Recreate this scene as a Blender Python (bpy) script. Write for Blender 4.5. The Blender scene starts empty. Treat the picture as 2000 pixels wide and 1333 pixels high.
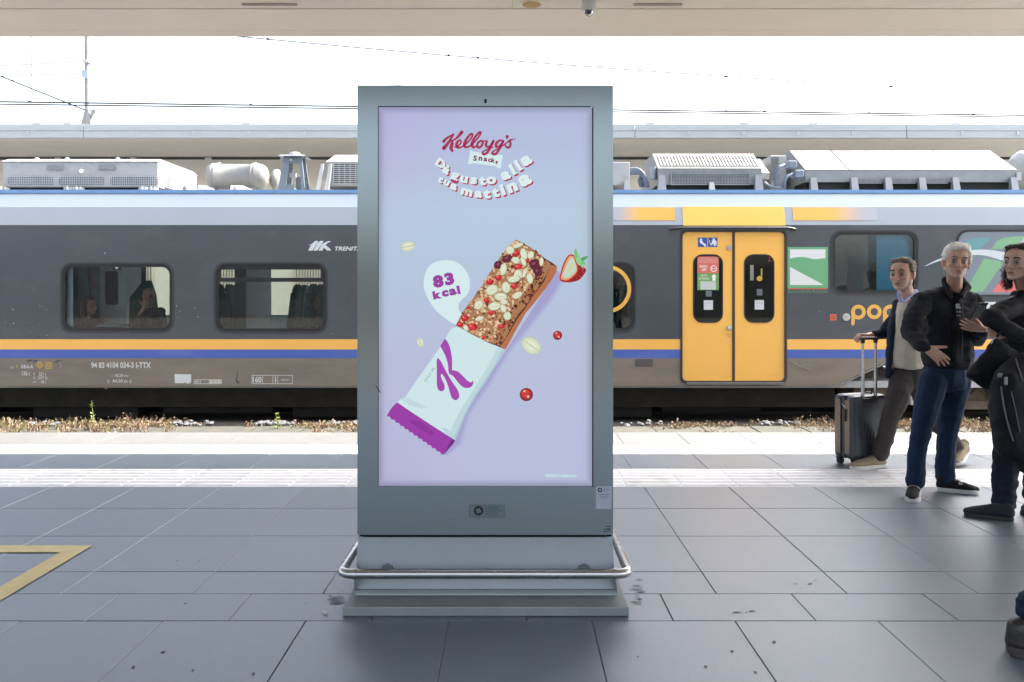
import bpy, bmesh, math, random
import numpy as np
from mathutils import Vector, Matrix, noise
from mathutils.geometry import tessellate_polygon
R = math.radians
random.seed(7)
SC = bpy.context.scene
COL = SC.collection
# ------------------------------------------------------------------ camera, light, exposure
F, CX, HY, H = 1614.0, 1001.0, 572.0, 1.39
cam_d = bpy.data.cameras.new('camera'); cam = bpy.data.objects.new('camera', cam_d); COL.objects.link(cam)
cam.location = (0, 0, H); cam.rotation_euler = (R(90), 0, 0)
cam_d.sensor_width = 36; cam_d.lens = F / 2000 * 36
cam_d.shift_x = (1000 - CX) / 2000; cam_d.shift_y = -(666.5 - HY) / 2000
cam_d.clip_start = .05; cam_d.clip_end = 3000
SC.camera = cam
SUN = Vector((.80, .27, 1.0)).normalized()
W = bpy.data.worlds.new('World'); SC.world = W; W.use_nodes = True
wn = W.node_tree.nodes; wn.clear()
wo = wn.new('ShaderNodeOutputWorld'); wb = wn.new('ShaderNodeBackground'); ws = wn.new('ShaderNodeTexSky')
ws.sky_type = 'NISHITA'; ws.sun_disc = False
ws.sun_elevation = math.asin(SUN.z); ws.sun_rotation = math.atan2(SUN.x, SUN.y)
ws.air_density = 1.0; ws.dust_density = 7; ws.ozone_density = 1.2; ws.altitude = 50
wb.inputs['Strength'].default_value = .15
bw = wn.new('ShaderNodeRGBToBW'); mxw = wn.new('ShaderNodeMix'); mxw.data_type = 'RGBA'; mxw.inputs['Factor'].default_value = .5   # thin white high haze over the blue
W.node_tree.links.new(ws.outputs[0], bw.inputs[0]); W.node_tree.links.new(ws.outputs[0], mxw.inputs['A']); W.node_tree.links.new(bw.outputs[0], mxw.inputs['B'])
W.node_tree.links.new(mxw.outputs['Result'], wb.inputs[0]); W.node_tree.links.new(wb.outputs[0], wo.inputs[0])
sd = bpy.data.lights.new('sun', 'SUN'); sd.energy = 2.2; sd.angle = R(.53); sd.color = (1, .95, .87)
so = bpy.data.objects.new('sun', sd); COL.objects.link(so)
so.rotation_euler = SUN.to_track_quat('Z', 'Y').to_euler(); so.location = (8, 12, 20)
EXPO = 2.66
SC.render.use_persistent_data = False
SC.view_settings.view_transform = 'Standard'; SC.view_settings.look = 'None'
SC.view_settings.exposure = EXPO; SC.view_settings.gamma = 1; SC.view_settings.use_curve_mapping = False
try:
    SC.cycles.max_bounces = 10; SC.cycles.diffuse_bounces = 5; SC.cycles.transparent_max_bounces = 16
    SC.cycles.sample_clamp_indirect = 6; SC.cycles.caustics_reflective = False; SC.cycles.caustics_refractive = False
except Exception: pass

# ------------------------------------------------------------------ helpers
def P(px, py, D): return Vector(((px - CX) / F * D, D, H - (py - HY) / F * D))
def s2l(c):
    return tuple((v / 255 / 12.92) if v / 255 <= .04045 else ((v / 255 + .055) / 1.055) ** 2.4 for v in c)
def tag(o, label=None, cat=None, group=None, kind=None):
    for k, v in (('label', label), ('category', cat), ('group', group), ('kind', kind)):
        if v: o[k] = v
    return o
def empty(name, loc, label, cat, group=None):
    o = bpy.data.objects.new(name, None); COL.objects.link(o); o.location = loc; o.empty_display_size = .1
    return tag(o, label, cat, group)
def origin(o):
    v = Vector((0, 0, 0))
    while o is not None: v += Vector(o.location); o = o.parent
    return v
def rrect(x0, z0, x1, z1, r, n=6):
    pts = []
    for cx, cz, a0 in ((x1 - r, z1 - r, 0), (x0 + r, z1 - r, 90), (x0 + r, z0 + r, 180), (x1 - r, z0 + r, 270)):
        for k in range(n + 1):
            a = R(a0 + 90 * k / n); pts.append((cx + r * math.cos(a), cz + r * math.sin(a)))
    return pts
def circ(cx, cz, r, n=24, rz=None):
    return [(cx + r * math.cos(2 * math.pi * k / n), cz + (rz or r) * math.sin(2 * math.pi * k / n)) for k in range(n)]
class MB:
    def __init__(s): s.v = []; s.f = []; s.m = []; s.sm = []
    def add(s, vs, fs, m=0, smooth=False):
        b = len(s.v); s.v += [tuple(x) for x in vs]
        for f in fs: s.f.append(tuple(b + i for i in f)); s.m.append(m); s.sm.append(smooth)
        return s
    def box(s, x0, x1, y0, y1, z0, z1, m=0):
        return s.add([(x0,y0,z0),(x1,y0,z0),(x1,y1,z0),(x0,y1,z0),(x0,y0,z1),(x1,y0,z1),(x1,y1,z1),(x0,y1,z1)],
                     [(0,3,2,1),(4,5,6,7),(0,1,5,4),(1,2,6,5),(2,3,7,6),(3,0,4,7)], m)
    def hexa(s, b, t, m=0):
        return s.add(list(b) + list(t), [(3,2,1,0),(4,5,6,7),(0,1,5,4),(1,2,6,5),(2,3,7,6),(3,0,4,7)], m)
    def cyl(s, p0, p1, r0, r1=None, n=16, m=0, cap=True):
        p0, p1 = Vector(p0), Vector(p1); r1 = r0 if r1 is None else r1
        d = (p1 - p0).normalized(); a = d.orthogonal().normalized(); b = d.cross(a)
        vs = []
        for p, r in ((p0, r0), (p1, r1)):
            for k in range(n):
                t = 2 * math.pi * k / n; vs.append(p + (a * math.cos(t) + b * math.sin(t)) * r)
        s.add(vs, [(k, (k + 1) % n, n + (k + 1) % n, n + k) for k in range(n)], m, True)
        if cap:
            s.add(vs[:n], [tuple(reversed(range(n)))], m); s.add(vs[n:], [tuple(range(n))], m)
        return s
    def tube(s, pts, r, n=10, m=0, closed=False):
        pts = [Vector(p) for p in pts]; N = len(pts); vs = []; prev = None
        for i, p in enumerate(pts):
            if closed: d = pts[(i + 1) % N] - pts[i - 1]
            else: d = pts[min(i + 1, N - 1)] - pts[max(i - 1, 0)]
            d = d.normalized()
            a = d.orthogonal().normalized() if prev is None else (prev - d * prev.dot(d)).normalized()
            prev = a; b = d.cross(a); rr = r[i] if isinstance(r, (list, tuple)) else r
            for k in range(n):
                t = 2 * math.pi * k / n; vs.append(p + (a * math.cos(t) + b * math.sin(t)) * rr)
        fs = []
        for i in range(N if closed else N - 1):
            j = (i + 1) % N
            for k in range(n): fs.append((i * n + k, i * n + (k + 1) % n, j * n + (k + 1) % n, j * n + k))
        s.add(vs, fs, m, True)
        if not closed:
            s.add(vs[:n], [tuple(reversed(range(n)))], m); s.add(vs[-n:], [tuple(range(n))], m)
        return s
    def lathe(s, prof, c, axis='z', n=24, m=0, smooth=True):
        vs = []
        for r, h in prof:
            for k in range(n):
                t = 2 * math.pi * k / n; a, b = r * math.cos(t), r * math.sin(t)
                v = (a, b, h) if axis == 'z' else ((h, a, b) if axis == 'x' else (a, h, b))
                vs.append((c[0] + v[0], c[1] + v[1], c[2] + v[2]))
        fs = [(i * n + k, i * n + (k + 1) % n, (i + 1) * n + (k + 1) % n, (i + 1) * n + k) for i in range(len(prof) - 1) for k in range(n)]
        s.add(vs, fs, m, smooth)
        s.add(vs[:n], [tuple(range(n))], m); s.add(vs[-n:], [tuple(range(n))], m)
        return s
    def plate(s, outer, holes, y0, y1, m=0, both=True, lean=None):
        """vertical sheet in XZ between depths y0 (front) and y1, with holes"""
        fl = lean or (lambda x, z: 0.0)
        loops = [list(outer)] + [list(h) for h in holes]
        tess = tessellate_polygon([[Vector((x, z, 0)) for x, z in l] for l in loops])
        flat = [p for l in loops for p in l]; n = len(flat)
        vs = [(x, y0 + fl(x, z), z) for x, z in flat]
        def ori(t):
            (ax, az), (bx, bz), (cx, cz) = (flat[i] for i in t)
            return (bx - ax) * (cz - az) - (bz - az) * (cx - ax)
        tf = [t if ori(t) > 0 else (t[0], t[2], t[1]) for t in tess]
        s.add(vs, tf, m)
        if abs(y1 - y0) > 1e-9:
            vb = [(x, y1 + fl(x, z), z) for x, z in flat]
            s.add(vb, [(t[0], t[2], t[1]) for t in tf], m)
            o = 0; side = []
            for li, l in enumerate(loops):
                L = len(l); ar = sum(l[i][0] * l[(i+1) % L][1] - l[(i+1) % L][0] * l[i][1] for i in range(L))
                for i in range(L):
                    a, b = o + i, o + (i + 1) % L
                    q = (a, n + a, n + b, b)
                    if (ar > 0) != (li > 0): q = tuple(reversed(q))
                    side.append(q)
                o += L
            s.add(vs + vb, side, m)
        return s
    def mesh(s, name, mats, org=(0, 0, 0)):
        me = bpy.data.meshes.new(name); ox, oy, oz = org
        me.from_pydata([(x - ox, y - oy, z - oz) for x, y, z in s.v], [], s.f)
        for mt in (mats if isinstance(mats, (list, tuple)) else [mats]): me.materials.append(mt)
        me.polygons.foreach_set('material_index', s.m); me.polygons.foreach_set('use_smooth', s.sm)
        me.update(); return me
    def build(s, name, mats, parent=None, org=None, bevel=0, **t):
        o_ = org if org is not None else (origin(parent) if parent else Vector((0, 0, 0)))
        me = s.mesh(name, mats, o_)
        o = bpy.data.objects.new(name, me); COL.objects.link(o)
        if parent: o.parent = parent
        else: o.location = o_
        if bevel:
            b = o.modifiers.new('bevel', 'BEVEL'); b.width = bevel; b.segments = 2; b.limit_method = 'ANGLE'; b.angle_limit = R(40)
        return tag(o, **t) if t else o
def link_mesh(name, me, parent, loc=(0, 0, 0), **t):
    o = bpy.data.objects.new(name, me); COL.objects.link(o); o.parent = parent; o.location = loc
    return tag(o, **t) if t else o
def catmull(pts, n=6, closed=False):
    out = []; N = len(pts); dim = len(pts[0])
    for i in range(N if closed else N - 1):
        g = lambda k: pts[k % N] if closed else pts[max(0, min(N - 1, k))]
        p0, p1, p2, p3 = g(i - 1), g(i), g(i + 1), g(i + 2)
        for k in range(n):
            t = k / n
            out.append(tuple(.5 * (2 * p1[d] + (p2[d] - p0[d]) * t + (2 * p0[d] - 5 * p1[d] + 4 * p2[d] - p3[d]) * t * t + (3 * p1[d] - p0[d] - 3 * p2[d] + p3[d]) * t ** 3) for d in range(dim)))
    if not closed: out.append(tuple(pts[-1]))
    return out

# ------------------------------------------------------------------ materials
def mat(name, col, rough=.5, metal=0, crough=.08, var=.12, scale=6, bump=0, bscale=60, spec=.5, emit=None, coat=0, rvar=0, rand=0, dirt=None, dscale=1.5, dlo=.52, dhi=.7, stretch=None):
    m = bpy.data.materials.new(name); m.use_nodes = True; nt = m.node_tree; N = nt.nodes; L = nt.links
    b = N['Principled BSDF']
    b.inputs['Roughness'].default_value = rough; b.inputs['Metallic'].default_value = metal
    b.inputs['Specular IOR Level'].default_value = spec
    if coat: b.inputs['Coat Weight'].default_value = coat; b.inputs['Coat Roughness'].default_value = crough
    tc = N.new('ShaderNodeTexCoord'); vec = tc.outputs['Object']
    if rand:
        oi = N.new('ShaderNodeObjectInfo'); va = N.new('ShaderNodeVectorMath'); va.operation = 'ADD'
        sc_ = N.new('ShaderNodeVectorMath'); sc_.operation = 'SCALE'; sc_.inputs[0].default_value = (17, 31, 13)
        L.new(oi.outputs['Random'], sc_.inputs['Scale']); L.new(vec, va.inputs[0]); L.new(sc_.outputs[0], va.inputs[1]); vec = va.outputs[0]
    if stretch:
        mp = N.new('ShaderNodeMapping'); mp.inputs['Scale'].default_value = stretch; L.new(vec, mp.inputs[0]); vec = mp.outputs[0]
    n1 = N.new('ShaderNodeTexNoise'); n1.inputs['Scale'].default_value = scale; n1.inputs['Detail'].default_value = 8; n1.inputs['Roughness'].default_value = .62
    L.new(vec, n1.inputs['Vector'])
    mr = N.new('ShaderNodeMapRange'); mr.inputs['From Min'].default_value = .3; mr.inputs['From Max'].default_value = .7
    mr.inputs['To Min'].default_value = 1 - var; mr.inputs['To Max'].default_value = 1 + var
    L.new(n1.outputs['Fac'], mr.inputs['Value'])
    fac = mr.outputs[0]
    if rand:
        rm = N.new('ShaderNodeMapRange'); rm.inputs['To Min'].default_value = 1 - rand; rm.inputs['To Max'].default_value = 1 + rand
        L.new(oi.outputs['Random'], rm.inputs['Value']); mu = N.new('ShaderNodeMath'); mu.operation = 'MULTIPLY'
        L.new(fac, mu.inputs[0]); L.new(rm.outputs[0], mu.inputs[1]); fac = mu.outputs[0]
    vm = N.new('ShaderNodeVectorMath'); vm.operation = 'SCALE'; vm.inputs[0].default_value = col[:3]; L.new(fac, vm.inputs['Scale'])
    out = vm.outputs[0]
    if dirt:
        n3 = N.new('ShaderNodeTexNoise'); n3.inputs['Scale'].default_value = dscale; n3.inputs['Detail'].default_value = 10; n3.inputs['Roughness'].default_value = .7
        L.new(vec, n3.inputs['Vector']); rp = N.new('ShaderNodeMapRange'); rp.inputs['From Min'].default_value = dlo; rp.inputs['From Max'].default_value = dhi
        rp.inputs['To Max'].default_value = dirt[3] if len(dirt) > 3 else .8
        L.new(n3.outputs['Fac'], rp.inputs['Value'])
        mx = N.new('ShaderNodeMix'); mx.data_type = 'RGBA'; mx.inputs['B'].default_value = (*dirt[:3], 1)
        L.new(rp.outputs[0], mx.inputs['Factor']); L.new(out, mx.inputs['A']); out = mx.outputs['Result']
    L.new(out, b.inputs['Base Color'])
    if rvar:
        r2 = N.new('ShaderNodeMapRange'); r2.inputs['From Min'].default_value = .35; r2.inputs['From Max'].default_value = .65
        r2.inputs['To Min'].default_value = max(.02, rough - rvar); r2.inputs['To Max'].default_value = min(1, rough + rvar)
        L.new(n1.outputs['Fac'], r2.inputs['Value']); L.new(r2.outputs[0], b.inputs['Roughness'])
    if bump:
        n2 = N.new('ShaderNodeTexNoise'); n2.inputs['Scale'].default_value = bscale; n2.inputs['Detail'].default_value = 6
        L.new(vec, n2.inputs['Vector'])
        bp = N.new('ShaderNodeBump'); bp.inputs['Strength'].default_value = bump; bp.inputs['Distance'].default_value = .01
        L.new(n2.outputs['Fac'], bp.inputs['Height']); L.new(bp.outputs[0], b.inputs['Normal'])
    if emit:
        b.inputs['Emission Color'].default_value = (*emit[:3], 1); b.inputs['Emission Strength'].default_value = emit[3]
    return m
def glass_mat(name, tint, refl=.16, rough=.02):
    m = bpy.data.materials.new(name); m.use_nodes = True; N = m.node_tree.nodes; L = m.node_tree.links; N.clear()
    o = N.new('ShaderNodeOutputMaterial'); t = N.new('ShaderNodeBsdfTransparent'); t.inputs[0].default_value = (*tint, 1)
    g = N.new('ShaderNodeBsdfGlossy'); g.inputs['Roughness'].default_value = rough
    lw = N.new('ShaderNodeFresnel'); lw.inputs['IOR'].default_value = 1.5
    ad = N.new('ShaderNodeMath'); ad.operation = 'ADD'; ad.use_clamp = True; ad.inputs[1].default_value = refl - .04
    mx = N.new('ShaderNodeMixShader'); L.new(lw.outputs[0], ad.inputs[0]); L.new(ad.outputs[0], mx.inputs[0])
    L.new(t.outputs[0], mx.inputs[1]); L.new(g.outputs[0], mx.inputs[2]); L.new(mx.outputs[0], o.inputs[0])
    return m
def vcol_mat(name, emission=False, rough=.5, sub=0, bump=0, bscale=80):
    m = bpy.data.materials.new(name); m.use_nodes = True; N = m.node_tree.nodes; L = m.node_tree.links
    at = N.new('ShaderNodeVertexColor'); at.layer_name = 'Col'
    if emission:
        N.remove(N['Principled BSDF']); e = N.new('ShaderNodeEmission'); e.inputs['Strength'].default_value = 1 / 2 ** EXPO
        # faint LCD pixel raster
        gl = N.new('ShaderNodeBsdfGlossy'); gl.inputs['Color'].default_value = (.02, .02, .02, 1); gl.inputs['Roughness'].default_value = .12
        ad = N.new('ShaderNodeAddShader'); L.new(at.outputs[0], e.inputs[0]); L.new(e.outputs[0], ad.inputs[0]); L.new(gl.outputs[0], ad.inputs[1]); L.new(ad.outputs[0], N['Material Output'].inputs[0])
    else:
        b = N['Principled BSDF']; b.inputs['Roughness'].default_value = rough; b.inputs['Subsurface Weight'].default_value = sub
        b.inputs['Subsurface Scale'].default_value = .01
        n1 = N.new('ShaderNodeTexNoise'); n1.inputs['Scale'].default_value = bscale; n1.inputs['Detail'].default_value = 6
        mr = N.new('ShaderNodeMapRange'); mr.inputs['To Min'].default_value = .85; mr.inputs['To Max'].default_value = 1.15
        vm = N.new('ShaderNodeVectorMath'); vm.operation = 'SCALE'
        L.new(n1.outputs['Fac'], mr.inputs['Value']); L.new(at.outputs[0], vm.inputs[0]); L.new(mr.outputs[0], vm.inputs['Scale'])
        L.new(vm.outputs[0], b.inputs['Base Color'])
        if bump:
            bp = N.new('ShaderNodeBump'); bp.inputs['Strength'].default_value = bump; bp.inputs['Distance'].default_value = .004
            L.new(n1.outputs['Fac'], bp.inputs['Height']); L.new(bp.outputs[0], b.inputs['Normal'])
    return m

# ------------------------------------------------------------------ flat print (lettering, pictograms, screen picture)
_FONT = {}
def glyph(ch, bold=.0):
    """outline loops + triangles of a character of the built-in font, centred on its box, cap height 1"""
    k = (ch, bold)
    if k in _FONT: return _FONT[k]
    cu = bpy.data.curves.new('g', 'FONT'); cu.body = ch; cu.size = 1; cu.offset = bold; cu.resolution_u = 3; cu.fill_mode = 'FRONT'
    o = bpy.data.objects.new('g', cu); COL.objects.link(o)
    me = bpy.data.meshes.new_from_object(o)
    vs = [tuple(v.co)[:2] for v in me.vertices]; fs = [tuple(p.vertices) for p in me.polygons]
    bpy.data.objects.remove(o); bpy.data.curves.remove(cu); bpy.data.meshes.remove(me)
    if not vs: vs = [(0, 0)]
    x0 = min(v[0] for v in vs); x1 = max(v[0] for v in vs); y0 = min(v[1] for v in vs); y1 = max(v[1] for v in vs)
    _FONT[k] = (vs, fs, (x0, x1, y0, y1)); return _FONT[k]
class Print:
    """flat print on a vertical surface at depth D, drawn in photograph coordinates; y step keeps layers apart"""
    def __init__(s, D, step=3e-5, start=.002):
        s.D = D; s.y = D - start; s.step = step; s.v = []; s.f = []; s.c = []
    def layer(s, d=.0004): s.y -= d
    def _add(s, pts, fs, col):
        b = len(s.v)
        for x, y in pts:
            X = (x - CX) / F * s.D; Z = H - (y - HY) / F * s.D
            s.v.append((X, s.y, Z))
        for f in fs: s.f.append(tuple(b + i for i in f)); s.c.append(col)
        s.y -= s.step
    def poly(s, pts, col):
        t = tessellate_polygon([[Vector((x, y, 0)) for x, y in pts]]); s._add(pts, [tuple(q) for q in t], s2l(col))
    def rect(s, x0, y0, x1, y1, col): s._add([(x0,y0),(x1,y0),(x1,y1),(x0,y1)], [(0,1,2,3)], s2l(col))
    def frame(s, x0, y0, x1, y1, w, col):
        s.rect(x0, y0, x1, y0 + w, col); s.rect(x0, y1 - w, x1, y1, col); s.rect(x0, y0 + w, x0 + w, y1 - w, col); s.rect(x1 - w, y0 + w, x1, y1 - w, col)
    def ell(s, cx, cy, rx, ry, ang, col, n=14, rag=0):
        a = R(ang); pts = []
        for k in range(n):
            t = 2 * math.pi * k / n; q = 1 + (random.uniform(-rag, rag) if rag else 0)
            x, y = rx * q * math.cos(t), ry * q * math.sin(t); pts.append((cx + x * math.cos(a) - y * math.sin(a), cy + x * math.sin(a) + y * math.cos(a)))
        s._add(pts, [tuple(range(n))], s2l(col))
    def ring(s, cx, cy, r, w, col, n=32, a0=0, a1=360):
        pts = []; fs = []
        for k in range(n + 1):
            t = R(a0 + (a1 - a0) * k / n)
            for rr in (r - w / 2, r + w / 2): pts.append((cx + rr * math.cos(t), cy + rr * math.sin(t)))
        for k in range(n): fs.append((2 * k, 2 * k + 1, 2 * k + 3, 2 * k + 2))
        s._add(pts, fs, s2l(col))
    def stroke(s, pts, col, n=7):
        """pts = (x, y, width): one smooth ribbon with round ends"""
        q = catmull(pts, n); L = []; Rr = []
        for i, (x, y, w) in enumerate(q):
            a = q[max(0, i - 1)]; b = q[min(len(q) - 1, i + 1)]; dx, dy = b[0] - a[0], b[1] - a[1]; l = math.hypot(dx, dy) or 1
            nx, ny = -dy / l * w / 2, dx / l * w / 2; L.append((x + nx, y + ny)); Rr.append((x - nx, y - ny))
        pts2 = L + Rr; N = len(L)
        st = s.step; s.step = 0
        s._add(pts2, [(i, i + 1, N + i + 1, N + i) for i in range(N - 1)], s2l(col))
        for x, y, w in (q[0], q[-1]): s.y -= st; s.ell(x, y, w / 2, w / 2, 0, col, 12)
        s.step = st; s.y -= st
    def char(s, ch, cx, cy, h, ang, col, bold=0, sx=1, shear=0, fit=None):
        vs, fs, (x0, x1, y0, y1) = glyph(ch, bold); k = h / (y1 - y0 or 1); a = R(ang); mx, my = (x0 + x1) / 2, (y0 + y1) / 2
        out = []
        for x, y in vs:
            u = (x - mx) * k * sx + (y - my) * k * shear; w = (y - my) * k
            out.append((cx + u * math.cos(a) - w * math.sin(a) * 1, cy - (u * math.sin(a) + w * math.cos(a))))
        s._add(out, fs, s2l(col))
    def text(s, t, x0, y0, x1, y1, col, bold=0, shear=0):
        """text fitted to a box in photograph coordinates"""
        vs, fs, (a0, a1, b0, b1) = glyph(t, bold)
        kx = (x1 - x0) / (a1 - a0 or 1); ky = (y1 - y0) / (b1 - b0 or 1)
        s._add([(x0 + (x - a0) * kx + (y - b0) * ky * shear, y1 - (y - b0) * ky) for x, y in vs], fs, s2l(col))
    def build(s, name, m, parent, **t):
        og = origin(parent) if parent else Vector((0, 0, 0))
        me = bpy.data.meshes.new(name); me.from_pydata([(x - og.x, y - og.y, z - og.z) for x, y, z in s.v], [], s.f)
        ca = me.color_attributes.new('Col', 'FLOAT_COLOR', 'CORNER'); buf = []
        for f, c in zip(me.polygons, s.c): buf += list((*c, 1)) * f.loop_total
        ca.data.foreach_set('color', buf); me.materials.append(m)
        # faces look towards the camera
        for f in me.polygons:
            pass
        o = bpy.data.objects.new(name, me); COL.objects.link(o); o.parent = parent
        return tag(o, **t) if t else o
M_PRINT = vcol_mat('print_ink', rough=.45)
M_SCREEN = vcol_mat('lit_screen', emission=True)
# ================================================================== GROUND AND PLATFORM
M_tile = mat('blue_grey_porcelain_tile', s2l((82,95,108)), rough=.40, coat=.7, crough=.36, spec=1.0, var=.13, scale=7, bump=.22, bscale=210, rvar=.035, rand=.06, dirt=(.10,.115,.135,.3), dscale=1.2, dlo=.35, dhi=.8)
M_grout = mat('grout', (.34,.35,.355), rough=.9, var=.2, scale=20)
M_edge = mat('pale_granite_edge', (.11,.11,.11), rough=.7, var=.12, scale=30, bump=.2, bscale=200, rand=.04, dirt=(.2,.19,.18,.4), dscale=4)
M_stripe = mat('white_line_paint', (.45,.44,.42), rough=.7, var=.06, scale=15, rand=.02)
M_tact = mat('off_white_tactile_slab', s2l((207,207,210)), rough=.6, var=.08, scale=12, bump=.2, bscale=120, rand=.04, dirt=(.3,.29,.28,.45), dscale=5)
M_yel = mat('worn_yellow_paint', s2l((198,180,128)), rough=.6, var=.1, scale=14, bump=.2, bscale=120, dirt=(.22,.17,.14,.7), dscale=14, dlo=.62, dhi=.74)
M_earth = mat('trackside_earth', (.05,.045,.037), rough=.95, var=.4, scale=9, bump=.8, bscale=30)
M_slab = mat('weathered_concrete_slab', (.062,.06,.05), rough=.9, var=.25, scale=8, bump=.4, bscale=60, dirt=(.1,.09,.06,.7), dscale=6, rand=.08)
M_ball = mat('ballast_stone', (.20,.19,.185), rough=.9, var=.3, scale=5, rand=.3)
M_steel_r = mat('rusty_rail_steel', (.30,.20,.14), rough=.7, metal=0, var=.3, scale=12)

def ground():
    g = MB().box(-1500, 1500, -1500, 1500, -1.6, -.62).build('ground', M_earth, kind='structure')
    pb = MB().box(-30, 30, -4.0, 8.2, -.62, -.006).build('platform', M_grout, kind='structure')
    # plain paving behind and beside the camera's view
    pb2 = MB().box(-29.9, 29.9, -3.9, 2.28, -.0055, 0).build('paving', M_tile, kind='structure')
    P_ = .6055; g_ = .0032
    rows = [(2.29, 2.90, .64), (2.90, 3.50, .336), (3.50, 3.815, None), (3.815, 4.118, .941), (4.118, 4.72, .941), (4.72, 5.325, .941), (5.325, 5.92, .941), (6.52, 7.12, .941)]
    rnd = random.Random(3)
    def tile(x0, x1, y0, y1, mt, nm):
        mb = MB(); z = rnd.uniform(-.0012, .0006)
        dx, dy = (x1 - x0) / 2 - g_ / 2, (y1 - y0) / 2 - g_ / 2
        c = .0025
        b = [(-dx,-dy,-.0055),(dx,-dy,-.0055),(dx,dy,-.0055),(-dx,dy,-.0055)]
        t = [(-dx,-dy,-c),(dx,-dy,-c),(dx,dy,-c),(-dx,dy,-c)]
        u = [(-dx+c,-dy+c,0),(dx-c,-dy+c,0),(dx-c,dy-c,0),(-dx+c,dy-c,0)]
        mb.add(b + t + u, [(4,5,9,8),(5,6,10,9),(6,7,11,10),(7,4,8,11),(8,9,10,11),(0,1,5,4),(1,2,6,5),(2,3,7,6),(3,0,4,7)])
        me = mb.mesh(nm, mt)
        return link_mesh(nm, me, pb, ((x0 + x1) / 2, (y0 + y1) / 2, z))
    for y0, y1, ph in rows:
        half = (y1 if y1 < 6 else y1) * .62 + 1.4
        if ph is None:
            xs = [-1.206 - P_ * k for k in range(6)][::-1] + [-.60, .06] + [.681 + P_ * k for k in range(6)]
        else:
            k0 = math.floor((-half - ph) / P_); k1 = math.ceil((half - ph) / P_); xs = [ph + P_ * k for k in range(k0, k1 + 1)]
        for a, b in zip(xs[:-1], xs[1:]): tile(a, b, y0, y1, M_tile, 'tile')
    # outer plain paving to the sides, 2 mm lower than the tiles
    # tactile guide slabs with raised ridges
    def tact_mesh(w, d):
        mb = MB(); dx, dy = w / 2 - .002, d / 2 - .002
        mb.box(-dx, dx, -dy, dy, -.0055, 0)
        for k in range(6):
            y = -dy + .05 + k * (2 * dy - .1) / 5
            b = [(-dx+.006,y-.019,.0002),(dx-.006,y-.019,.0002),(dx-.006,y+.019,.0002),(-dx+.006,y+.019,.0002)]
            t = [(-dx+.012,y-.013,.0052),(dx-.012,y-.013,.0052),(dx-.012,y+.013,.0052),(-dx+.012,y+.013,.0052)]
            mb.hexa(b, t)
        return mb.mesh('tactile_slab', M_tact)
    tm = tact_mesh(.404, .6)
    for k in range(-14, 15): link_mesh('tactile_slab', tm, pb, (-2.006 + .202 + .404 * k, 6.22, rnd.uniform(-.0008, .0004)))
    # sunlit white line slabs and granite edge slabs
    for k in range(-11, 12):
        x = .941 + P_ * k
        tile(x, x + P_, 7.12, 7.55, M_stripe, 'white_line_slab')
        tile(x + .08, x + .08 + P_, 7.55, 8.198, M_edge, 'edge_slab')
    # small studded warning plate let into the edge slabs
    mb = MB().box(2.28, 2.92, 7.70, 7.95, .0008, .0035)
    for i in range(13):
        for j in range(5): mb.cyl((2.31 + i * .048, 7.725 + j * .05, .0035), (2.31 + i * .048, 7.725 + j * .05, .0085), .014, .009, 8)
    mb.build('stud_plate', M_tact, pb)
    # bullnose nosing along the edge
    MB().box(-29, 29, 8.199, 8.23, -.09, -.003).build('nosing', M_edge, pb)
    # dark rubbed patches round the kiosk foot
    dk = mat('dark_grime', (.035,.036,.038), rough=.55, var=.4, scale=25, bump=.3, bscale=90)
    def blot(pts, nm='grime_stain', mt=dk):
        q = catmull([((P(x, y, 1).x * DGR(y)), DGR(y)) for x, y in pts], 4, True)
        t = tessellate_polygon([[Vector((x, y, 0)) for x, y in q]])
        mb = MB().add([(x + .004 * math.sin(x * 900), y + .008 * math.sin(x * 700 + y * 300), .0035 if mt is dk else .0046) for x, y in q], [tuple(a) for a in t])
        o = mb.build(nm, mt, pb); return o
    gk = mat('faint_grime', s2l((76,86,97)), rough=.5, var=.4, scale=30, bump=.2, bscale=90); rg = random.Random(31); fl_ = MB()
    for cx_, cy_, sx_, sy_, n_ in ((656,1172,14,11,26), (1245,1158,8,20,18), (1450,1195,30,9,5), (1560,1150,40,12,4)):
        for _ in range(n_):
            px, py = rg.gauss(cx_, sx_ * .5), rg.gauss(cy_, sy_ * .5); D = DGR(py); x = P(px, py, D).x; a = rg.uniform(.3, .9); l, w = rg.uniform(.004, .026), rg.uniform(.002, .007)
            q = [(x + l * math.cos(t) * rg.uniform(.7, 1.2), D + w * math.sin(t) * rg.uniform(.6, 1.3)) for t in [k * .785 for k in range(8)]]
            fl_.add([(u, v, .0028 + .00001 * _) for u, v in q], [tuple(range(8))])
    tag(fl_.build('grime_flecks', gk, pb), kind='stuff')
    # pale rectangle of filler beside the kiosk foot
    lt = mat('pale_filler', s2l((125,126,126)), rough=.8, var=.25, scale=30, bump=.5)
    for px, py, r in ((597,1180,.006),(345,1096,.007),(390,1097,.006),(362,1180,.008),(318,1275,.009),(495,1317,.008),(260,1304,.008),(377,1311,.007),(1246,1284,.006),(1475,1314,.008),(1378,1303,.007),(1431,1273,.008),(1512,1255,.009)):
        D = DGR(py); x = P(px, py, D).x
        q = [(x + r * random.uniform(.6, 1.2) * math.cos(a), D + r * random.uniform(.6, 1.2) * math.sin(a)) for a in [k * .785 for k in range(8)]]
        if r > .02:
            gm = bpy.data.materials.get('scuff') or mat('scuff', s2l((84,90,98)), rough=.5, var=.3, scale=40, bump=.4)
            MB().add([(a, b, .0028) for a, b in q], [tuple(range(8))]).build('scuff_mark', gm, pb)
        else: MB().add([(a, b, .003) for a, b in q], [tuple(range(8))]).build('gum_spot', dk, pb)
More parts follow.
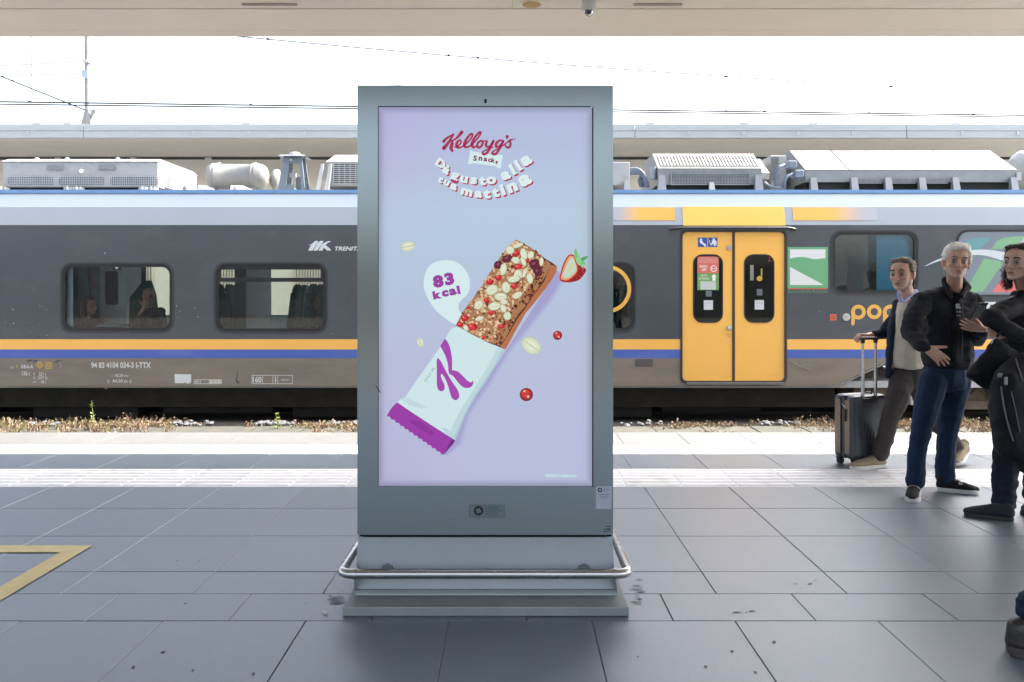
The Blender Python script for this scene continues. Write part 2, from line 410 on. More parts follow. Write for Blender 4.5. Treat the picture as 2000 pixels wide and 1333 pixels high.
    # yellow painted corner marking
    X1, Xi, Y1, Yi = -2.305, -2.415, DGR(1067), DGR(1080.5)
    pts = [(-4.6, Y1), (-4.6, Yi), (Xi, Yi), (Xi, 2.3), (X1, 2.3), (X1, Y1)]
    t = tessellate_polygon([[Vector((x, y, 0)) for x, y in pts]])
    MB().add([(x, y, .0040) for x, y in pts], [tuple(a) for a in t]).build('yellow_marking', M_yel, pb)
    # scrap of white litter
    mb = MB(); rr = random.Random(5); c = P(635, 1199, DGR(1199)); og = Vector((c.x, c.y, .0))
    for k in range(7):
        a = [Vector((c.x + rr.uniform(-.012,.012), c.y + rr.uniform(-.01,.01), rr.uniform(.002,.016))) for _ in range(4)]
        mb.add(a, [(0,1,2,3)])
    mb.build('paper_scrap', mat('crumpled_white_paper', (.8,.8,.8), rough=.8), None, og, label='tiny crumpled white paper scrap on the paving left of the kiosk foot', cat='litter')
    # --- beyond the platform edge: concrete service path, ballast, rails
    path = MB().box(-30, 30, 8.3, 10.16, -.62, -.256).build('path', M_earth, kind='structure')
    rp = random.Random(9)
    for k in range(-14, 14):
        mb = MB().box(-.285, .285, -.5, .5, -.02, .006)
        o = link_mesh('concrete_slab', mb.mesh('concrete_slab', M_slab), path, (k * .6 + .2, 9.64, -.256 + rp.uniform(-.004, .004)))
    # ballast: stones one cannot count
    mb = MB(); rb = random.Random(11)
    def stone(c, r):
        n = 6; vs = []; a0 = rb.uniform(0, 6)
        for zz, rr in ((-.5, .7), (.15, 1.0), (.6, .55)):
            for k in range(n):
                a = a0 + 2 * math.pi * k / n; q = rr * r * rb.uniform(.75, 1.2); vs.append((c[0] + q * math.cos(a), c[1] + q * math.sin(a), c[2] + zz * r))
        mb.add(vs, [(i * n + k, i * n + (k + 1) % n, (i + 1) * n + (k + 1) % n, (i + 1) * n + k) for i in range(2) for k in range(n)] + [tuple(range(12, 18))])
    for _ in range(11000):
        y = rb.uniform(10.16, 15.0); x = rb.uniform(-10, 10)
        z = -.30 - min(1, max(0, (y - 10.2) / 1.2)) * .27
        stone((x, y, z), rb.uniform(.018, .034))
    mb.build('ballast', M_ball, kind='stuff', label='grey crushed stone ballast under and in front of the train', category=None) if False else tag(mb.build('ballast', M_ball), 'grey crushed stone ballast lying between the rails and the service path', None, None, 'stuff')
    mb = MB()
    mb.hexa([(-30,10.16,-.62),(30,10.16,-.62),(30,15.2,-.62),(-30,15.2,-.62)], [(-30,10.16,-.33),(30,10.16,-.33),(30,15.2,-.60),(-30,15.2,-.60)])
    mb.build('ballast_bed', M_earth, kind='structure')
    # pale loose stones by the path
    mb2 = MB(); mbs = mb; 
    pale = mat('pale_pebble', (.115,.12,.13), rough=.8, var=.15, scale=8)
    mb = MB()
    spots = [(340,420,26),(500,572,60),(640,700,26),(1210,1290,14),(1480,1560,26),(20,120,20)]
    for a, b, n in spots:
        for _ in range(n):
            px = rb.uniform(a, b); D = rb.uniform(10.2, 10.42); x = (px - CX) / F * D
            stone((x, D, -.245 + rb.uniform(-.015, .02)), rb.uniform(.02, .042))
    tag(mb.build('pebbles', pale), 'pale loose stones scattered along the far side of the service path', None, None, 'stuff')
    # rails
    for k, y in enumerate((12.0, 13.5)):
        prof = [(-.07,-.62),(.07,-.62),(.07,-.60),(.012,-.585),(.012,-.495),(.036,-.485),(.036,-.45),(-.036,-.45),(-.036,-.485),(-.012,-.495),(-.012,-.585),(-.07,-.60)]
        n = len(prof); vs = [(-30, y + a, z) for a, z in prof] + [(30, y + a, z) for a, z in prof]
        m_ = MB().add(vs, [(i, (i + 1) % n, n + (i + 1) % n, n + i) for i in range(n)] + [tuple(range(n))[::-1], tuple(range(n, 2 * n))])
        m_.build('rail', M_steel_r, None, Vector((0, y, -.62)), label=('near rusty rail in front of the train wheels' if k == 0 else 'far rusty rail hidden under the train'), cat='rail')
    # dry weeds
    rw = random.Random(21); mb = MB()
    cols = 3
    def clump(x, y, z, h, n, m):
        for _ in range(n):
            a = rw.uniform(0, 6.28); l = h * rw.uniform(.5, 1.15); lean = rw.uniform(.3, 1.3) * l
            bx, by = x + rw.uniform(-.05, .05), y + rw.uniform(-.05, .05); w = rw.uniform(.0022, .0045)
            ex, ey = bx + lean * math.cos(a), by + lean * math.sin(a); mx_, my_ = bx + lean * .35 * math.cos(a), by + lean * .35 * math.sin(a)
            px_, py_ = -math.sin(a) * w, math.cos(a) * w
            px_ += w * .7
            mb.add([(bx-px_,by-py_,z),(bx+px_,by+py_,z),(mx_+px_,my_+py_,z+l*.6),(mx_-px_,my_-py_,z+l*.6),(ex,ey,z+l)], [(0,1,2,3),(3,2,4)], m)
            if rw.random() < .75:      # seed heads and dead leaves
                for _k in range(rw.randint(1, 4)):
                    t = rw.uniform(.4, 1.05); cx, cy, cz = bx + (ex-bx)*t, by + (ey-by)*t, z + l*t; q = rw.uniform(.006, .015)
                    v = [Vector((cx,cy,cz)) + Vector((rw.uniform(-q,q), rw.uniform(-q,q), rw.uniform(-q,q))) for _ in range(4)]
                    mb.add(v, [(0,1,2,3)], m if rw.random() < .7 else rw.randint(0, 2))
    for _ in range(2600):
        x = rw.uniform(-7.6, 7.6); D = rw.choice((rw.uniform(9.5, 10.2), rw.uniform(10.0, 10.5), rw.uniform(10.0, 10.5)))
        dens = noise.noise(Vector((x * .9, D * .5, 3.3))) + (.35 if -7 < x < -3.9 or x > 3.2 else 0)
        if dens < rw.uniform(-.25, .45): continue
        px = x / D * F + CX
        if 430 < px < 600 and D < 10.15 and rw.random() < .85: continue
        hh = rw.uniform(.03, .11) * (1.25 if (px < 420 or px > 1560) else .85)
        clump(x, D, -.27 if D < 10.16 else -.30, hh, rw.randint(5, 11), rw.choice((0, 0, 1, 1, 2)))
    tag(mb.build('dry_grass', [mat('straw_grass', (.33,.26,.17), rough=.9, var=.3, scale=3), mat('pinkish_dead_grass', (.30,.20,.15), rough=.9, var=.3, scale=3), mat('green_grass', (.2,.2,.08), rough=.9, var=.3)]), 'dry straw coloured grass along the track side', None, None, 'stuff')
    gm = mat('weed_green', (.2,.25,.07), rough=.7, var=.25)
    def weed(px, py_top, D, lab, seed, zb=-.26):
        r = random.Random(seed); b = P(px, 830, D); base = Vector((b.x, D, zb)); top = P(px, py_top, D); h = top.z - base.z
        mbb = MB(); pts = [base + Vector((math.sin(t * 5) * .012, 0, h * t)) for t in [k / 8 for k in range(9)]]
        mbb.tube(pts, [.006 - .004 * k / 8 for k in range(9)], 5)
        e = mbb.build('weed', gm, None, base, label=lab, cat='weed')
        lf = MB()
        for k in range(34):
            t = r.uniform(.08, 1.0); c = base + Vector((0, 0, h * t)); a = r.uniform(0, 6.28); l = r.uniform(.03, .07) * (1.2 - .6 * t)
            d = Vector((math.cos(a), math.sin(a), r.uniform(-.1, .9))).normalized(); sd_ = d.cross(Vector((0, 0, 1))).normalized() * l * .25
            lf.add([c, c + d * l * .5 + sd_, c + d * l, c + d * l * .5 - sd_], [(0,1,2,3)])
        lf.build('foliage', gm, e)
    weed(181, 782, 9.9, 'tall spindly green weed standing at the left below the train number', 1)
    weed(541, 808, 9.95, 'small upright green weed between the pale stones left of the kiosk', 2)
def DGR(py): return F * H / (py - HY)
ground()

# ================================================================== FAR PLATFORM, CANOPY, WALL
M_fas = mat('pale_blue_white_fascia', (.33,.36,.375), rough=.5, var=.06, scale=3, dirt=(.3,.31,.32,.35), dscale=2, stretch=(1,1,4))
M_sof = mat('grey_beige_soffit', (.46,.43,.40), rough=.8, var=.05, scale=2)
M_cream = mat('cream_wall_paint', (.44,.43,.33), rough=.8, var=.07, scale=2)
M_conc = mat('far_platform_concrete', (.3,.3,.29), rough=.85, var=.15, scale=4)
M_galv = mat('galvanised_steel', (.42,.43,.44), rough=.45, metal=.6, var=.15, scale=10)
M_cable = mat('dark_cable', (.035,.036,.04), rough=.6)
def far_side():
    MB().box(-40, 40, 15.9, 32, -.6, -.0).build('far_platform', M_conc, kind='structure')
    zc0, zc1 = 4.216, 4.47
    can = empty('far_canopy', (0, 15.1, 4.2), 'long flat platform canopy with pale blue white fascia beyond the train roof', 'canopy')
    xs = [(px - CX) / F * 15.1 for px in (-914, -375, 163, 702, 1240, 1771, 2310, 2850)]
    for a, b in zip(xs[:-1], xs[1:]):
        mb = MB().box(a + .006, b - .006, 15.1, 15.14, zc0, zc1)
        mb.box(a + .006, b - .006, 15.085, 15.099, zc0 + .135, zc0 + .160)
        mb.box(a + .006, b - .006, 15.08, 15.099, zc0, zc0 + .02)
        o = mb.build('fascia_panel', M_fas, can, bevel=.004)
        for k in range(1, 5):      # cover screws and brackets
            x = a + (b - a) * k / 5; MB().box(x - .02, x + .02, 15.078, 15.084, zc0 + .06, zc0 + .12).build('bracket', M_galv, o)
    for k, (a, b) in enumerate(((15.16, 17.17), (17.2, 20.6), (20.63, 22.6))):
        MB().box(-16, 16, a, b, 4.2, 4.24).build('soffit_panel', M_sof, can)
    MB().box(-16, 16, 15.16, 22.6, 4.25, 4.4).build('roof_slab', M_conc, can)
    mb = MB().box(-16, 16, 17.12, 17.17, 4.15, 4.196)
    mb.build('cable_tray', M_cable, can)
    rr = random.Random(4)
    for k in range(15): x = -11 + k * 1.55; MB().box(x, x + .12, 17.06, 17.115, 4.14, 4.19).build('clip', M_galv, can)
    for px in (70, 130, 480, 1270, 1455, 1590, 1870):   # cap pieces along the fascia top
        x = (px - CX) / F * 15.1; MB().box(x - .07, x + .07, 15.12, 15.2, 4.471, 4.50).build('cap_piece', M_fas, can)
    wall = MB().box(-26, 26, 27.0, 27.3, 0, 6.3).build('station_wall', M_cream, None, Vector((0, 27, 0)), label='cream station wall seen through the train windows under the far canopy', cat='wall')
    rm = mat('ribbed_cream_panel', (.34,.32,.24), rough=.7)
    for k in range(-5, 6):
        x0 = k * 3.1 - .9
        mb = MB()
        for j in range(18): mb.box(x0 + j * .09, x0 + j * .09 + .05, 26.92, 26.998, 1.5, 3.2)
        p = mb.build('ribbed_panel', rm, wall); tag(p, kind='stuff')
    # catenary mast on the far side
    X = (171 - CX) / F * 16; mm = mat('mast_grey_paint', (.22,.22,.225), rough=.6, metal=.2, var=.15, scale=8)
    mst = empty('catenary_mast', (X, 16, 4.4), 'slim grey catenary mast rising behind the far canopy at the left', 'mast')
    z = lambda py, D=16: H - (py - HY) / F * D
    MB().cyl((X, 16, 4.4), (X - .02, 16, 9.5), .05, .04, 14).build('pole', mm, mst)
    mb = MB().hexa([(X-.16,15.95,4.41),(X+.13,15.95,4.41),(X+.13,16.05,4.41),(X-.16,16.05,4.41)], [(X-.03,15.96,z(214)),(X+.03,15.96,z(214)),(X+.03,16.04,z(214)),(X-.03,16.04,z(214))])
    mb.build('base_bracket', mm, mst)
    MB().box(X - .06, X + .05, 15.9, 15.95, z(155), z(140)).build('sign_plate', mat('blue_grey_plate', (.3,.36,.45), rough=.5), mst)
    mb = MB(); mb.lathe([(.075, z(124)), (.08, z(122)), (.08, z(119)), (.055, z(118))], (X, 16, 0)); mb.build('collar', M_galv, mst)
    MB().box(X + .09, X + .18, 15.95, 16.05, z(222), z(216)).build('insulator_block', mm, mst)
    MB().cyl((X + .06, 16, z(243)), (X + .10, 16, z(216)), .02, n=8).build('stay', mm, mst)
    wm = mat('wire_grey', (.03,.03,.033), rough=1, spec=0)
    def wire(a, b, r, lab, name='overhead_wire', sag=0, D1=None, clamps=()):
        p, q = P(*a), P(*b); n = 14 if sag else 2
        pts = [p.lerp(q, k / (n - 1)) - Vector((0, 0, sag * 4 * (k / (n - 1)) * (1 - k / (n - 1)))) for k in range(n)]
        o = MB().tube(pts, r, 6).build(name, wm, None, p, label=lab, cat='wire')
        for t in clamps:
            c = p.lerp(q, t) - Vector((0, 0, sag * 4 * t * (1 - t)))
            MB().box(c.x - .016, c.x + .016, c.y - .02, c.y + .02, c.z - .008, c.z + .016).build('clamp', wm, o)
        return o
    wire((-700, 190, 12.7), (2700, 235, 12.7), .011, 'upper of the two close level wires just above the far canopy edge', clamps=(.223, .35, .55, .623, .645, .705, .765))
    wire((-700, 195, 12.75), (2700, 238, 12.75), .010, 'lower of the two close level wires just above the far canopy edge')
    wire((300, 55, 12.7), (2700, 210, 12.7), .0075, 'sagging messenger wire crossing the white sky above the kiosk', sag=.18, clamps=(.073, .093, .24, .264, .466, .6))
    wire((-320, 20, 16), (165, 215, 16), .012, 'thick diagonal stay wire running from the mast base up to the left', clamps=(.71,))
    wire((180, 212, 16), (236, 246, 16.6), .006, 'short thin stay wire running from the mast base down to the right')
    wire((-600, 155, 16), (171, 121, 16), .006, 'upper of two thin wires leaving the mast to the left')
    wire((-600, 172, 16), (171, 143, 16), .006, 'lower of two thin wires leaving the mast to the left')
    wire((171, 121, 16), (900, 150, 17.5), .004, 'upper of two thin wires leaving the mast to the right')
    wire((171, 143, 16), (900, 172, 17.5), .004, 'lower of two thin wires leaving the mast to the right')
    wire((62, 40, 12.7), (61, 199, 12.7), .004, 'thin vertical dropper wire near the left picture edge')
    for (xa, xb, yt, yb), w in (((463, 524, 78, 101), 'left'), ((870, 932, 108, 142), 'middle')):
        q = [P(xa, yt, 12.7), P(xa, yb, 12.7), P(xb, yb, 12.7), P(xb, yt + 4, 12.7)]
        MB().tube(q, .004, 6).build('dropper_loop', wm, None, q[0], label=f'{"left" if w == "left" else "right"} of two thin square dropper loops hanging from the sagging wire', cat='wire')
far_side()

# ================================================================== OUR CANOPY (overhead)
def near_canopy():
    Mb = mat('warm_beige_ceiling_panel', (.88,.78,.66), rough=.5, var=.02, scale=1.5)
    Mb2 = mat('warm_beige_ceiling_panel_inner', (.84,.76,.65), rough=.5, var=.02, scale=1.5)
    c = empty('platform_canopy', (0, 8.2, 3.93), 'beige panelled station canopy overhead along the top of the picture', 'canopy')
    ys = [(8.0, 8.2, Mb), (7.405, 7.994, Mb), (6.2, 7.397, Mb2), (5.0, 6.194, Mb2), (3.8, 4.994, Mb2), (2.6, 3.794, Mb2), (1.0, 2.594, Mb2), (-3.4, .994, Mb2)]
    for j, (a, b, m_) in enumerate(ys):
        if j == 1 or j == 0: xs = [-12, -6.1, 6.3, 12]
        else: xs = [-12, -8, -4, 0, 4, 8, 12]
        for x0, x1 in zip(xs[:-1], xs[1:]): MB().box(x0 + .001, x1 - .001, a, b, 3.93 + (.004 if j > 1 else 0), 3.96).build('ceiling_panel', m_, c)
    MB().box(-12, 12, -3.4, 8.2, 3.962, 4.4).build('roof_slab', M_conc, c)
    ms = mat('recess_grey', (.42,.38,.33), rough=.6)
    for a, b in ((473, 580), (1238, 1332)):
        x0, x1 = ((v - CX) / F * 7.28 for v in (a, b)); MB().box(x0, x1, 7.262, 7.30, 3.920, 3.933).build('slot_vent', ms, c, bevel=.002)
    # ceiling loudspeaker
    D = 7.26; x = (1038 - CX) / F * D
    s = MB().lathe([(.10, 3.9335), (.10, 3.926), (.086, 3.920)], (x, D, 0)).build('ceiling_speaker', mat('cream_plastic', (.8,.7,.52), rough=.5), None, Vector((x, D, 3.93)), label='round recessed ceiling loudspeaker with tan mesh above the kiosk', cat='speaker')
    MB().lathe([(.083, 3.9195), (.083, 3.917), (.03, 3.915)], (x, D, 0)).build('speaker_mesh', mat('tan_mesh', (.52,.34,.17), rough=.8), s)
    # dome camera
    D = 7.22; x = (1149.5 - CX) / F * D; pw = mat('white_camera_plastic', (.62,.63,.62), rough=.4)
    e = empty('dome_camera', (x, D, 3.93), 'white dome security camera hanging from the ceiling right of the loudspeaker', 'camera')
    MB().lathe([(.058, 3.933), (.06, 3.90), (.064, 3.885), (.063, 3.862), (.052, 3.85)], (x, D, 0)).build('housing', pw, e)
    prof = [(.048 * math.cos(R(a)), 3.85 - .048 * math.sin(R(a))) for a in (0, 15, 30, 45, 60, 75, 88)]
    MB().lathe(prof, (x, D, 0)).build('dome_glass', glass_mat('clear_dome', (.75, .77, .8), .12), e)
    MB().lathe([(.012, 3.86), (.034, 3.85), (.034, 3.832), (.02, 3.815)], (x, D, 0)).build('camera_module', mat('black_plastic', (.015,.017,.022), rough=.3), e)
    MB().cyl((x - .02, D - .02, 3.835), (x - .026, D - .036, 3.822), .011, n=12).build('lens', mat('lens_ring', (.3,.3,.32), rough=.2, metal=.6), e)
near_canopy()
def behind_camera():
    mw = mat('far_building_plaster', (.05,.052,.055), rough=.8, var=.1, scale=.5)
    w = MB().box(-60, 60, -46, -44, -.6, 3.6).build('added_building', mw, None, Vector((0, -45, 0)), label='long low grey building added unseen behind the viewer to darken reflections', cat='building')  # unseen block, added so the train windows and kiosk reflect something darker
    mg = mat('building_window_glass', (.03,.035,.04), rough=.1)
    for k in range(-9, 10):
        for z in (1.0,): MB().box(k * 6 - 1, k * 6 + 1, -43.99, -43.95, z, z + 2).build('window', mg, w)
behind_camera()
# ================================================================== THE TRAIN
DT = 11.3
def TX(px): return (px - CX) / F * DT
def TZ(py): return H - (py - HY) / F * DT
def trect(x0, y0, x1, y1, r=0, n=6):
    if r: return rrect(TX(x0), TZ(y1), TX(x1), TZ(y0), r / F * DT, n)
    return [(TX(x0), TZ(y1)), (TX(x1), TZ(y1)), (TX(x1), TZ(y0)), (TX(x0), TZ(y0))]
M_char = mat('charcoal_train_paint', s2l((71,77,85)), rough=.25, bump=.25, bscale=1.3, var=.05, scale=1.2, coat=.4, dirt=(.13,.13,.135,.35), dscale=.9, stretch=(1,1,1.6))
M_skirt = mat('dusty_skirt_paint', s2l((120,112,103)), rough=.6, var=.08, scale=3, dirt=(.26,.23,.19,.6), dscale=1.6, dlo=.42, dhi=.62, stretch=(.5,1,2.5))
M_yelp = mat('train_yellow_paint', s2l((246,188,90)), rough=.35, var=.02, scale=1, coat=.3)
M_blup = mat('train_blue_paint', s2l((72,100,182)), rough=.4, var=.06, scale=2, dirt=(.2,.22,.42,.5), dscale=2, stretch=(.4,1,3))
M_silv = mat('silver_grey_paint', s2l((150,160,170)), rough=.35, var=.03, scale=1, coat=.3)
M_wht = mat('train_white_paint', s2l((172,184,196)), rough=.35, var=.02, scale=1, coat=.3)
M_gut = mat('bright_blue_gutter', s2l((112,152,200)), rough=.4, var=.05)
M_rub = mat('window_rubber', (.010,.012,.015), rough=.45, var=.15, scale=8)
M_trim = mat('grey_window_trim', (.034,.037,.043), rough=.4, var=.1)
M_glass = glass_mat('train_window_glass', (.92, .95, .95), .06)
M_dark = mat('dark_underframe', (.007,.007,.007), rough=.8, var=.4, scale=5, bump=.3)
M_brn = mat('brown_underframe_dust', (.016,.014,.011), rough=.9, var=.5, scale=4)
M_wbox = mat('white_roof_box_paint', (.34,.345,.34), rough=.55, var=.08, scale=4, dirt=(.18,.17,.155,.6), dscale=4, dlo=.48, dhi=.72)
M_lid = mat('sunlit_lid_paint', (.105,.105,.10), rough=.65, var=.14, scale=5, dirt=(.06,.057,.052,.6), dscale=3, dlo=.45, dhi=.75)
M_tank = mat('cream_grey_tank_paint', (.235,.23,.215), rough=.5, var=.1, scale=5, dirt=(.12,.11,.10,.5), dscale=3, dlo=.5, dhi=.75)
M_gbox = mat('grey_roof_metal', (.22,.23,.235), rough=.5, var=.12, scale=6, metal=.2, dirt=(.2,.19,.18,.5), dscale=6)
M_mesh = mat('dark_grille', (.10,.11,.12), rough=.7)
WIN = [(118, 513, 340, 650), (418, 513, 640, 651), (718, 513, 940, 651), (1020, 512, 1242, 650), (1622, 450, 1795, 577), (2170, 450, 2345, 578)]
WFILM = (1868, 449, 2105, 580)
DOOR = (1331, 452, 1534, 746)
def train():
    tr = empty('passenger_train', (0, DT, -.45), 'charcoal, yellow and blue regional passenger train standing behind the kiosk', 'train')
    # ---- side wall: one sheet with window and door openings, skirt cut away over the bogie
    out = [(-1400, 663), (-1400, 440), (3400, 440), (3400, 663)]
    pts = [(TX(x), TZ(y)) for x, y in out]; pts = pts if sum(pts[i][0]*pts[(i+1)%4][1]-pts[(i+1)%4][0]*pts[i][1] for i in range(4)) > 0 else pts[::-1]
    # the door cuts the lower wall: upper wall is built as two sheets left and right of it
    def sheet(x0, x1, holes, name, m_, y_top, y_bot, bottom=None):
        o = bottom or [(x0, y_bot), (x1, y_bot)]
        outl = [(TX(a), TZ(b)) for a, b in o] + [(TX(x1), TZ(y_top)), (TX(x0), TZ(y_top))]
        return MB().plate(outl, holes, DT, DT + .07, ).build(name, m_, tr)
    hw = lambda w: rrect(TX(w[0] + 6), TZ(w[3] - 6), TX(w[2] - 6), TZ(w[1] + 6), 18 / F * DT)
    sheet(-1400, 1331, [hw(w) for w in WIN[:4]], 'side_panel', M_char, 440, 663)
    sheet(1534, 3400, [hw(w) for w in WIN[4:]], 'side_panel', M_char, 440, 663)
    MB().plate([(TX(1331.1), TZ(452)), (TX(1533.9), TZ(452)), (TX(1533.9), TZ(440)), (TX(1331.1), TZ(440))], [], DT, DT + .07).build('door_lintel', M_char, tr)
    for x0, x1 in ((-1400, 1331), (1534, 3400)):
        MB().plate([(TX(x0), TZ(683)), (TX(x1), TZ(683)), (TX(x1), TZ(663.1)), (TX(x0), TZ(663.1))], [], DT - .001, DT + .07).build('yellow_stripe', M_yelp, tr)
        MB().plate([(TX(x0), TZ(700)), (TX(x1), TZ(700)), (TX(x1), TZ(683.1)), (TX(x0), TZ(683.1))], [], DT - .0005, DT + .07).build('blue_stripe', M_blup, tr)
    sk = [(-1400,755),(-520,755),(-420,705),(-150,705),(-50,755),(1331,755)]
    MB().plate([(TX(a), TZ(b)) for a, b in sk] + [(TX(1331), TZ(700.1)), (TX(-1400), TZ(700.1))], [], DT, DT + .07).build('skirt_panel', M_skirt, tr)
    sk = [(1534,755),(1636,752),(1738,703),(2060,703),(2160,752),(3400,755)]
    MB().plate([(TX(a), TZ(b)) for a, b in sk] + [(TX(3400), TZ(700.1)), (TX(1534), TZ(700.1))], [], DT, DT + .07).build('skirt_panel', M_skirt, tr)
    MB().plate([(TX(1331.1), TZ(755)), (TX(1533.9), TZ(755)), (TX(1533.9), TZ(747)), (TX(1331.1), TZ(747))], [], DT + .001, DT + .07).build('sill_panel', M_skirt, tr)
    # pale folded lip round the bogie opening
    q = [P(x, y, DT - .012) for x, y in ((1632,757),(1738,706),(1900,706))]
    MB().tube(q, .012, 6).build('bogie_lip', mat('pale_lip', (.2,.2,.2), rough=.5), tr)
    # ---- upper bands leaning inwards
    def band(y0, D0, y1, D1, m_, name, x0=-1400, x1=3400, th=.05):
        a, b = (x0 - CX) / F * DT, (x1 - CX) / F * DT
        z0 = H - (y0 - HY) / F * D0; z1 = H - (y1 - HY) / F * D1
        MB().hexa([(a,D0,z0),(b,D0,z0),(b,D0+th,z0),(a,D0+th,z0)], [(a,D1,z1),(b,D1,z1),(b,D1+th,z1),(a,D1+th,z1)]).build(name, m_, tr)
        return z0, z1
    band(439.9, DT, 405.1, DT + .055, M_silv, 'silver_band', x1=1334)
    band(439.9, DT, 405.1, DT + .055, M_silv, 'silver_band', x0=1534)
    band(441, DT - .004, 404, DT + .051, M_yelp, 'door_header', 1334.2, 1533.8)
    _, zt = band(405, DT + .055, 378.1, DT + .13, M_wht, 'white_band')
    MB().box(TX(-1400), TX(3400), DT + .115, DT + .22, zt + .001, zt + .048).build('gutter', M_gut, tr)
    ZR = zt + .03
    MB().box(TX(-1400), TX(3400), DT + .22, DT + 2.75, ZR - .06, ZR).build('roof', M_wbox, tr)
    # fading yellow panels on the silver band (a printed gradient)
    def fade(px0, px1, py0, py1, left):
        n = 24; pr = Print(DT, 0, 0); pr.y = 0
        o = MB(); vs = []; 
        me = bpy.data.meshes.new('fading_yellow_panel'); fs = []; cols = []
        for i in range(n + 1):
            x = px0 + (px1 - px0) * i / n
            for y in (py0, py1):
                t = (439.9 - y) / (439.9 - 405.1); D = DT + .055 * t - .004
                vs.append((TX(x), D - DT, H - (y - HY) / F * (D + .004) + .45))
        for i in range(n):
            fs.append((2*i, 2*i+1, 2*i+3, 2*i+2)); t = (i + .5) / n
            w = min(1, max(0, (t - .12) / .42)) if left else 1 - min(1, max(0, (t - .38) / .55))
            w = w * w * (3 - 2 * w)
            a, b = s2l((226,172,80)), s2l((160,166,176)); cols.append(tuple(a[k] * w + b[k] * (1 - w) for k in range(3)))
        me.from_pydata(vs, [], fs); ca = me.color_attributes.new('Col', 'FLOAT_COLOR', 'CORNER')
        ca.data.foreach_set('color', [v for c in cols for _ in range(4) for v in (*c, 1)]); me.materials.append(M_PRINT)
        ob = bpy.data.objects.new('fading_yellow_panel', me); COL.objects.link(ob); ob.parent = tr
    fade(1185, 1319, 405.5, 431, True); fade(1550, 1715, 405.5, 431, False)
    # ---- windows
    def window(w, hopper=False):
        x0, y0, x1, y1 = w
        fr = MB().plate(rrect(TX(x0), TZ(y1), TX(x1), TZ(y0), 22 / F * DT), [rrect(TX(x0+3.5), TZ(y1-3.5), TX(x1-3.5), TZ(y0+3.5), 20 / F * DT)], DT - .006, DT + .02).build('window_frame', M_trim, tr)
        MB().plate(rrect(TX(x0+3.6), TZ(y1-3.6), TX(x1-3.6), TZ(y0+3.6), 20 / F * DT), [rrect(TX(x0+9), TZ(y1-9), TX(x1-9), TZ(y0+9), 15 / F * DT)], DT - .001, DT + .05).build('seal', M_rub, fr)
        MB().box(TX(x0+7), TX(x1-7), DT + .012, DT + .018, TZ(y1-7), TZ(y0+7)).build('pane', M_glass, fr)
        if hopper:
            mb = MB().box(TX(x0+8), TX(x1-8), DT - .004, DT + .011, TZ(y0+38), TZ(y0+30))
            mb.box(TX(x0+9), TX(x1-9), DT - .002, DT + .011, TZ(y0+14), TZ(y0+9.2)); mb.box(TX(x0+9.2), TX(x0+14), DT - .003, DT + .011, TZ(y0+30), TZ(y0+14)); mb.box(TX(x1-14), TX(x1-9.2), DT - .003, DT + .011, TZ(y0+30), TZ(y0+14))
            mb.build('hopper_bar', M_rub, fr)
        return fr
    for i, w in enumerate(WIN): window(w, i == 1)
    # filmed-over window with the flag livery
    x0, y0, x1, y1 = WFILM
    fr = MB().plate(rrect(TX(x0), TZ(y1), TX(x1), TZ(y0), 22 / F * DT), [rrect(TX(x0+4), TZ(y1-4), TX(x1-4), TZ(y0+4), 19 / F * DT)], DT - .008, DT - .0005).build('window_frame', M_rub, tr)
    MB().plate(rrect(TX(x0+4.1), TZ(y1-4.1), TX(x1-4.1), TZ(y0+4.1), 19 / F * DT), [], DT - .004, DT - .0006).build('film_panel', mat('grey_window_film', s2l((120,132,146)), rough=.3, var=.03), fr)
    pr = Print(DT, 4e-5, .0045)
    teal, grn, red, wh = (96,152,158), (122,172,134), (214,110,106), (200,210,216)
    pr.poly(catmull([(1878,482),(1895,468),(1925,465),(1935,466),(1922,478),(1905,494),(1886,500)], 4, True), teal)
    pr.poly(catmull([(1936,487),(1950,470),(1975,463),(2000,462)], 5) + [(1982,487)], grn)
    pr.poly([(1922,505),(1960,512),(1919,571),(1889,571),(1886,567)], grn)
    pr.poly([(1967,531),(1975,510),(2010,500),(2040,520),(2040,571),(1937,571)], red)
    pr.poly([(2000,463),(2040,463),(2034,486),(1984,486)], (170,180,190))
    sw = catmull([(1806,520),(1830,508),(1862,497),(1890,490),(1925,488),(1960,493),(2000,505),(2040,522)], 6)
    sw2 = catmull([(2040,540),(2000,524),(1968,513),(1925,500),(1890,499),(1862,502.5),(1830,511.5),(1808,520.5)], 6)
    pr.poly(sw + sw2, wh)
    pr.build('flag_livery', M_PRINT, tr)
    pr = Print(DT, 4e-5, .003)
    pr.text('TRENITALIA', 1806, 590, 2018, 616, (206,212,216), .03, .33)
    pr.build('operator_lettering', M_PRINT, tr)
    # ---- doors
    def leaf(x0, x1, wx0, wx1, round_left):
        r = 9 / F * DT
        o = rrect(TX(x0), TZ(744.5), TX(x1), TZ(453.5), r, 4)
        mid = (TX(x0) + TX(x1)) / 2
        o = [(x if ((x < mid) == round_left) else (TX(x1) if round_left else TX(x0)), z) for x, z in o]
        oo = []
        for p_ in o:
            if not oo or (abs(p_[0]-oo[-1][0]) + abs(p_[1]-oo[-1][1])) > 1e-5: oo.append(p_)
        hole = rrect(TX(wx0 + 2), TZ(629), TX(wx1 - 2), TZ(499), 17 / F * DT)
        d = MB().plate(oo, [hole], DT + .012, DT + .05).build('door', M_yelp, tr)
        MB().plate(rrect(TX(wx0), TZ(631), TX(wx1), TZ(497), 18 / F * DT), [rrect(TX(wx0+2.5), TZ(628.5), TX(wx1-2.5), TZ(499.5), 16 / F * DT)], DT + .006, DT + .013).build('window_seal', M_rub, d)
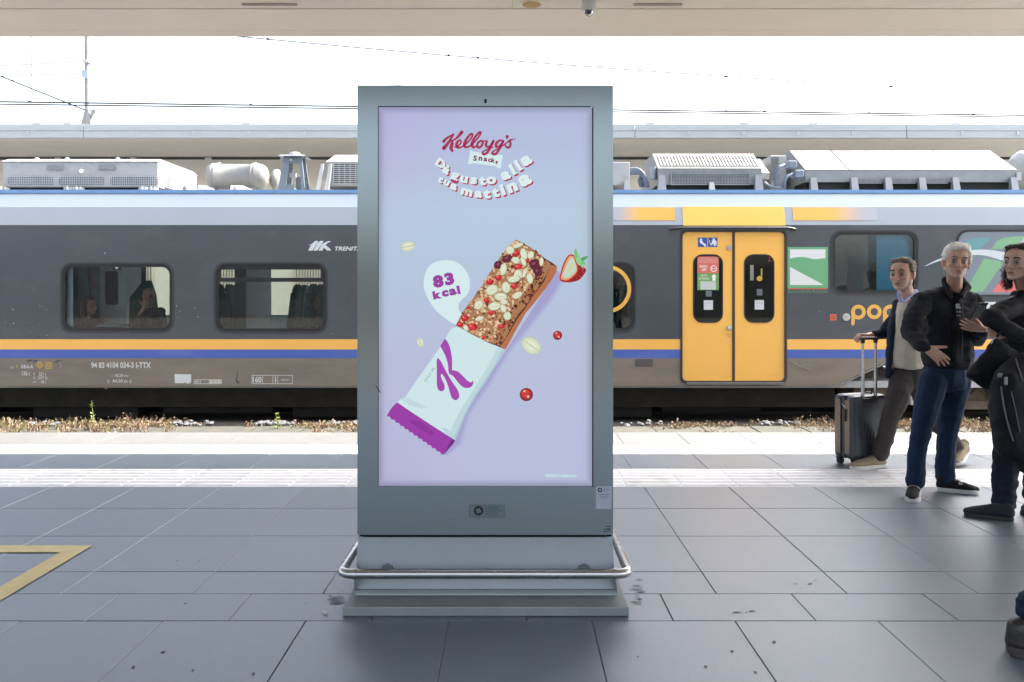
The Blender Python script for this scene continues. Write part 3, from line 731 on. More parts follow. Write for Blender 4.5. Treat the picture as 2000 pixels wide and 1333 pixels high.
        MB().box(TX(wx0+1), TX(wx1-1), DT + .018, DT + .024, TZ(630), TZ(498)).build('door_pane', glass_mat('door_glass', (.26,.30,.30), .07), d)
        return d
    dl = leaf(1333.5, 1430.5, 1354, 1412.5, True); dr = leaf(1436, 1532.5, 1453.5, 1513, False)
    MB().box(TX(1431), TX(1435.5), DT + .004, DT + .05, TZ(744), TZ(453.5)).build('door_gasket', M_trim, tr)
    fr = MB().plate(rrect(TX(1328.5), TZ(749), TX(1537), TZ(450), 11 / F * DT), [rrect(TX(1333), TZ(745), TX(1533), TZ(453), 9 / F * DT)], DT - .008, DT + .011).build('door_surround', M_trim, tr)
    MB().box(TX(1340), TX(1528), DT - .05, DT - .009, TZ(752), TZ(746.5)).build('door_step', mat('step_metal', (.16,.16,.165), rough=.5, metal=.5), tr, bevel=.004)
    q = [P(*a) for a in ((1308,449,DT-.01),(1316,446.5,DT-.03),(1330,445.5,DT-.04),(1536,445.5,DT-.04),(1547,446.5,DT-.03),(1555,449,DT-.01))]
    MB().tube(q, .018, 8).build('rain_strip', M_trim, tr)
    pr = Print(DT + .012, 4e-5, .0012)      # pictograms, sensor and release button on the left leaf
    blu = (52,84,160)
    pr.rect(1363,464.5,1381.5,483,blu); pr.rect(1383,464.5,1401.5,483,blu)
    pr.ell(1369,468,2.2,2.2,0,(225,232,240)); pr.poly([(1366,470),(1371,470),(1374,475),(1378,477),(1379,482),(1376,482),(1373,478),(1368,476)], (225,232,240))
    pr.ell(1394,468,2.1,2.1,0,(225,232,240)); pr.poly([(1390,470),(1398,470),(1399,475),(1397,481),(1394,481),(1394,476),(1389,479),(1388,477),(1391,474)], (225,232,240)); pr.stroke([(1385.5,470,1),(1387,475,1),(1389,480,1)], (225,232,240), 2); pr.stroke([(1398,471,.9),(1400,476,.9),(1400,481,.9)], (225,232,240), 2)
    pr.text('PREMERE', 1418, 652.6, 1427, 655, (170,125,60)); pr.text('APRI', 1420.5, 656.5, 1425, 658.6, (170,125,60))
    pr.build('pictogram', M_PRINT, dl)
    for cy, r, m_, nm in ((484, 5, mat('grey_disc', (.38,.38,.37), rough=.5), 'grey_disc'), (640.5, 5, mat('green_button_ring', (.32,.46,.34), rough=.4), 'door_button')):
        c = P(1424.5, cy, DT); o = MB().cyl((c.x, DT + .0115, c.z), (c.x, DT - .004, c.z), r / F * DT, n=20).build(nm, m_, dl)
        if nm == 'door_button': MB().cyl((c.x, DT - .0045, c.z), (c.x, DT - .009, c.z), 3 / F * DT, n=16).build('button_face', mat('pale_button', (.62,.66,.64), rough=.4), o)
    pr = Print(DT + .018, 4e-5, .001)
    pr.rect(1362,501,1404,534,(212,112,100)); pr.rect(1362,534.2,1404,567,(112,158,92)); pr.rect(1368,550,1398,566,(200,206,206))
    for y, t in ((503.5,'UTILIZZARE PORTA CON'),(507.5,'IMBARCO PASSEGGERI'),(511.5,'DA QUESTO ACCESSO')): pr.text(t, 1364, y, 1402, y + 2.6, (232,190,185), .01)
    pr.text('SENZA', 1366, 518.5, 1382, 523, (236,225,222), .03); pr.text('APP', 1370, 525, 1380, 529.5, (236,225,222), .03)
    pr.ring(1394,525,5.6,1.5,(240,232,230)); pr.rect(1390,524.4,1398,525.8,(240,232,230))
    pr.text('SALITA', 1368, 536.5, 1381, 540.5, (215,228,210), .02); pr.text('ENTRANCE', 1365, 542.5, 1385, 546.5, (215,228,210), .02)
    pr.poly([(1394.5,535.5),(1400,541),(1397.5,541),(1397.5,549),(1391.5,549),(1391.5,541),(1389,541)], (235,240,235))
    for y in (553, 557, 561): pr.rect(1371, y, 1394, y + .8, (175,180,182))
    pr.build('entry_notice', M_PRINT, dl); pr = Print(DT + .018, 4e-5, .001)
    pr.rect(1374.5,587,1392.5,605.5,(205,210,216)); pr.rect(1378.5,568,1390,579.5,(105,112,122))
    for y in (590, 593): pr.rect(1377, y, 1390, y + .7, (170,176,182))
    pr.build('sticker', M_PRINT, dl)
    pr = Print(DT + .018, 4e-5, .001)
    pr.rect(1474,586.5,1492,605,(205,210,216)); pr.rect(1478,565,1489,577.5,(100,106,114)); pr.ell(1483.5,544.5,6,5.5,0,(196,160,60),8); pr.rect(1486,525,1489,540,(178,158,88))
    pr.build('sticker', M_PRINT, dr); pr = Print(DT + .018, 4e-5, .001); pr.text('25', 1500, 502, 1510, 511, (190,85,60)); pr.build('door_number', M_PRINT, dr); pr = Print(DT + .018, 4e-5, .001); pr.rect(1465,518,1472,548,(130,130,125)); pr.build('pale_strip', M_PRINT, dr); pr = Print(DT + .018, 4e-5, .001)
    for y in (590, 593): pr.rect(1476.5, y, 1489.5, y + .7, (170,176,182))
    pr.build('sticker', M_PRINT, dr)
    # ---- operator logo and lettering, left
    pr = Print(DT, 4e-5, .002); lx = lambda x: 590 + x / 18.18; ly = lambda y: 460 + y / 18.18
    wc = (206,216,222)
    for pl in ([(215,545),(370,545),(500,340),(580,220),(550,200),(470,200),(400,250),(330,350),(260,450)],
               [(400,545),(540,545),(660,365),(765,220),(740,200),(640,200),(580,260),(500,380)],
               [(585,545),(720,545),(775,440),(900,545),(1035,545),(980,460),(880,380),(830,350),(900,280),(1035,222),(960,205),(860,230),(740,300),(660,400)],
               [(220,380),(300,320),(400,290),(520,290),(640,310),(760,350),(850,400),(760,400),(620,345),(500,325),(400,320),(300,350)]):
        pr.poly([(lx(x), ly(y)) for x, y in pl], wc)
    pr.text('TRENITALIA', 652, 482, 724, 490, wc, .03, .33)
    pr.build('operator_logo', M_PRINT, tr)
    # ---- round yellow lettering
    pr = Print(DT, 4e-5, .002); yc = (228,176,84)
    pr.ring(1676.4, 610, 10.8, 7.2, yc); pr.stroke([(1666.2,610,7.2),(1666.2,622,7.2),(1665.6,633,6.5)], yc)
    pr.ring(1707.4, 609.4, 10.8, 7.2, yc)
    pr.ring(1738.4, 610, 10.8, 7.2, yc); pr.stroke([(1728.2,610,7.2),(1728.2,622,7.2),(1727.6,633,6.5)], yc)
    pr.build('model_lettering', M_PRINT, tr)
    pr = Print(DT, 4e-5, .002); pr.rect(1621,614,1633.5,626.5,(206,98,76)); pr.ring(1627.2,620.3,3,1.3,(90,50,45)); pr.ell(1627.2,620.3,1,1,0,(90,50,45)); pr.build('emergency_plate', M_PRINT, tr)
    c = P(1652.5, 619.6, DT); o = MB().cyl((c.x, DT - .0003, c.z), (c.x, DT - .014, c.z), 7.3 / F * DT, n=24).build('round_lock', mat('lock_grey', (.5,.5,.48), rough=.4, metal=.3), tr, bevel=.003)
    pr = Print(DT - .014, 4e-5, .0006); pr.text('WC', 1649, 617.8, 1656, 621.4, (120,120,118)); pr.build('lock_mark', M_PRINT, o)
    # ---- regional sign
    pr = Print(DT, 4e-5, .002); g = (104,168,124)
    pr.rect(1538,483,1617,563,g); pr.poly([(1543,487.5),(1612,487.5),(1612,504.5)] + catmull([(1612,504.5),(1590,506.5),(1570,502.5),(1555,503),(1543,505.5)], 5), (218,222,224))
    pr.poly([(1543,522),(1609,557),(1543,557)], (218,222,224)); pr.rect(1539,563.6,1616,565.6,(205,105,80)); pr.text('RegioneEmilia-Romagna', 1539, 567.2, 1617, 574, (84,140,104), .02)
    pr.build('regional_sign', M_PRINT, tr)
    # yellow circle over the window beside the kiosk
    pr = Print(DT, 4e-5, .008); pr.ring(1186, 565, 43, 7.5, yc, 60); pr.build('yellow_ring', M_PRINT, tr)
    # ---- maintenance lettering along the skirt
    pr = Print(DT, 4e-5, .002); w = (205,208,206); yb = (215,170,60)
    pr.text('94 83 4104 034-3 I-TTX', 178, 708, 295, 719.5, w, .03)
    pr.rect(268.5, 720.2, 270.5, 721.2, w)
    pr.build('wagon_number', M_PRINT, tr); pr = Print(DT, 4e-5, .002)
    pr.text('KB-k-A', 42, 713, 65, 720, w, .03); pr.ring(77.5, 713.5, 5.4, 1.4, yb); pr.text('D', 75.6, 710.6, 79.6, 716.4, yb, .03)
    pr.frame(89, 708, 101.5, 720.5, 1.3, yb); pr.ring(95.2, 714, 2.8, 1.4, yb); pr.rect(32.5,713,34,719,(170,165,70))
    pr.text('136 t', 43, 725.5, 59, 734, w, .02); pr.text('R', 66, 728, 68.5, 734, w, .02); pr.text('251 t', 76, 727.5, 90, 734.2, w, .02); pr.text('R', 66, 735.6, 68.5, 741, w, .02); pr.text('(227 t)', 74.5, 735.6, 92.5, 742, w, .02); pr.text('42 t', 80, 743.2, 90, 749, w, .02); pr.text('-<', 64, 743.5, 71, 748.5, w, .01)
    pr.build('weight_table', M_PRINT, tr); pr = Print(DT, 4e-5, .002)
    pr.text('- 18.20 m -', 218, 731, 254, 736.6, w, .01); pr.text('|-  84.20 m -|', 210.5, 741.5, 256, 749.4, w, .02)
    pr.build('length_marks', M_PRINT, tr); pr = Print(DT, 4e-5, .002)
    pr.poly([(341,731),(373.5,731.5),(373.5,746),(371,749.5),(364,749.5),(361.5,747),(359,749),(341.5,749)], (208,214,218))
    pr.build('blank_patch', M_PRINT, tr); pr = Print(DT, 4e-5, .002)
    pr.frame(379,741.5,433,750.5,1.1,w); pr.text('REV', 380.8, 743.4, 390, 748.6, w, .02); pr.rect(408,742.6,431.9,749.4,(170,168,162)); pr.text('20-10-25', 409, 743.7, 431, 748.4, (225,228,226), .02); pr.rect(391,742.6,392,749.4,w)
    pr.build('revision_plate', M_PRINT, tr); pr = Print(DT, 4e-5, .002)
    pr.frame(491.8,733,571.5,750.3,1.1,w); pr.text('160', 493.6, 736, 511, 748, w, .03); pr.rect(512.5,734,513.5,749.3,w); pr.rect(532.5,734,533.5,749.3,w); pr.rect(537,736,539.3,747.5,w); pr.rect(542,734,543,749.3,w); pr.text('2000 kW', 549, 740.4, 564.5, 744, w, .01)
    pr.rect(40, 709.4, 44, 710.4, (150,150,146))
    pr.build('speed_plate', M_PRINT, tr)
    # chips, scratches and dirt runs on the side
    pr = Print(DT, 4e-5, .0015); rr = random.Random(8)
    for px, py, k in ((205,495,1.6),(380,602,1.2),(386,619,1.3),(25,605,1.5),(27,632,2),(83,600,1),(91,605,1.2),(92,655,1),(63,640,.8),(60,648,.8),(650,652,.9),(352,608,1),(366,610,.8),(347,620,.8),(78,598,1),(345,598,1.6),(11,630,1),(1528,598,1.4),(1600,609,1)):
        pr.ell(px, py, k, k * .6, rr.uniform(0, 180), (160,168,174), 7, .4)
    for _ in range(26): px, py = rr.uniform(0, 700), rr.uniform(585, 660); pr.ell(px, py, rr.uniform(.4, 1), rr.uniform(.3, .6), rr.uniform(0, 180), (140,148,156), 6, .3)
    pr.stroke([(464,720,.6),(463.5,732,1.2),(462,744,2.2),(466,748,2.6)], (58,55,52), 4)
    for px in (58, 70, 113): pr.ell(px, 705 + rr.uniform(-1, 2), 7, 2.4, rr.uniform(-10, 10), (84,82,82), 10, .3)
    pr.ell(75, 707, 1.5, 1.5, 0, (190,192,192), 7, .4); pr.stroke([(115,706,.6),(119,712,1),(119,720,.8)], (170,172,170), 3); pr.ell(23,718,3,3.6,0,(140,150,148),8,.4)
    pr.stroke([(1548,705,1),(1556,712,2.5),(1568,718,2),(1582,722,3)], (140,136,130), 3)
    for k in range(14): pr.ell(1545 + k * 2.8, 706 + k * 1.3 + rr.uniform(-2, 2), rr.uniform(.8, 2), rr.uniform(.5, 1.2), rr.uniform(0, 90), (146,142,136), 7, .4)
    pr.rect(1241, 702, 1275, 716, (84,82,84)); pr.ell(228,522.5,0,0,0,(0,0,0),3)
    tag(pr.build('paint_chips', M_PRINT, tr), kind='stuff')
    pr = Print(DT + .012, 4e-5, .0008); pr.rect(221, 515.5, 235.5, 527.5, (28,34,44)); pr.ell(228,521.5,3.6,3.8,0,(220,222,226)); pr.ell(228,521.5,1.4,1.6,0,(160,60,60)); pr.build('window_sticker', M_PRINT, tr)
    # ---- far side wall, floor, ceiling, interior
    X0, X1 = TX(-1400), TX(3400); DF = DT + 2.65
    holes = []
    for k in range(-9, 10):
        c = k * 2.1 + .75; zb, zt2 = (1.02, 1.92)
        if c + .9 < X1 and c - .9 > X0 and not (1.9 < c < 5.2): holes.append(rrect(c - .86, zb, c + .86, zt2, .12))
    MB().plate([(X0,-.02),(X1,-.02),(X1,ZR-.07),(X0,ZR-.07)], holes, DF, DF + .06).build('far_side_wall', mat('interior_grey_wall', (.75,.78,.8), rough=.5), tr)
    MB().box(X0, X1, DT + .08, DF - .01, .08, .17).build('floor', mat('train_floor', (.45,.47,.5), rough=.6), tr)
    MB().box(X0, X1, DT + .08, DF - .01, 2.42, 2.46).build('ceiling', mat('interior_ceiling', (.8,.82,.82), rough=.6), tr)
    mi = mat('interior_grey_panel', (.72,.80,.88), rough=.5, var=.05); ms = mat('dark_teal_seat_fabric', (.02,.085,.095), rough=.85, var=.3, scale=20); mgn = mat('dark_green_bellows', (.03,.10,.085), rough=.8)
    mblue = mat('bright_blue_panel', (.06,.50,.92), rough=.4)
    def seat(x, D, back=1, h=1.48, two=True):
        s = MB(); w = .44
        for j in ((0, 1) if two else (0,)):
            y0 = D + j * .48
            s.hexa([(x-.05,y0,.55),(x+.05,y0,.55),(x+.05,y0+w,.55),(x-.05,y0+w,.55)], [(x-.05+.10*back,y0+.02,h-.12),(x+.05+.10*back,y0+.02,h-.12),(x+.05+.10*back,y0+w-.02,h-.12),(x-.05+.10*back,y0+w-.02,h-.12)])
            s.hexa([(x-.05+.10*back,y0+.04,h-.12),(x+.05+.10*back,y0+.04,h-.12),(x+.05+.10*back,y0+w-.04,h-.12),(x-.05+.10*back,y0+w-.04,h-.12)], [(x-.04+.12*back,y0+.12,h),(x+.04+.12*back,y0+.12,h),(x+.04+.12*back,y0+w-.12,h),(x-.04+.12*back,y0+w-.12,h)])
            xa, xb = sorted((x - .05 * back, x - .48 * back)); s.box(xa, xb, y0, y0 + w, .52, .64)
        return s.build('seat', ms, tr, bevel=.03)
    for px, D, b in ((148, 12.0, -1), (175, 12.55, -1), (345, 12.2, 1)): seat((px - CX) / F * D, D, b, h=1.9 if px < 200 else 1.42)
    for px, D, b in ((432,12.1,-1),(470,12.9,-1),(560,12.9,1),(590,12.0,1),(618,12.1,1),(655,12.8,1),(740,12,1),(800,12.9,1),(880,12,-1),(1040,12,1),(1110,12.9,-1),(1190,12,1),(1210,12.8,1)): seat((px - CX) / F * D, D, b, h=1.52)
    for px, D, b in ((1640,12.0,1),(1950,12.1,1),(2050,12.6,1)): seat((px - CX) / F * D, D, b, h=1.5)
    # partition with a dark glazed door, red strip, bellows, blue panels
    D = 12.4; xa, xb = P(193, 0, D).x, P(246, 0, D).x
    o = MB().plate([(xa,.17),(xb,.17),(xb-.04,2.4),(xa+.04,2.4)], [rrect(P(204,0,D).x, P(0,596,D).z, P(231,0,D).x, P(0,530,D).z, .04)], D, D + .05).build('partition', mi, tr)
    MB().box(P(204,0,D).x, P(231,0,D).x, D + .02, D + .025, P(0,596,D).z, P(0,530,D).z).build('door_pane', glass_mat('smoked_glass', (.12,.14,.13), .06), o)
    MB().box(P(183,0,D).x, P(188,0,D).x, D - .02, D - .005, P(0,565,D).z, P(0,540,D).z).build('red_strip', mat('red_plastic', (.5,.03,.03), rough=.4), tr)
    MB().plate([P(248,0,D).xz, P(292,0,D).xz] and [(P(250,618,D).x,P(0,650,D).z),(P(292,0,D).x,P(0,650,D).z),(P(308,0,D).x,P(0,620,D).z),(P(302,0,D).x,P(0,575,D).z),(P(293,0,D).x,P(0,548,D).z),(P(278,0,D).x,P(0,548,D).z),(P(252,0,D).x,P(0,582,D).z)], [], D + .02, D + .06).build('bellows', mgn, tr)
    MB().box(P(249,0,D).x, P(275,0,D).x, D + .07, D + .11, P(0,600,D).z, 2.4).build('end_panel', mi, tr)
    MB().box(P(277,0,D).x, P(285,0,D).x, D - .02, D + .015, P(0,556,D).z, 2.4).build('pillar', M_rub, tr)
    MB().box(P(124,0,11.4).x, P(143,0,11.4).x, 11.39, 11.40, .9, 2.35).build('curtain', mat('pale_blue_curtain', (.6,.75,.95), rough=.8), tr)
    MB().box(P(178,0,12.2).x, P(262,0,12.2).x, 11.75, 12.3, .90, .935).build('table', mat('pale_blue_table', (.30,.42,.52), rough=.4), tr, bevel=.01)
    D = 12.3
    MB().box(P(481,0,D).x, P(528,0,D).x, D, D + .05, .17, 2.4).build('partition', mi, tr)
    MB().box(P(455,0,D).x, P(478,0,D).x, D + .1, D + .15, .17, 2.4).build('partition', mat('dark_green_panel', (.06,.13,.12), rough=.5), tr)
    MB().box(P(1712,0,11.4).x, P(1792,0,11.4).x, 11.40, 11.41, .9, 2.35).build('blue_sheet', mblue, tr)  # flat blue sheet close behind the window glass
    D = 12.6
    MB().box(P(1698,0,D).x, P(1711.5,0,D).x, D, D + .04, .17, 2.4).build('blue_partition', mblue, tr)
    MB().box(P(1702,0,D).x, P(1729,0,D).x, D - .03, D - .005, P(0,565,D).z, P(0,514,D).z).build('notice_board', mat('ochre_notice', (.42,.28,.08), rough=.6), tr)
    MB().box(P(1668,0,D).x, P(1697,0,D).x, D + .2, D + .26, .17, P(0,498,D).z).build('cabinet', mi, tr)
    MB().box(P(1717,0,D).x, P(1724,0,D).x, D - .04, D - .005, P(0,472,D).z, P(0,455,D).z).build('white_notice', mat('white_notice', (.6,.65,.7), rough=.5), tr)
    D = 12.6
    MB().box(P(1330,0,D).x, P(1540,0,D).x, D, D + .05, .17, 2.4).build('vestibule_wall', mat('vestibule_dark', (.03,.035,.04), rough=.5), tr)
    MB().tube([(P(1483,0,11.9).x, 11.9, .2), (P(1483,0,11.9).x, 11.9, 2.4)], .018, 8).build('grab_pole', mat('yellow_pole', (.5,.4,.05), rough=.4), tr)
    q = [(P(1462 + 16 * math.sin(a), 0, 12.2).x, 12.2, P(0, 565 - 14 * math.cos(a), 12.2).z) for a in [k * .2 for k in range(9)]]
    MB().tube(q, .03, 8).build('red_hose', mat('dull_red', (.25,.04,.03), rough=.6), tr)
    # ---- underframe
    MB().box(TX(-40), TX(1640), DT + .18, DT + 2.4, -.20, .075).build('equipment_case', M_brn, tr)
    for a, b, z in ((40,250,-.36),(300,520,-.30),(560,900,-.36),(1000,1280,-.36),(1300,1500,-.28)):
        MB().box(TX(a), TX(b), DT + .3, DT + .9, z, -.21).build('underfloor_box', M_dark, tr, bevel=.01)
    MB().box(X0, X1, DT + 1.1, DT + 1.5, -.40, .075).build('centre_beam', M_dark, tr)
    mw = mat('wheel_steel', (.10,.08,.065), rough=.6, metal=.4, var=.3); mbg = mat('bogie_brown', (.16,.13,.10), rough=.75, var=.35, scale=6)
    for cx in (TX(1900), TX(-280)):
        bg = MB().box(cx - 1.5, cx + 1.5, DT + .30, DT + .42, -.12, .10)
        bg.hexa([(cx-.5,DT+.28,-.25),(cx+.5,DT+.28,-.25),(cx+.5,DT+.44,-.25),(cx-.5,DT+.44,-.25)], [(cx-.9,DT+.28,-.12),(cx+.9,DT+.28,-.12),(cx+.9,DT+.44,-.12),(cx-.9,DT+.44,-.12)])
        for s_ in (-1, 1):
            bg.box(cx + s_ * 1.2 - .16, cx + s_ * 1.2 + .16, DT + .22, DT + .34, -.17, .12)
            bg.cyl((cx + s_ * .45, DT + .26, -.08), (cx + s_ * .45, DT + .26, .22), .10, n=14)
        b = bg.build('bogie_frame', mbg, tr, bevel=.01)
        for s_ in (-1, 1):
            wx = cx + s_ * 1.2
            MB().lathe([(.10, DT+.50), (.40, DT+.52), (.42, DT+.60), (.445, DT+.64), (.10, DT+.66)], (wx, 0, -.035), 'y', 32).build('wheel', mw, b)
            MB().cyl((wx, DT + .18, -.035), (wx, DT + .5, -.035), .11, n=18).build('axle_box', mbg, b)
        for k in range(5):
            a = cx - 1.0 + k * .42; MB().tube([(a,DT+.2,.2),(a+.1,DT+.16,.05),(a+.25,DT+.2,-.02),(a+.4,DT+.22,.15)], .018, 6).build('hose', M_cable, b)
    # white axle guard seen between the walkers' legs
    MB().box(P(1775,0,DT+.1).x, P(1788,0,DT+.1).x, DT + .05, DT + .16, TZ(793), TZ(776)).build('sand_box', mat('sand_box_cream', (.45,.43,.38), rough=.6), tr, bevel=.01)
    return tr, ZR
TRAIN, ZROOF = train()

def roof_kit():
    tr = TRAIN; ZR = ZROOF
    def X(px, D): return (px - CX) / F * D
    def Z(py, D): return H - (py - HY) / F * D
    def grille(parent, x0, x1, y, z0, z1, nx, nz, m_=M_mesh, chamf=0):
        MB().plate([(x0,z0),(x1,z0),(x1,z1),(x0,z1)] if not chamf else [(x0+chamf,z0),(x1-chamf,z0),(x1,z0+chamf),(x1,z1-chamf),(x1-chamf,z1),(x0+chamf,z1),(x0,z1-chamf),(x0,z0+chamf)], [], y - .004, y - .001).build('grille_recess', mat_g, parent)
        mb = MB(); t = .0042
        for i in range(nx + 1): x = x0 + (x1 - x0) * i / nx; mb.box(x - t, x + t, y - .012, y - .006, z0 + (chamf if i in (0, nx) else 0), z1 - (chamf if i in (0, nx) else 0))
        for j in range(nz + 1): z = z0 + (z1 - z0) * j / nz; mb.box(x0 + (chamf if j in (0, nz) else 0), x1 - (chamf if j in (0, nz) else 0), y - .014, y - .0121, z - t, z + t)
        tag(mb.build('grille', m_, parent), kind='stuff')
    mat_g = mat('grille_recess_dark', (.015,.017,.02), rough=.8)
    lightg = mat('light_grille_bars', (.36,.38,.40), rough=.6)
    def feet(xs, D, parent_box, m_=M_wbox):
        for x in xs:
            mb = MB().box(x - .05, x + .05, D - .12, D + .02, ZR, ZR + .10); mb.hexa([(x-.09,D-.16,ZR),(x+.09,D-.16,ZR),(x+.09,D-.05,ZR),(x-.09,D-.05,ZR)], [(x-.05,D-.13,ZR+.06),(x+.05,D-.13,ZR+.06),(x+.05,D-.05,ZR+.06),(x-.05,D-.05,ZR+.06)])
            mb.cyl((x, D - .13, ZR + .06), (x, D - .13, ZR + .10), .018, n=8); mb.build('mounting_foot', m_, parent_box)
    # L1 long white box
    D = 11.85; x0, x1 = X(5, D), X(309, D); z0, z1 = Z(366, D), Z(316, D); Db = 13.3
    b = MB().hexa([(x0,D,z0),(x1,D,z0),(x1,Db,z0),(x0,Db,z0)], [(x0,D,z1),(x1,D,z1),(x1,Db,z1),(x0,Db,z1)]).build('roof_unit', M_wbox, tr, bevel=.012)
    MB().hexa([(x0-.01,D-.02,z1+.001),(x1+.01,D-.02,z1+.001),(x1+.01,Db,z1+.001),(x0-.01,Db,z1+.001)], [(x0+.03,D+.1,z1+.05),(x1-.02,D+.1,z1+.05),(x1-.02,Db-.1,z1+.05),(x0+.03,Db-.1,z1+.05)]).build('unit_lid', M_wbox, b)
    for a, c in ((15,105),(115,205),(215,309)): grille(b, X(a,D), X(c,D), D, Z(363,D), Z(346,D), 26, 5, lightg, .03)
    for a in (93, 195):
        MB().box(X(a,D), X(a+31,D), D - .02, D - .002, Z(332,D), Z(324,D)).build('handle_plate', M_gbox, b)
    MB().box(x0, x1, D + .04, D + .5, ZR, z0 - .001).build('shadow_gap_box', M_dark, b)  # dark box standing in for the shade below the unit
    MB().cyl((X(160,D), D - .004, Z(335,D)), (X(160,D), D - .025, Z(335,D)), 4.2 / F * D, n=18).build('round_cap', mat('cap_white', (.75,.77,.8), rough=.4), b)
    for px in (60, 120, 220): MB().lathe([(.03, z1 + .05), (.035, z1 + .07), (.01, z1 + .085)], (X(px, D), D + .15, 0)).build('lifting_eye', M_wbox, b)
    xe = x1 + .003
    for yc, r in ((12.2, .14), (12.8, .11)):
        n = 12; pts = [(xe, yc - r, z0)] + [(xe, yc - r * math.cos(math.pi * k / n), z0 + r * 1.3 * math.sin(math.pi * k / n)) for k in range(n + 1)]
        MB().add(pts[1:], [tuple(range(n + 1))]).build('cable_arch', mat_g, b)
    mb = MB()
    for k in range(7): mb.box(xe, xe + .006, 11.92, 12.55, z0 + .03 + k * .03, z0 + .042 + k * .03)
    tag(mb.build('louvre', lightg, b), kind='stuff')
    feet([X(12,D), X(140,D), X(158,D), X(285,D), X(302,D)], D, b)
    # L2 cylindrical air tank with strapped ends
    D = 12.35; xa, xb = X(408, D), X(513, D); zc = Z(346, D); r = 25.5 / F * D
    prof = [(r*.55, xa-.01),(r*.9, xa+.02),(r*1.0, xa+.06),(r*1.04, xa+.07),(r*1.04, xa+.09),(r*.98, xa+.10),(r*1.04, xa+.115),(r*1.04, xa+.135),(r*.97, xa+.145),(r*.97, xb-.15),(r*1.04, xb-.14),(r*1.04, xb-.12),(r*.98, xb-.11),(r*1.04, xb-.095),(r*1.04, xb-.07),(r*1.0, xb-.05),(r*.95, xb),(r*.78, xb+.05),(r*.5, xb+.075)]
    t = MB().lathe(prof, (0, D, zc), 'x', 36).build('air_tank', M_tank, tr)
    MB().lathe([(r*.4, xb+.05),(r*.85, xb+.10),(r*.92, xb+.13),(r*.92, xb+.17),(r*.6, xb+.2)], (0, D + .25, zc - .03), 'x', 28).build('tank_flange', M_tank, t)
    for a in (427, 497): MB().cyl((X(a,D), D, zc + r * .98), (X(a,D), D, zc + r * 1.12), .03, n=10).build('tank_boss', M_wbox, t)
    for a in (420, 500): MB().hexa([(X(a,D)-.06,D-.16,ZR),(X(a,D)+.06,D-.16,ZR),(X(a,D)+.06,D+.16,ZR),(X(a,D)-.06,D+.16,ZR)], [(X(a,D)-.03,D-.12,zc-r*.8),(X(a,D)+.03,D-.12,zc-r*.8),(X(a,D)+.03,D+.12,zc-r*.8),(X(a,D)-.03,D+.12,zc-r*.8)]).build('saddle', M_gbox, t)
    for a, dx in ((395, .28), (458, 0), (468, .3)):
        x = X(a, 11.8); MB().hexa([(x-.04,11.7,ZR),(x+.04+dx,11.75,ZR),(x+.04+dx,11.85,ZR),(x-.04,11.85,ZR)], [(x-.03,11.72,ZR+.12),(x+.03+dx*.1,11.75,ZR+.12),(x+.03+dx*.1,11.82,ZR+.12),(x-.03,11.82,ZR+.12)]).build('support_wedge', M_wbox, t, bevel=.005)
    MB().box(X(418,11.9), X(455,11.9), 11.75, 12.0, ZR, ZR + .05).build('low_box', M_gbox, t)
    # L3 exhaust tower with flat hood
    D = 12.1; cx = X(577, D); zt = Z(309, D); zb = ZR
    tw = MB()
    for sx, sy in ((-1,-1),(1,-1),(1,1),(-1,1)):
        w = .055 if sx < 0 else .025
        tw.hexa([(cx+sx*.165-w,D+sy*.16-.02,zb),(cx+sx*.165+w,D+sy*.16-.02,zb),(cx+sx*.165+w,D+sy*.16+.02,zb),(cx+sx*.165-w,D+sy*.16+.02,zb)],
                [(cx+sx*.10-w*.8,D+sy*.10-.015,zt),(cx+sx*.10+w*.8,D+sy*.10-.015,zt),(cx+sx*.10+w*.8,D+sy*.10+.015,zt),(cx+sx*.10-w*.8,D+sy*.10+.015,zt)])
    tw.box(cx-.14, cx+.02, D-.155, D-.14, zb+.0, zb+.16); tw.box(cx-.11, cx+.11, D-.12, D-.10, zt-.10, zt-.001); tw.box(cx-.02, cx+.13, D+.10, D+.12, zb+.1, zb+.3)
    t = tw.build('exhaust_tower', mat('blue_grey_metal', (.16,.19,.22), rough=.5, metal=.3, var=.2), tr)
    MB().hexa([(cx-.20,D-.2,zt+.001),(cx+.20,D-.2,zt+.001),(cx+.20,D+.2,zt+.001),(cx-.20,D+.2,zt+.001)], [(cx-.17,D-.18,zt+.02),(cx+.17,D-.18,zt+.02),(cx+.17,D+.18,zt+.02),(cx-.17,D+.18,zt+.02)]).build('hood', mat('hood_grey', (.22,.24,.26), rough=.5, metal=.3), t)
    MB().lathe([(.10, zt+.02),(.095, zt+.05),(.07, zt+.075),(.03, zt+.088)], (cx-.01, D, 0)).build('cowl', M_gbox, t)
    MB().cyl((cx - .03, D - .12, zt - .06), (cx - .03, D - .13, zt - .03), .02).build('lamp_cup', M_wbox, t)
    MB().box(cx-.07, cx+.02, D-.06, D, zb+.28, zb+.34).build('bracket_box', M_wbox, t)
    MB().lathe([(.05,zb),(.06,zb+.06),(.05,zb+.12)], (cx-.03, D-.04, 0)).build('valve', mat('teal_valve', (.12,.2,.22), rough=.5), t)
    # L4 louvred white unit running behind the kiosk
    D = 11.95; x0, x1 = X(634, D), X(905, D); z0, z1 = Z(364, D), Z(317, D)
    b = MB().hexa([(x0,D,z0),(x1,D,z0),(x1,13.2,z0),(x0,13.2,z0)], [(x0+.03,D,z1),(x1-.03,D,z1),(x1-.03,13.2,z1),(x0+.03,13.2,z1)]).build('roof_unit', M_wbox, tr, bevel=.01)
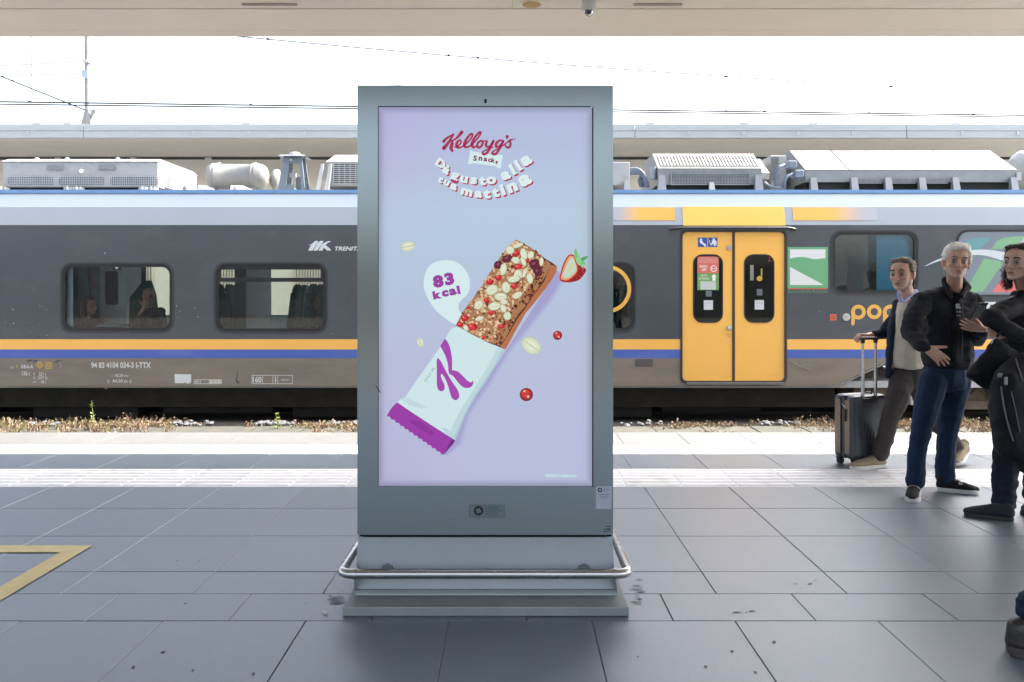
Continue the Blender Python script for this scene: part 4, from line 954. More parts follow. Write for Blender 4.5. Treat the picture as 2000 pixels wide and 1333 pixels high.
    MB().hexa([(x0+.02,D-.01,z1+.001),(x1-.02,D-.01,z1+.001),(x1-.02,13.2,z1+.001),(x0+.02,13.2,z1+.001)], [(x0+.1,D+.25,Z(302,D+.2)),(x1-.1,D+.25,Z(302,D+.2)),(x1-.1,13.0,Z(302,D+.2)),(x0+.1,13.0,Z(302,D+.2))]).build('unit_lid', M_wbox, b)
    lv = MB(); MB().box(X(652,D), X(780,D), D - .006, D - .002, Z(359,D), Z(320,D)).build('grille_recess', mat_g, b)
    for k in range(11): z = Z(359,D) + k * (Z(320,D) - Z(359,D)) / 10; lv.box(X(652,D), X(780,D), D - .02, D - .008, z - .007, z + .007)
    for k in range(13): x = X(652,D) + k * .08; lv.box(x - .006, x + .006, D - .021, D - .0201, Z(359,D), Z(320,D))
    tag(lv.build('louvre', M_wbox, b), kind='stuff')
    for px in (627, 643): MB().hexa([(X(px,D)-.05,D-.18,ZR),(X(px,D)+.02,D-.18,ZR),(X(px,D)+.02,D-.1,ZR),(X(px,D)-.05,D-.1,ZR)], [(X(px+7,D)-.04,D-.05,z1-.03),(X(px+7,D)+.0,D-.05,z1-.03),(X(px+7,D)+.0,D-.01,z1-.03),(X(px+7,D)-.04,D-.01,z1-.03)]).build('side_strut', M_wbox, b)
    # R0 small box with cables
    D = 11.85; b = MB().box(X(1060,D), X(1230,D), D, 12.9, Z(362,D), Z(317,D)).build('roof_unit', M_wbox, tr, bevel=.008)
    MB().hexa([(X(1217,D),D-.1,ZR),(X(1232,D),D-.1,ZR),(X(1232,D),D,ZR),(X(1217,D),D,ZR)], [(X(1219,D),D-.06,ZR+.2),(X(1228,D),D-.06,ZR+.2),(X(1228,D),D,ZR+.2),(X(1219,D),D,ZR+.2)]).build('mounting_foot', M_wbox, b)
    cb = mat('grey_blue_conduit', (.12,.15,.2), rough=.5)
    for k in range(6):
        q = [P(1231, 330 + k * 3, 12.0), P(1246 + k, 331 + k * 3, 11.95), P(1258 + k * 1.2, 342 + k * 3, 11.9), P(1262 + k, 366, 11.9)] if k < 4 else [P(1240 + k * 3, 366, 12), P(1240 + k * 2, 352, 12), P(1250 + k, 346, 12), P(1256 + k, 366, 12)]
        MB().tube([Vector(v) for v in catmull([tuple(v) for v in q], 6)], .022, 8).build('conduit', cb, b)
    # R1 sloped-lid unit with mesh front
    def sloped(xa, xb, yfb, yft, xta, xtb, yt, D, Dt, name='roof_unit'):
        z0, z1 = Z(yfb, D), Z(yft, D); zt = Z(yt, Dt)
        x0, x1 = X(xa, D), X(xb, D); t0, t1 = X(xta, Dt), X(xtb, Dt)
        mb = MB()
        v = [(x0,D,z0),(x1,D,z0),(x1,D,z1),(x0,D,z1),(t0,Dt,zt),(t1,Dt,zt),(x0,Dt+.9,z0),(x1,Dt+.9,z0),(t0,Dt+.9,zt),(t1,Dt+.9,zt)]
        mb.add(v, [(0,1,2,3),(3,2,5,4),(4,5,9,8),(8,9,7,6),(0,3,4,8,6),(1,7,9,5,2),(0,6,7,1)])
        return mb, (x0, x1, z0, z1, t0, t1, zt)
    D = 11.75; Dt = 12.35
    mb, (x0,x1,z0,z1,t0,t1,zt) = sloped(1285, 1488, 361, 331, 1274, 1471, 302, D, Dt)
    b = mb.build('roof_unit', M_gbox, tr)
    MB().box(x0 + .02, x1 - .02, D + .04, D + .5, ZR, z0 - .001).build('gap_shade_box', M_dark, b)  # dark filler box added to deepen the shade beneath the unit
    # raised lid sheet with slatted ribs
    def on_slope(u, v, off): # u across 0..1, v up 0..1
        a = Vector((x0, D, z1)).lerp(Vector((t0, Dt, zt)), v); c = Vector((x1, D, z1)).lerp(Vector((t1, Dt, zt)), v)
        n = Vector((0, -(zt - z1), (Dt - D))).normalized(); return a.lerp(c, u) + n * off
    def slab(u0, u1, v0, v1, o0, o1):
        m_ = MB(); m_.hexa([on_slope(u0,v0,o0), on_slope(u1,v0,o0), on_slope(u1,v1,o0), on_slope(u0,v1,o0)], [on_slope(u0,v0,o1), on_slope(u1,v0,o1), on_slope(u1,v1,o1), on_slope(u0,v1,o1)]); return m_
    slab(0, 1, 0, 1, .001, .012).build('unit_lid', M_lid, b)
    rb = MB()
    for k in range(30):
        u = .035 + k * .93 / 29
        for j in range(3): q = slab(u, u + .020, .14 + j * .25, .36 + j * .25, .0125, .024); rb.add(q.v, q.f)
    tag(rb.build('lid_slats', mat('slat_paint', (.13,.13,.125), rough=.6), b), kind='stuff')
    slab(.03, .97, .09, .12, .0126, .020).build('lid_shadow_gap', M_mesh, b)
    grille(b, X(1312,D), X(1462,D), D, Z(360,D), Z(341,D), 50, 7, M_gbox)
    MB().plate([(X(1309,D),Z(362,D)),(X(1465,D),Z(362,D)),(X(1465,D),Z(339,D)),(X(1309,D),Z(339,D))], [[(X(1312,D),Z(360,D)),(X(1462,D),Z(360,D)),(X(1462,D),Z(341,D)),(X(1312,D),Z(341,D))]], D - .02, D - .001).build('grille_frame', M_gbox, b)
    for k in range(10): x = X(1300 + k * 19, D); MB().box(x - .012, x + .012, D - .012, D - .001, Z(336.5,D), Z(334.5,D)).build('rivet_tab', M_gbox, b)
    for a, w_ in ((1291, 12), (1388, 9), (1479, 12)):
        MB().hexa([(X(a-w_*.7,D),D-.12,ZR),(X(a+w_*.7,D),D-.12,ZR),(X(a+w_*.7,D),D-.02,ZR),(X(a-w_*.7,D),D-.02,ZR)], [(X(a-w_*.5,D),D-.06,Z(343 if w_ > 10 else 357,D)),(X(a+w_*.5,D),D-.06,Z(343 if w_ > 10 else 357,D)),(X(a+w_*.5,D),D-.02,Z(343 if w_ > 10 else 357,D)),(X(a-w_*.5,D),D-.02,Z(343 if w_ > 10 else 357,D))]).build('mounting_foot', M_gbox, b)
    D2 = 12.0; mb, _ = sloped(1489, 1503, 350, 338, 1477, 1484, 311, D2, 12.6); mb.build('end_cowl', M_wbox, b)
    for r0 in (0, 1): MB().cyl((X(1275 - r0 * 3, 11.9), 11.85, Z(327, 11.9)), (X(1275 - r0 * 3, 11.9), 11.85, Z(352, 11.9)), .045, n=14).build('filter_can', mat('can_blue_grey', (.25,.28,.31), rough=.45, metal=.3), b) if r0 == 0 else None
    # R2 large sloped unit
    D = 11.75; Dt = 12.45
    mb, (x0,x1,z0,z1,t0,t1,zt) = sloped(1573, 1986, 356, 334, 1542, 1933, 296, D, Dt)
    b = mb.build('roof_unit', M_gbox, tr)
    MB().box(x0 + .02, x1 - .02, D + .04, D + .5, ZR, z0 - .001).build('gap_shade_box', M_dark, b)  # same dark filler, imitating shade under the large unit
    for u0, u1 in ((0,.203),(.208,.711),(.716,1)): slab(u0, u1, .0, 1, .001, .013).build('lid_panel', M_lid, b)
    for k in range(3): u = .585 + k * .028; slab(u, u + .012, .38, .9, .0135, .0155).build('scuff', mat('scuff_grey', (.11,.11,.11), rough=.6) if k == 0 else bpy.data.materials['scuff_grey'], b)
    rv = MB(); rr = random.Random(2)
    for j in range(5):
        for k in range(26): q = slab(.02 + k * .038, .024 + k * .038, .05 + j * .21, .065 + j * .21, .0132, .017); rv.add(q.v, q.f)
    tag(rv.build('rivets', mat('rivet_dark', (.035,.035,.035), rough=.6), b), kind='stuff')
    for a, c in ((1675,1722),(1740,1787),(1805,1850)): grille(b, X(a,D), X(c,D), D - .01, Z(359,D), Z(351,D), 20, 3, M_gbox)
    for a in (1586, 1665, 1731, 1797, 1862, 1975):
        MB().hexa([(X(a-7,D),D-.12,ZR),(X(a+7,D),D-.12,ZR),(X(a+7,D),D-.02,ZR),(X(a-7,D),D-.02,ZR)], [(X(a-6,D),D-.06,Z(348,D)),(X(a+6,D),D-.06,Z(348,D)),(X(a+6,D),D-.02,Z(348,D)),(X(a-6,D),D-.02,Z(348,D))]).build('mounting_foot', M_gbox, b)
    MB().box(X(1984,D), X(1993,D), D - .02, D + .1, Z(352,D), Z(337,D)).build('end_cap', M_wbox, b)
    MB().box(X(1505,12.3), X(1536,12.3), 12.3, 12.9, ZR, Z(304,12.3)).build('louvred_end_box', M_wbox, b, bevel=.01)
    lv = MB()
    for k in range(12): z = Z(350,12.3) + k * (Z(308,12.3) - Z(350,12.3)) / 11; lv.box(X(1506,12.3), X(1521,12.3), 12.28, 12.297, z - .008, z + .006)
    tag(lv.build('louvre', M_gbox, b), kind='stuff')
    for y, x in ((323, 1541), (341, 1555)):
        MB().box(X(x-9,11.8), X(x+9,11.8), 11.65, 11.85, Z(y+8,11.8), Z(y-6,11.8)).build('junction_box', mat('junction_blue_grey', (.16,.19,.23), rough=.45) if y == 323 else bpy.data.materials['junction_blue_grey'], b, bevel=.015)
        q = catmull([tuple(P(x-8,y,11.7)), tuple(P(x-18,y+4,11.65)), tuple(P(x-24,y+16,11.65)), tuple(P(x-26,366,11.7))], 6); MB().tube([Vector(v) for v in q], .024, 8).build('conduit', cb, b)
    q = catmull([tuple(P(1494,357,11.8)), tuple(P(1503,364,11.7)), tuple(P(1515,367,11.65)), tuple(P(1530,367,11.7))], 5); MB().tube([Vector(v) for v in q], .018, 8).build('conduit', cb, b)
    # R3 drum at the right edge
    D = 12.4; xa = X(1990, D); prof = [(.18,xa-.1),(.27,xa-.04),(.30,xa),(.31,xa+.03),(.28,xa+.06),(.31,xa+.09),(.31,xa+.14),(.28,xa+.17),(.28,xa+1.2),(.2,xa+1.3)]
    MB().lathe(prof, (0, D, Z(335, D)), 'x', 32).build('air_tank', M_wbox, tr)
    # low clutter along the roof edge
    rr = random.Random(12)
    for k in range(46):
        px = rr.uniform(0, 2000)
        if 700 < px < 1195: continue
        x = X(px, 11.6); MB().box(x - rr.uniform(.02,.06), x + rr.uniform(.02,.06), 11.58, 11.62, ZR, ZR + rr.uniform(.01,.035)).build('roof_bracket', rr.choice((M_wbox, M_gbox, M_dark)), tr)
roof_kit()
# ================================================================== ADVERTISING KIOSK
DK = 3.75
def kiosk():
    M_k = mat('silver_grey_kiosk_paint', s2l((136,147,150)), rough=.18, metal=.85, var=.03, scale=1.5, coat=.1)
    M_ks = mat('silver_grey_skirt_paint', s2l((144,152,158)), rough=.38, metal=.3, var=.05, scale=3)
    M_kb = mat('black_recess', (.01,.011,.013), rough=.5)
    M_pl = mat('grey_plinth_paint', s2l((140,147,149)), rough=.5, var=.07, scale=7, metal=.2, dirt=(.16,.16,.16,.5), dscale=6)
    M_ss = mat('brushed_stainless_tube', (.52,.51,.50), rough=.24, metal=1, var=.06, scale=30, rvar=.05, stretch=(.3,1,1))
    X = lambda px, D=DK: (px - CX) / F * D
    Z = lambda py, D=DK: H - (py - HY) / F * D
    x0, x1 = X(698), X(1197.5); xc = (x0 + x1) / 2; dep = .30; zb, zt = Z(1045), Z(167.5)
    k = empty('advertising_kiosk', (xc, DK + dep / 2, 0), 'tall silver double-sided advertising kiosk with a lit portrait screen on a steel railed foot', 'kiosk')
    # cabinet: front bezel with screen opening, body behind
    sx0, sx1, sz0, sz1 = X(738), X(1159), Z(951), Z(207.5)
    MB().plate([(x0,zb),(x1,zb),(x1,zt),(x0,zt)], [[(sx0,sz0),(sx1,sz0),(sx1,sz1),(sx0,sz1)]], DK, DK + .02).build('front_bezel', M_k, k, bevel=.003)
    MB().box(x0 + .004, x1 - .004, DK + .024, DK + dep - .024, zb + .003, zt - .003).build('cabinet', mat('side_silver', s2l((108,122,134)), rough=.35, metal=.4), k)
    MB().box(x0, x1, DK + dep - .02, DK + dep, zb, zt).build('rear_bezel', M_k, k, bevel=.003)
    MB().box(x0 + .001, x1 - .001, DK + .0201, DK + .0238, zb + .001, zt - .001).build('bezel_gasket', M_kb, k)
    # screen in its black rebate
    sc = MB().box(sx0 + .0005, sx1 - .0005, DK + .012, DK + .0199, sz0 + .0005, sz1 - .0005).build('screen', M_kb, k)
    DS = DK + .012
    # glowing picture area
    px0, px1, py0, py1 = 739.5, 1156.5, 209.5, 949.5
    nx, ny = 40, 60; vs = []; fs = []; cols = []
    bgp = Print(DS, 0, .0004)
    def bgcol(u, v):
        cen = (181,199,220); top = (173,180,215); low = (183,186,216); edge = (128,150,180)
        # smooth vertical blend
        t = min(1, v / .28); c = [top[i] * (1 - t) + cen[i] * t for i in range(3)]
        t2 = max(0, min(1, (v - .33) / .45)); t2 = t2 * t2 * (3 - 2 * t2); c = [c[i] * (1 - t2 * .85) + low[i] * t2 * .85 for i in range(3)]
        g = math.exp(-((u - .0) / .25) ** 2) * (math.exp(-((v - .08) / .16) ** 2) * .40 + math.exp(-((v - 1.0) / .18) ** 2) * .4)
        c = [c[i] * (1 - g) + (184,166,214)[i] * g for i in range(3)]
        m_ = math.exp(-((u - .72) / .2) ** 2 - ((v - .72) / .2) ** 2) * .35; c = [c[i] * (1 - m_) + (182,194,222)[i] * m_ for i in range(3)]
        # backlight falls off towards the frame
        d = min(u * 420, (1 - u) * 420, v * 740, (1 - v) * 740); f = .80 + .20 * min(1, d / 14); 
        return tuple(max(0, x * f) for x in c)
    us = [0, .012, .03, .055] + [.09 + .82 * i / 24 for i in range(25)] + [.945, .97, .988, 1]; vs_ = [0, .007, .018, .035] + [.06 + .88 * i / 36 for i in range(37)] + [.965, .982, .993, 1]
    for i in range(len(us) - 1):
        for j in range(len(vs_) - 1):
            a, b, c, d = us[i], us[i+1], vs_[j], vs_[j+1]
            bgp.rect(px0 + a * (px1-px0), py0 + c * (py1-py0), px0 + b * (px1-px0), py0 + d * (py1-py0), bgcol((a+b)/2, (c+d)/2))
    # per-vertex smooth colours
    og = origin(sc); me = bpy.data.meshes.new('screen_background'); V = []; 
    for j in range(len(vs_)):
        for i in range(len(us)): p = P(px0 + us[i] * (px1-px0), py0 + vs_[j] * (py1-py0), DS); V.append((p.x - og.x, DS - .0004 - og.y, p.z - og.z))
    nU = len(us); Fc = [(j*nU+i, (j+1)*nU+i, (j+1)*nU+i+1, j*nU+i+1) for j in range(len(vs_)-1) for i in range(nU-1)]
    me.from_pydata(V, [], Fc); ca = me.color_attributes.new('Col', 'FLOAT_COLOR', 'POINT')
    ca.data.foreach_set('color', [q for j in range(len(vs_)) for i in range(nU) for q in (*s2l(bgcol(us[i], vs_[j])), 1)])
    me.materials.append(M_SCREEN); o = bpy.data.objects.new('screen_background', me); COL.objects.link(o); o.parent = sc
    # brand lettering
    a0 = lambda x: 850 + x / 11.765; b0 = lambda y: 245 + y / 11.765
    S = lambda pts: [(a0(x), b0(y), w / 11.765) for x, y, w in pts]
    pr = Print(DS, 0, .0014); red = (160,30,70)
    bd = [(800,575),(860,598),(900,612),(1080,640),(1300,680),(1420,692),(1555,680),(1545,760),(1530,820),(1525,900),(1510,990),(1455,985),(1380,945),(1150,910),(880,870),(820,890),(750,888),(770,790),(790,700)]
    pr2 = Print(DS, 0, .0010); pr2.poly([(a0(x), b0(y)) for x, y in bd], (206,230,232))
    pr2.layer(.0002)
    for ch, x, y, h, an in (('S',918,760,125,-4),('n',1040,772,92,-6),('a',1155,790,88,-8),('c',1250,806,80,-10),('k',1335,808,108,-12),('s',1412,855,70,-14)): pr2.char(ch, a0(x), b0(y), h/11.765, an, (128,38,76), .045, 1.12)
    pr2.build('snack_badge', M_SCREEN, sc)
    for st in ([(195,375,70),(260,305,58),(350,250,45),(425,205,35)], [(425,205,35),(370,300,55),(290,420,70),(200,530,92)], [(612,160,80),(540,250,64),(450,330,42),(390,358,36)], [(390,358,40),(388,430,78),(365,530,82),(400,597,50)],
               [(445,508,26),(520,480,34),(590,410,38),(580,350,42),(525,368,50),(490,440,64),(510,505,64),(580,515,44),(660,470,34)],
               [(650,480,34),(760,380,38),(845,270,42),(850,200,48),(790,230,54),(710,340,62),(672,440,72),(700,508,56),(785,490,38)],
               [(785,490,38),(920,370,38),(1020,240,42),(1045,160,48),(975,200,54),(890,320,62),(848,430,72),(872,508,60),(950,490,38)],
               [(990,400,46),(1060,355,46),(1095,400,52),(1060,480,56),(1000,515,56),(965,470,54),(985,400,44)], [(1085,385,30),(1150,362,30),(1190,370,46),(1162,450,60),(1195,500,52),(1265,470,38),(1340,380,50)],
               [(1340,362,58),(1270,500,62),(1185,640,58),(1110,668,58),(1090,628,46),(1150,578,32),(1330,505,28)],
               [(1565,362,40),(1480,352,48),(1405,420,62),(1400,498,52),(1470,480,42),(1560,385,50)], [(1562,372,56),(1490,510,62),(1405,650,58),(1340,668,58),(1312,628,46),(1380,575,32),(1480,520,26),(1600,440,26)],
               [(1560,470,28),(1650,400,34),(1720,345,40),(1775,330,38)], [(1712,350,46),(1730,430,56),(1705,505,58),(1640,505,52),(1612,460,36)],
               [(1655,262,76),(1650,290,44),(1628,318,14)]):
        pr.stroke(S(st), red, 6)
    pr.ell(a0(1828), b0(318), 1.4, 1.4, 0, (80,90,150))
    pr.build('brand_lettering', M_SCREEN, sc)
    # slogan on an arc, white chunky letters over red drop letters, with slab feet
    a1 = lambda x: 840 + x / 9.09; b1 = lambda y: 295 + y / 9.09
    L = [('D',190,228,150,-38),('à',292,335,160,-34),('g',430,470,178,-20),('u',600,508,125,-10),('s',775,530,130,-5),('t',930,530,165,0),('o',1085,525,140,4),('a',1345,438,150,20),('l',1460,330,205,30),('l',1560,258,205,32),('a',1710,172,172,32),
         ('t',190,510,118,-30),('u',290,568,98,-28),('a',420,640,112,-24),('m',650,735,122,-14),('a',860,772,122,-6),('t',1010,765,170,3),('t',1160,740,175,12),('i',1285,690,200,20),('n',1460,652,165,22),('a',1685,520,200,28)]
    for dx, dy, colr, off, bo, nm in ((24, 24, (168,48,82), .0010, .065, 'slogan_shadow'), (0, 0, (214,234,236), .0014, .055, 'slogan_lettering')):
        pr = Print(DS, 0, off)
        for ch, x, y, h, an in L:
            pr.char(ch, a1(x + dx), b1(y + dy), h / 9.09, an, colr, bo, 1.26)
            if ch in 'li' :   # slab feet
                a = R(an); hh = h / 2 * .88
                offs = {'a': (.42,), 'u': (.40,), 'l': (0.05,), 'm': (-.62, 0, .62), 'n': (-.36, .36), 't': (.18,), 'i': (0,)}[ch]
                for q in offs:
                    cx, cy = x + dx + q * h * math.cos(a) + hh * math.sin(a), y + dy - q * h * math.sin(a) + hh * math.cos(a)
                    pr.ell(a1(cx), b1(cy), h * .20 / 9.09, h * .085 / 9.09, -an, colr, 10)
        pr.build(nm, M_SCREEN, sc)
    # calorie bubble
    a2 = lambda x: 780 + x / 7.406; b2 = lambda y: 500 + y / 7.406
    pr = Print(DS, 0, .0008)
    bub = catmull([(690,65),(560,78),(450,135),(375,250),(350,400),(370,520),(430,650),(520,780),(650,895),(800,990),(900,960),(905,860),(862,780),(858,700),(900,640),(970,575),(1010,500),(1022,380),(980,245),(900,140),(800,82)], 4, True)
    pr.poly([(a2(x), b2(y)) for x, y in bub], (212,233,236)); pr.layer(.0002)
    pc = (152,66,160)
    for ch, x, y, h, an in (('8',562,370,182,8),('3',722,334,184,10),('k',545,565,120,12),('c',662,545,95,12),('a',772,522,100,12),('l',855,492,122,12)): pr.char(ch, a2(x), b2(y), h / 7.406, an, pc, .07, 1.25)
    for x, y in ((512,612),(872,548),(500,520),(840,445)): pr.ell(a2(x), b2(y), 2.9, 1.1, -12, pc, 8)
    pr.build('calorie_bubble', M_SCREEN, sc)
    # soft printed shade of the snack
    pr = Print(DS, 0, .0006)
    for i in range(5):
        f = i * 2.6; c = tuple(int(a + (b - a) * (1 - i / 5.)) for a, b in zip((160,156,204)[::1], (178,188,217)))
        q = [(1089,528),(1094 + 12 - f, 545),(1064 + 14 - f, 590),(1020 + 14 - f, 645),(985 + 13 - f, 690),(950 + 12 - f, 750),(908 + 12 - f, 812),(895 + 10 - f, 868),(868 + 6 - f*.5, 890),(860, 880),(985, 690)]
        pr.poly(q, c); pr.layer(.00003)
    pr.build('snack_shade', M_SCREEN, sc)
    # cereal bar
    a3 = lambda x: 880 + x / 5.795; b3 = lambda y: 460 + y / 5.795
    pr = Print(DS, 0, .0010); rr = random.Random(14)
    outl = [(740,48),(830,92),(900,135),(970,185),(1030,245),(1090,275),(1150,310),(1205,352),(1198,410),(1150,500),(1085,590),(1010,690),(930,790),(850,880),(795,980),(720,1110),(670,1210),(620,1292),(430,1218),(300,1150),(180,1090),(60,1022),(110,930),(130,880),(180,810),(255,715),(300,640),(350,580),(420,460),(490,360),(560,250),(610,180),(690,95)]
    pr.poly([(a3(x), b3(y)) for x, y in outl], (92,48,34)); pr.layer(.00005)
    side = [(1205,352),(1198,410),(1150,500),(1085,590),(1010,690),(930,790),(850,880),(795,980),(720,1110),(670,1210),(620,1292),(560,1262),(640,1150),(700,1040),(760,940),(850,820),(940,680),(1000,600),(1060,520),(1110,400),(1120,330)]
    pr.poly([(a3(x), b3(y)) for x, y in side], (180,112,76)); pr.layer(.00005)
    top = [(740,48),(830,92),(970,185),(1130,320),(1090,440),(1010,560),(930,680),(850,800),(760,900),(700,1010),(640,1130),(560,1250),(430,1212),(180,1085),(60,1020),(130,880),(255,715),(350,580),(490,360),(610,180)]
    pr.poly([(a3(x), b3(y)) for x, y in top], (168,122,86)); pr.layer(.00005)
    def inside(x, y, pg):
        c = False; j = len(pg) - 1
        for i in range(len(pg)):
            if (pg[i][1] > y) != (pg[j][1] > y) and x < (pg[j][0]-pg[i][0])*(y-pg[i][1])/(pg[j][1]-pg[i][1])+pg[i][0]: c = not c
            j = i
        return c
    palettes = [(220,186,148),(204,162,120),(230,206,170),(214,180,140),(150,98,66),(212,170,126),(104,58,42),(226,196,158),(190,140,100),(222,200,164)]
    n = 0
    while n < 900:
        x, y = rr.uniform(50, 1130), rr.uniform(45, 1270)
        if not inside(x, y, top): continue
        edge = not inside(x + 90, y + 40, top)
        c = rr.choice(palettes if not edge else [(120,72,50),(92,44,34),(158,90,60),(70,34,30),(190,120,76),(110,50,36)])
        r = rr.uniform(7, 26) * (1 if n < 500 else .6); pr.ell(a3(x), b3(y), r / 5.795, r * rr.uniform(.5, .95) / 5.795, rr.uniform(0, 180), c, 7, .3); pr.layer(1e-6); n += 1
    for x, y, rx, ry in ((640,265,66,42),(545,335,52,46),(950,330,66,60),(985,410,52,60)):
        pr.ell(a3(x), b3(y), rx/5.795, ry/5.795, -35, (96,40,56), 12, .15); pr.layer(1e-6); pr.ell(a3(x-10), b3(y-8), rx*.35/5.795, ry*.25/5.795, -35, (150,70,100), 8, .2); pr.layer(1e-6)
    for x, y, r in ((740,205,46),(850,285,42),(765,360,48),(720,575,42),(540,480,40),(445,520,46),(405,735,36),(465,872,40),(160,940,44),(110,1012,40),(245,1040,56),(575,1030,38),(200,820,22),(375,1158,26)):
        pr.ell(a3(x), b3(y), r*1.05/5.795, r*.8/5.795, rr.uniform(-30,40), (176,34,46), 7, .2); pr.layer(1e-6); pr.ell(a3(x-4), b3(y-5), r*.72/5.795, r*.5/5.795, rr.uniform(-30,40), (216,62,66), 7, .2); pr.layer(1e-6); pr.ell(a3(x-r*.3), b3(y-r*.3), r*.2/5.795, r*.14/5.795, 0, (240,160,160), 6); pr.layer(1e-6)
    for x, y, rx, ry, an in ((675,170,48,46,0),(765,118,62,24,-20),(830,215,38,68,-15),(825,300,26,56,-25),(740,285,50,36,20),(600,385,37,72,8),(765,450,48,62,5),(720,498,72,36,-12),(470,620,74,56,-25),(630,592,47,66,-5),(570,697,74,47,2),(760,680,60,34,-30),(320,790,44,58,35),(500,805,74,46,-10),(600,830,34,46,-20),(645,915,44,48,0),(900,490,36,60,-10),(610,757,42,28,5),(910,225,36,46,20),(1030,300,24,50,5),(840,430,20,60,20),(330,945,52,24,-15),(175,1050,26,36,-30)):
        for kk, (q, c) in enumerate(((1.06, (140,112,82)), (1, (206,214,184)), (.72, (222,228,204)))):
            pr.ell(a3(x - kk*2), b3(y - kk*2), rx*q/5.795, ry*q/5.795, an, c, 12, .04); pr.layer(1e-6)
        if rx > 40: pr.ell(a3(x), b3(y), max(rx,ry)*.62/5.795, .35, an if rx > ry else an + 90, (150,140,104), 6); pr.layer(1e-6)
    pr.build('cereal_bar_picture', M_SCREEN, sc)
    # wrapper
    a4 = lambda x: 740 + x / 5.127; b4 = lambda y: 640 + y / 5.127; Q = lambda l: [(a4(x), b4(y)) for x, y in l]
    pr = Print(DS, 0, .0022)
    pr.poly(Q([(735,2),(800,-4),(870,35),(985,100),(1100,155),(1195,190),(1262,230),(1160,400),(1060,560),(960,705),(870,870),(830,960),(800,1045),(765,1132),(500,962),(330,850),(185,752),(215,716),(265,697),(330,600),(400,500),(480,385),(550,290),(610,200),(665,110),(700,50)]), (204,228,230)); pr.layer(.00005)
    pr.poly(Q([(1262,230),(1160,400),(1060,560),(960,705),(870,870),(800,1045),(765,1132),(700,1085),(740,980),(790,880),(850,770),(960,600),(1060,440),(1140,300),(1190,190)]), (188,213,219)); pr.layer(.00005)
    pr.poly(Q([(1262,230),(1160,400),(1060,560),(960,705),(870,870),(800,1045),(765,1132),(745,1115),(790,1010),(860,860),(950,690),(1050,540),(1150,390),(1235,225)]), (170,198,208)); pr.layer(.00005)
    pr.poly(Q([(265,697),(330,720),(420,770),(500,800),(420,810),(300,780),(215,716)]), (190,216,220)); pr.layer(.00005)
    pr.poly(Q([(620,1000),(680,1010),(740,1060),(765,1132),(690,1080)]), (184,210,216)); pr.layer(.00005)
    teeth = []
    for i in range(13):
        t = i / 12; x, y = 628 + (82 - 628) * t, 1272 + (890 - 1272) * t; teeth += [(x, y), (x - 8 - 10, y - 38 + 8)]
    pr.poly(Q([(185,750),(330,848),(500,960),(765,1130),(740,1170),(700,1215),(655,1268)] + teeth[:-1] + [(84,878),(120,815),(150,780)]), (152,58,164)); pr.layer(.00005)
    pr.poly(Q([(300,925),(400,935),(480,985),(560,1060),(520,1080),(420,1020),(330,970)]), (140,48,152)); pr.layer(.00003)
    pr.poly(Q([(765,1132),(740,1170),(700,1215),(655,1268),(690,1190),(730,1120)]), (112,36,128)); pr.layer(.00003)
    pr.build('wrapper_picture', M_SCREEN, sc)
    pr = Print(DS, 0, .0027); kc = (164,70,172)
    pr.poly(Q(catmull([(662,110),(700,165),(722,240),(733,320),(734,400),(734,428)], 4) + catmull([(734,428),(790,440),(840,485),(885,530),(915,548),(930,545),(942,530)], 4) + catmull([(948,552),(930,590),(890,606),(840,595),(790,545),(745,488),(704,464)], 4) + catmull([(696,430),(692,370),(672,300),(640,230),(614,186)], 4)), kc)
    pr.poly(Q(catmull([(594,308),(622,340),(655,405),(690,470),(735,545),(780,610),(804,665),(800,705),(768,728),(732,705),(708,640),(688,570),(660,505),(632,465),(620,482),(632,520),(655,570),(658,615),(630,640),(598,625),(582,580),(580,500),(580,400),(580,330)], 4, True)), kc)
    ang = 57
    cx, cy = 510, 468
    for i, ch in enumerate('SPECIAL'):
        t = (i - 3) * 27 if i < 4 else (i - 3) * 24 + 2
        pr.char(ch, a4(cx + t * math.cos(R(57))), b4(cy - t * math.sin(R(57))), 26 / 5.127, 57, (70,88,110), 0, .82)
    pr.build('wrapper_lettering', M_SCREEN, sc)
    # strawberry, oats, berries, small print
    a5 = lambda x: 1080 + x / 16.66; b5 = lambda y: 480 + y / 16.66; Q = lambda l: [(a5(x), b5(y)) for x, y in catmull(l, 4, True)]
    pr = Print(DS, 0, .0012)
    pr.poly(Q([(590,285),(480,340),(350,560),(270,800),(218,1000),(225,1110),(330,1188),(600,1195),(850,1120),(1000,960),(1080,800),(1000,700),(800,600),(720,400),(680,310)]), (178,48,40)); pr.layer(.00002)
    pr.poly(Q([(830,660),(800,900),(640,1080),(560,1170),(760,1130),(960,980),(1060,820),(980,720)]), (142,34,44)); pr.layer(.00002)
    pr.poly(Q([(600,330),(500,380),(385,600),(300,850),(250,1060),(300,1110),(450,1130),(620,1030),(760,880),(790,720),(720,520),(690,380)]), (226,160,120)); pr.layer(.00002)
    pr.poly(Q([(620,410),(540,460),(430,680),(330,930),(310,1020),(450,1060),(600,980),(740,830),(760,700),(700,500)]), (196,212,196)); pr.layer(.00002)
    pr.poly(Q([(610,580),(560,680),(480,820),(440,880),(560,820),(640,700),(640,600)]), (210,206,166)); pr.layer(.00002)
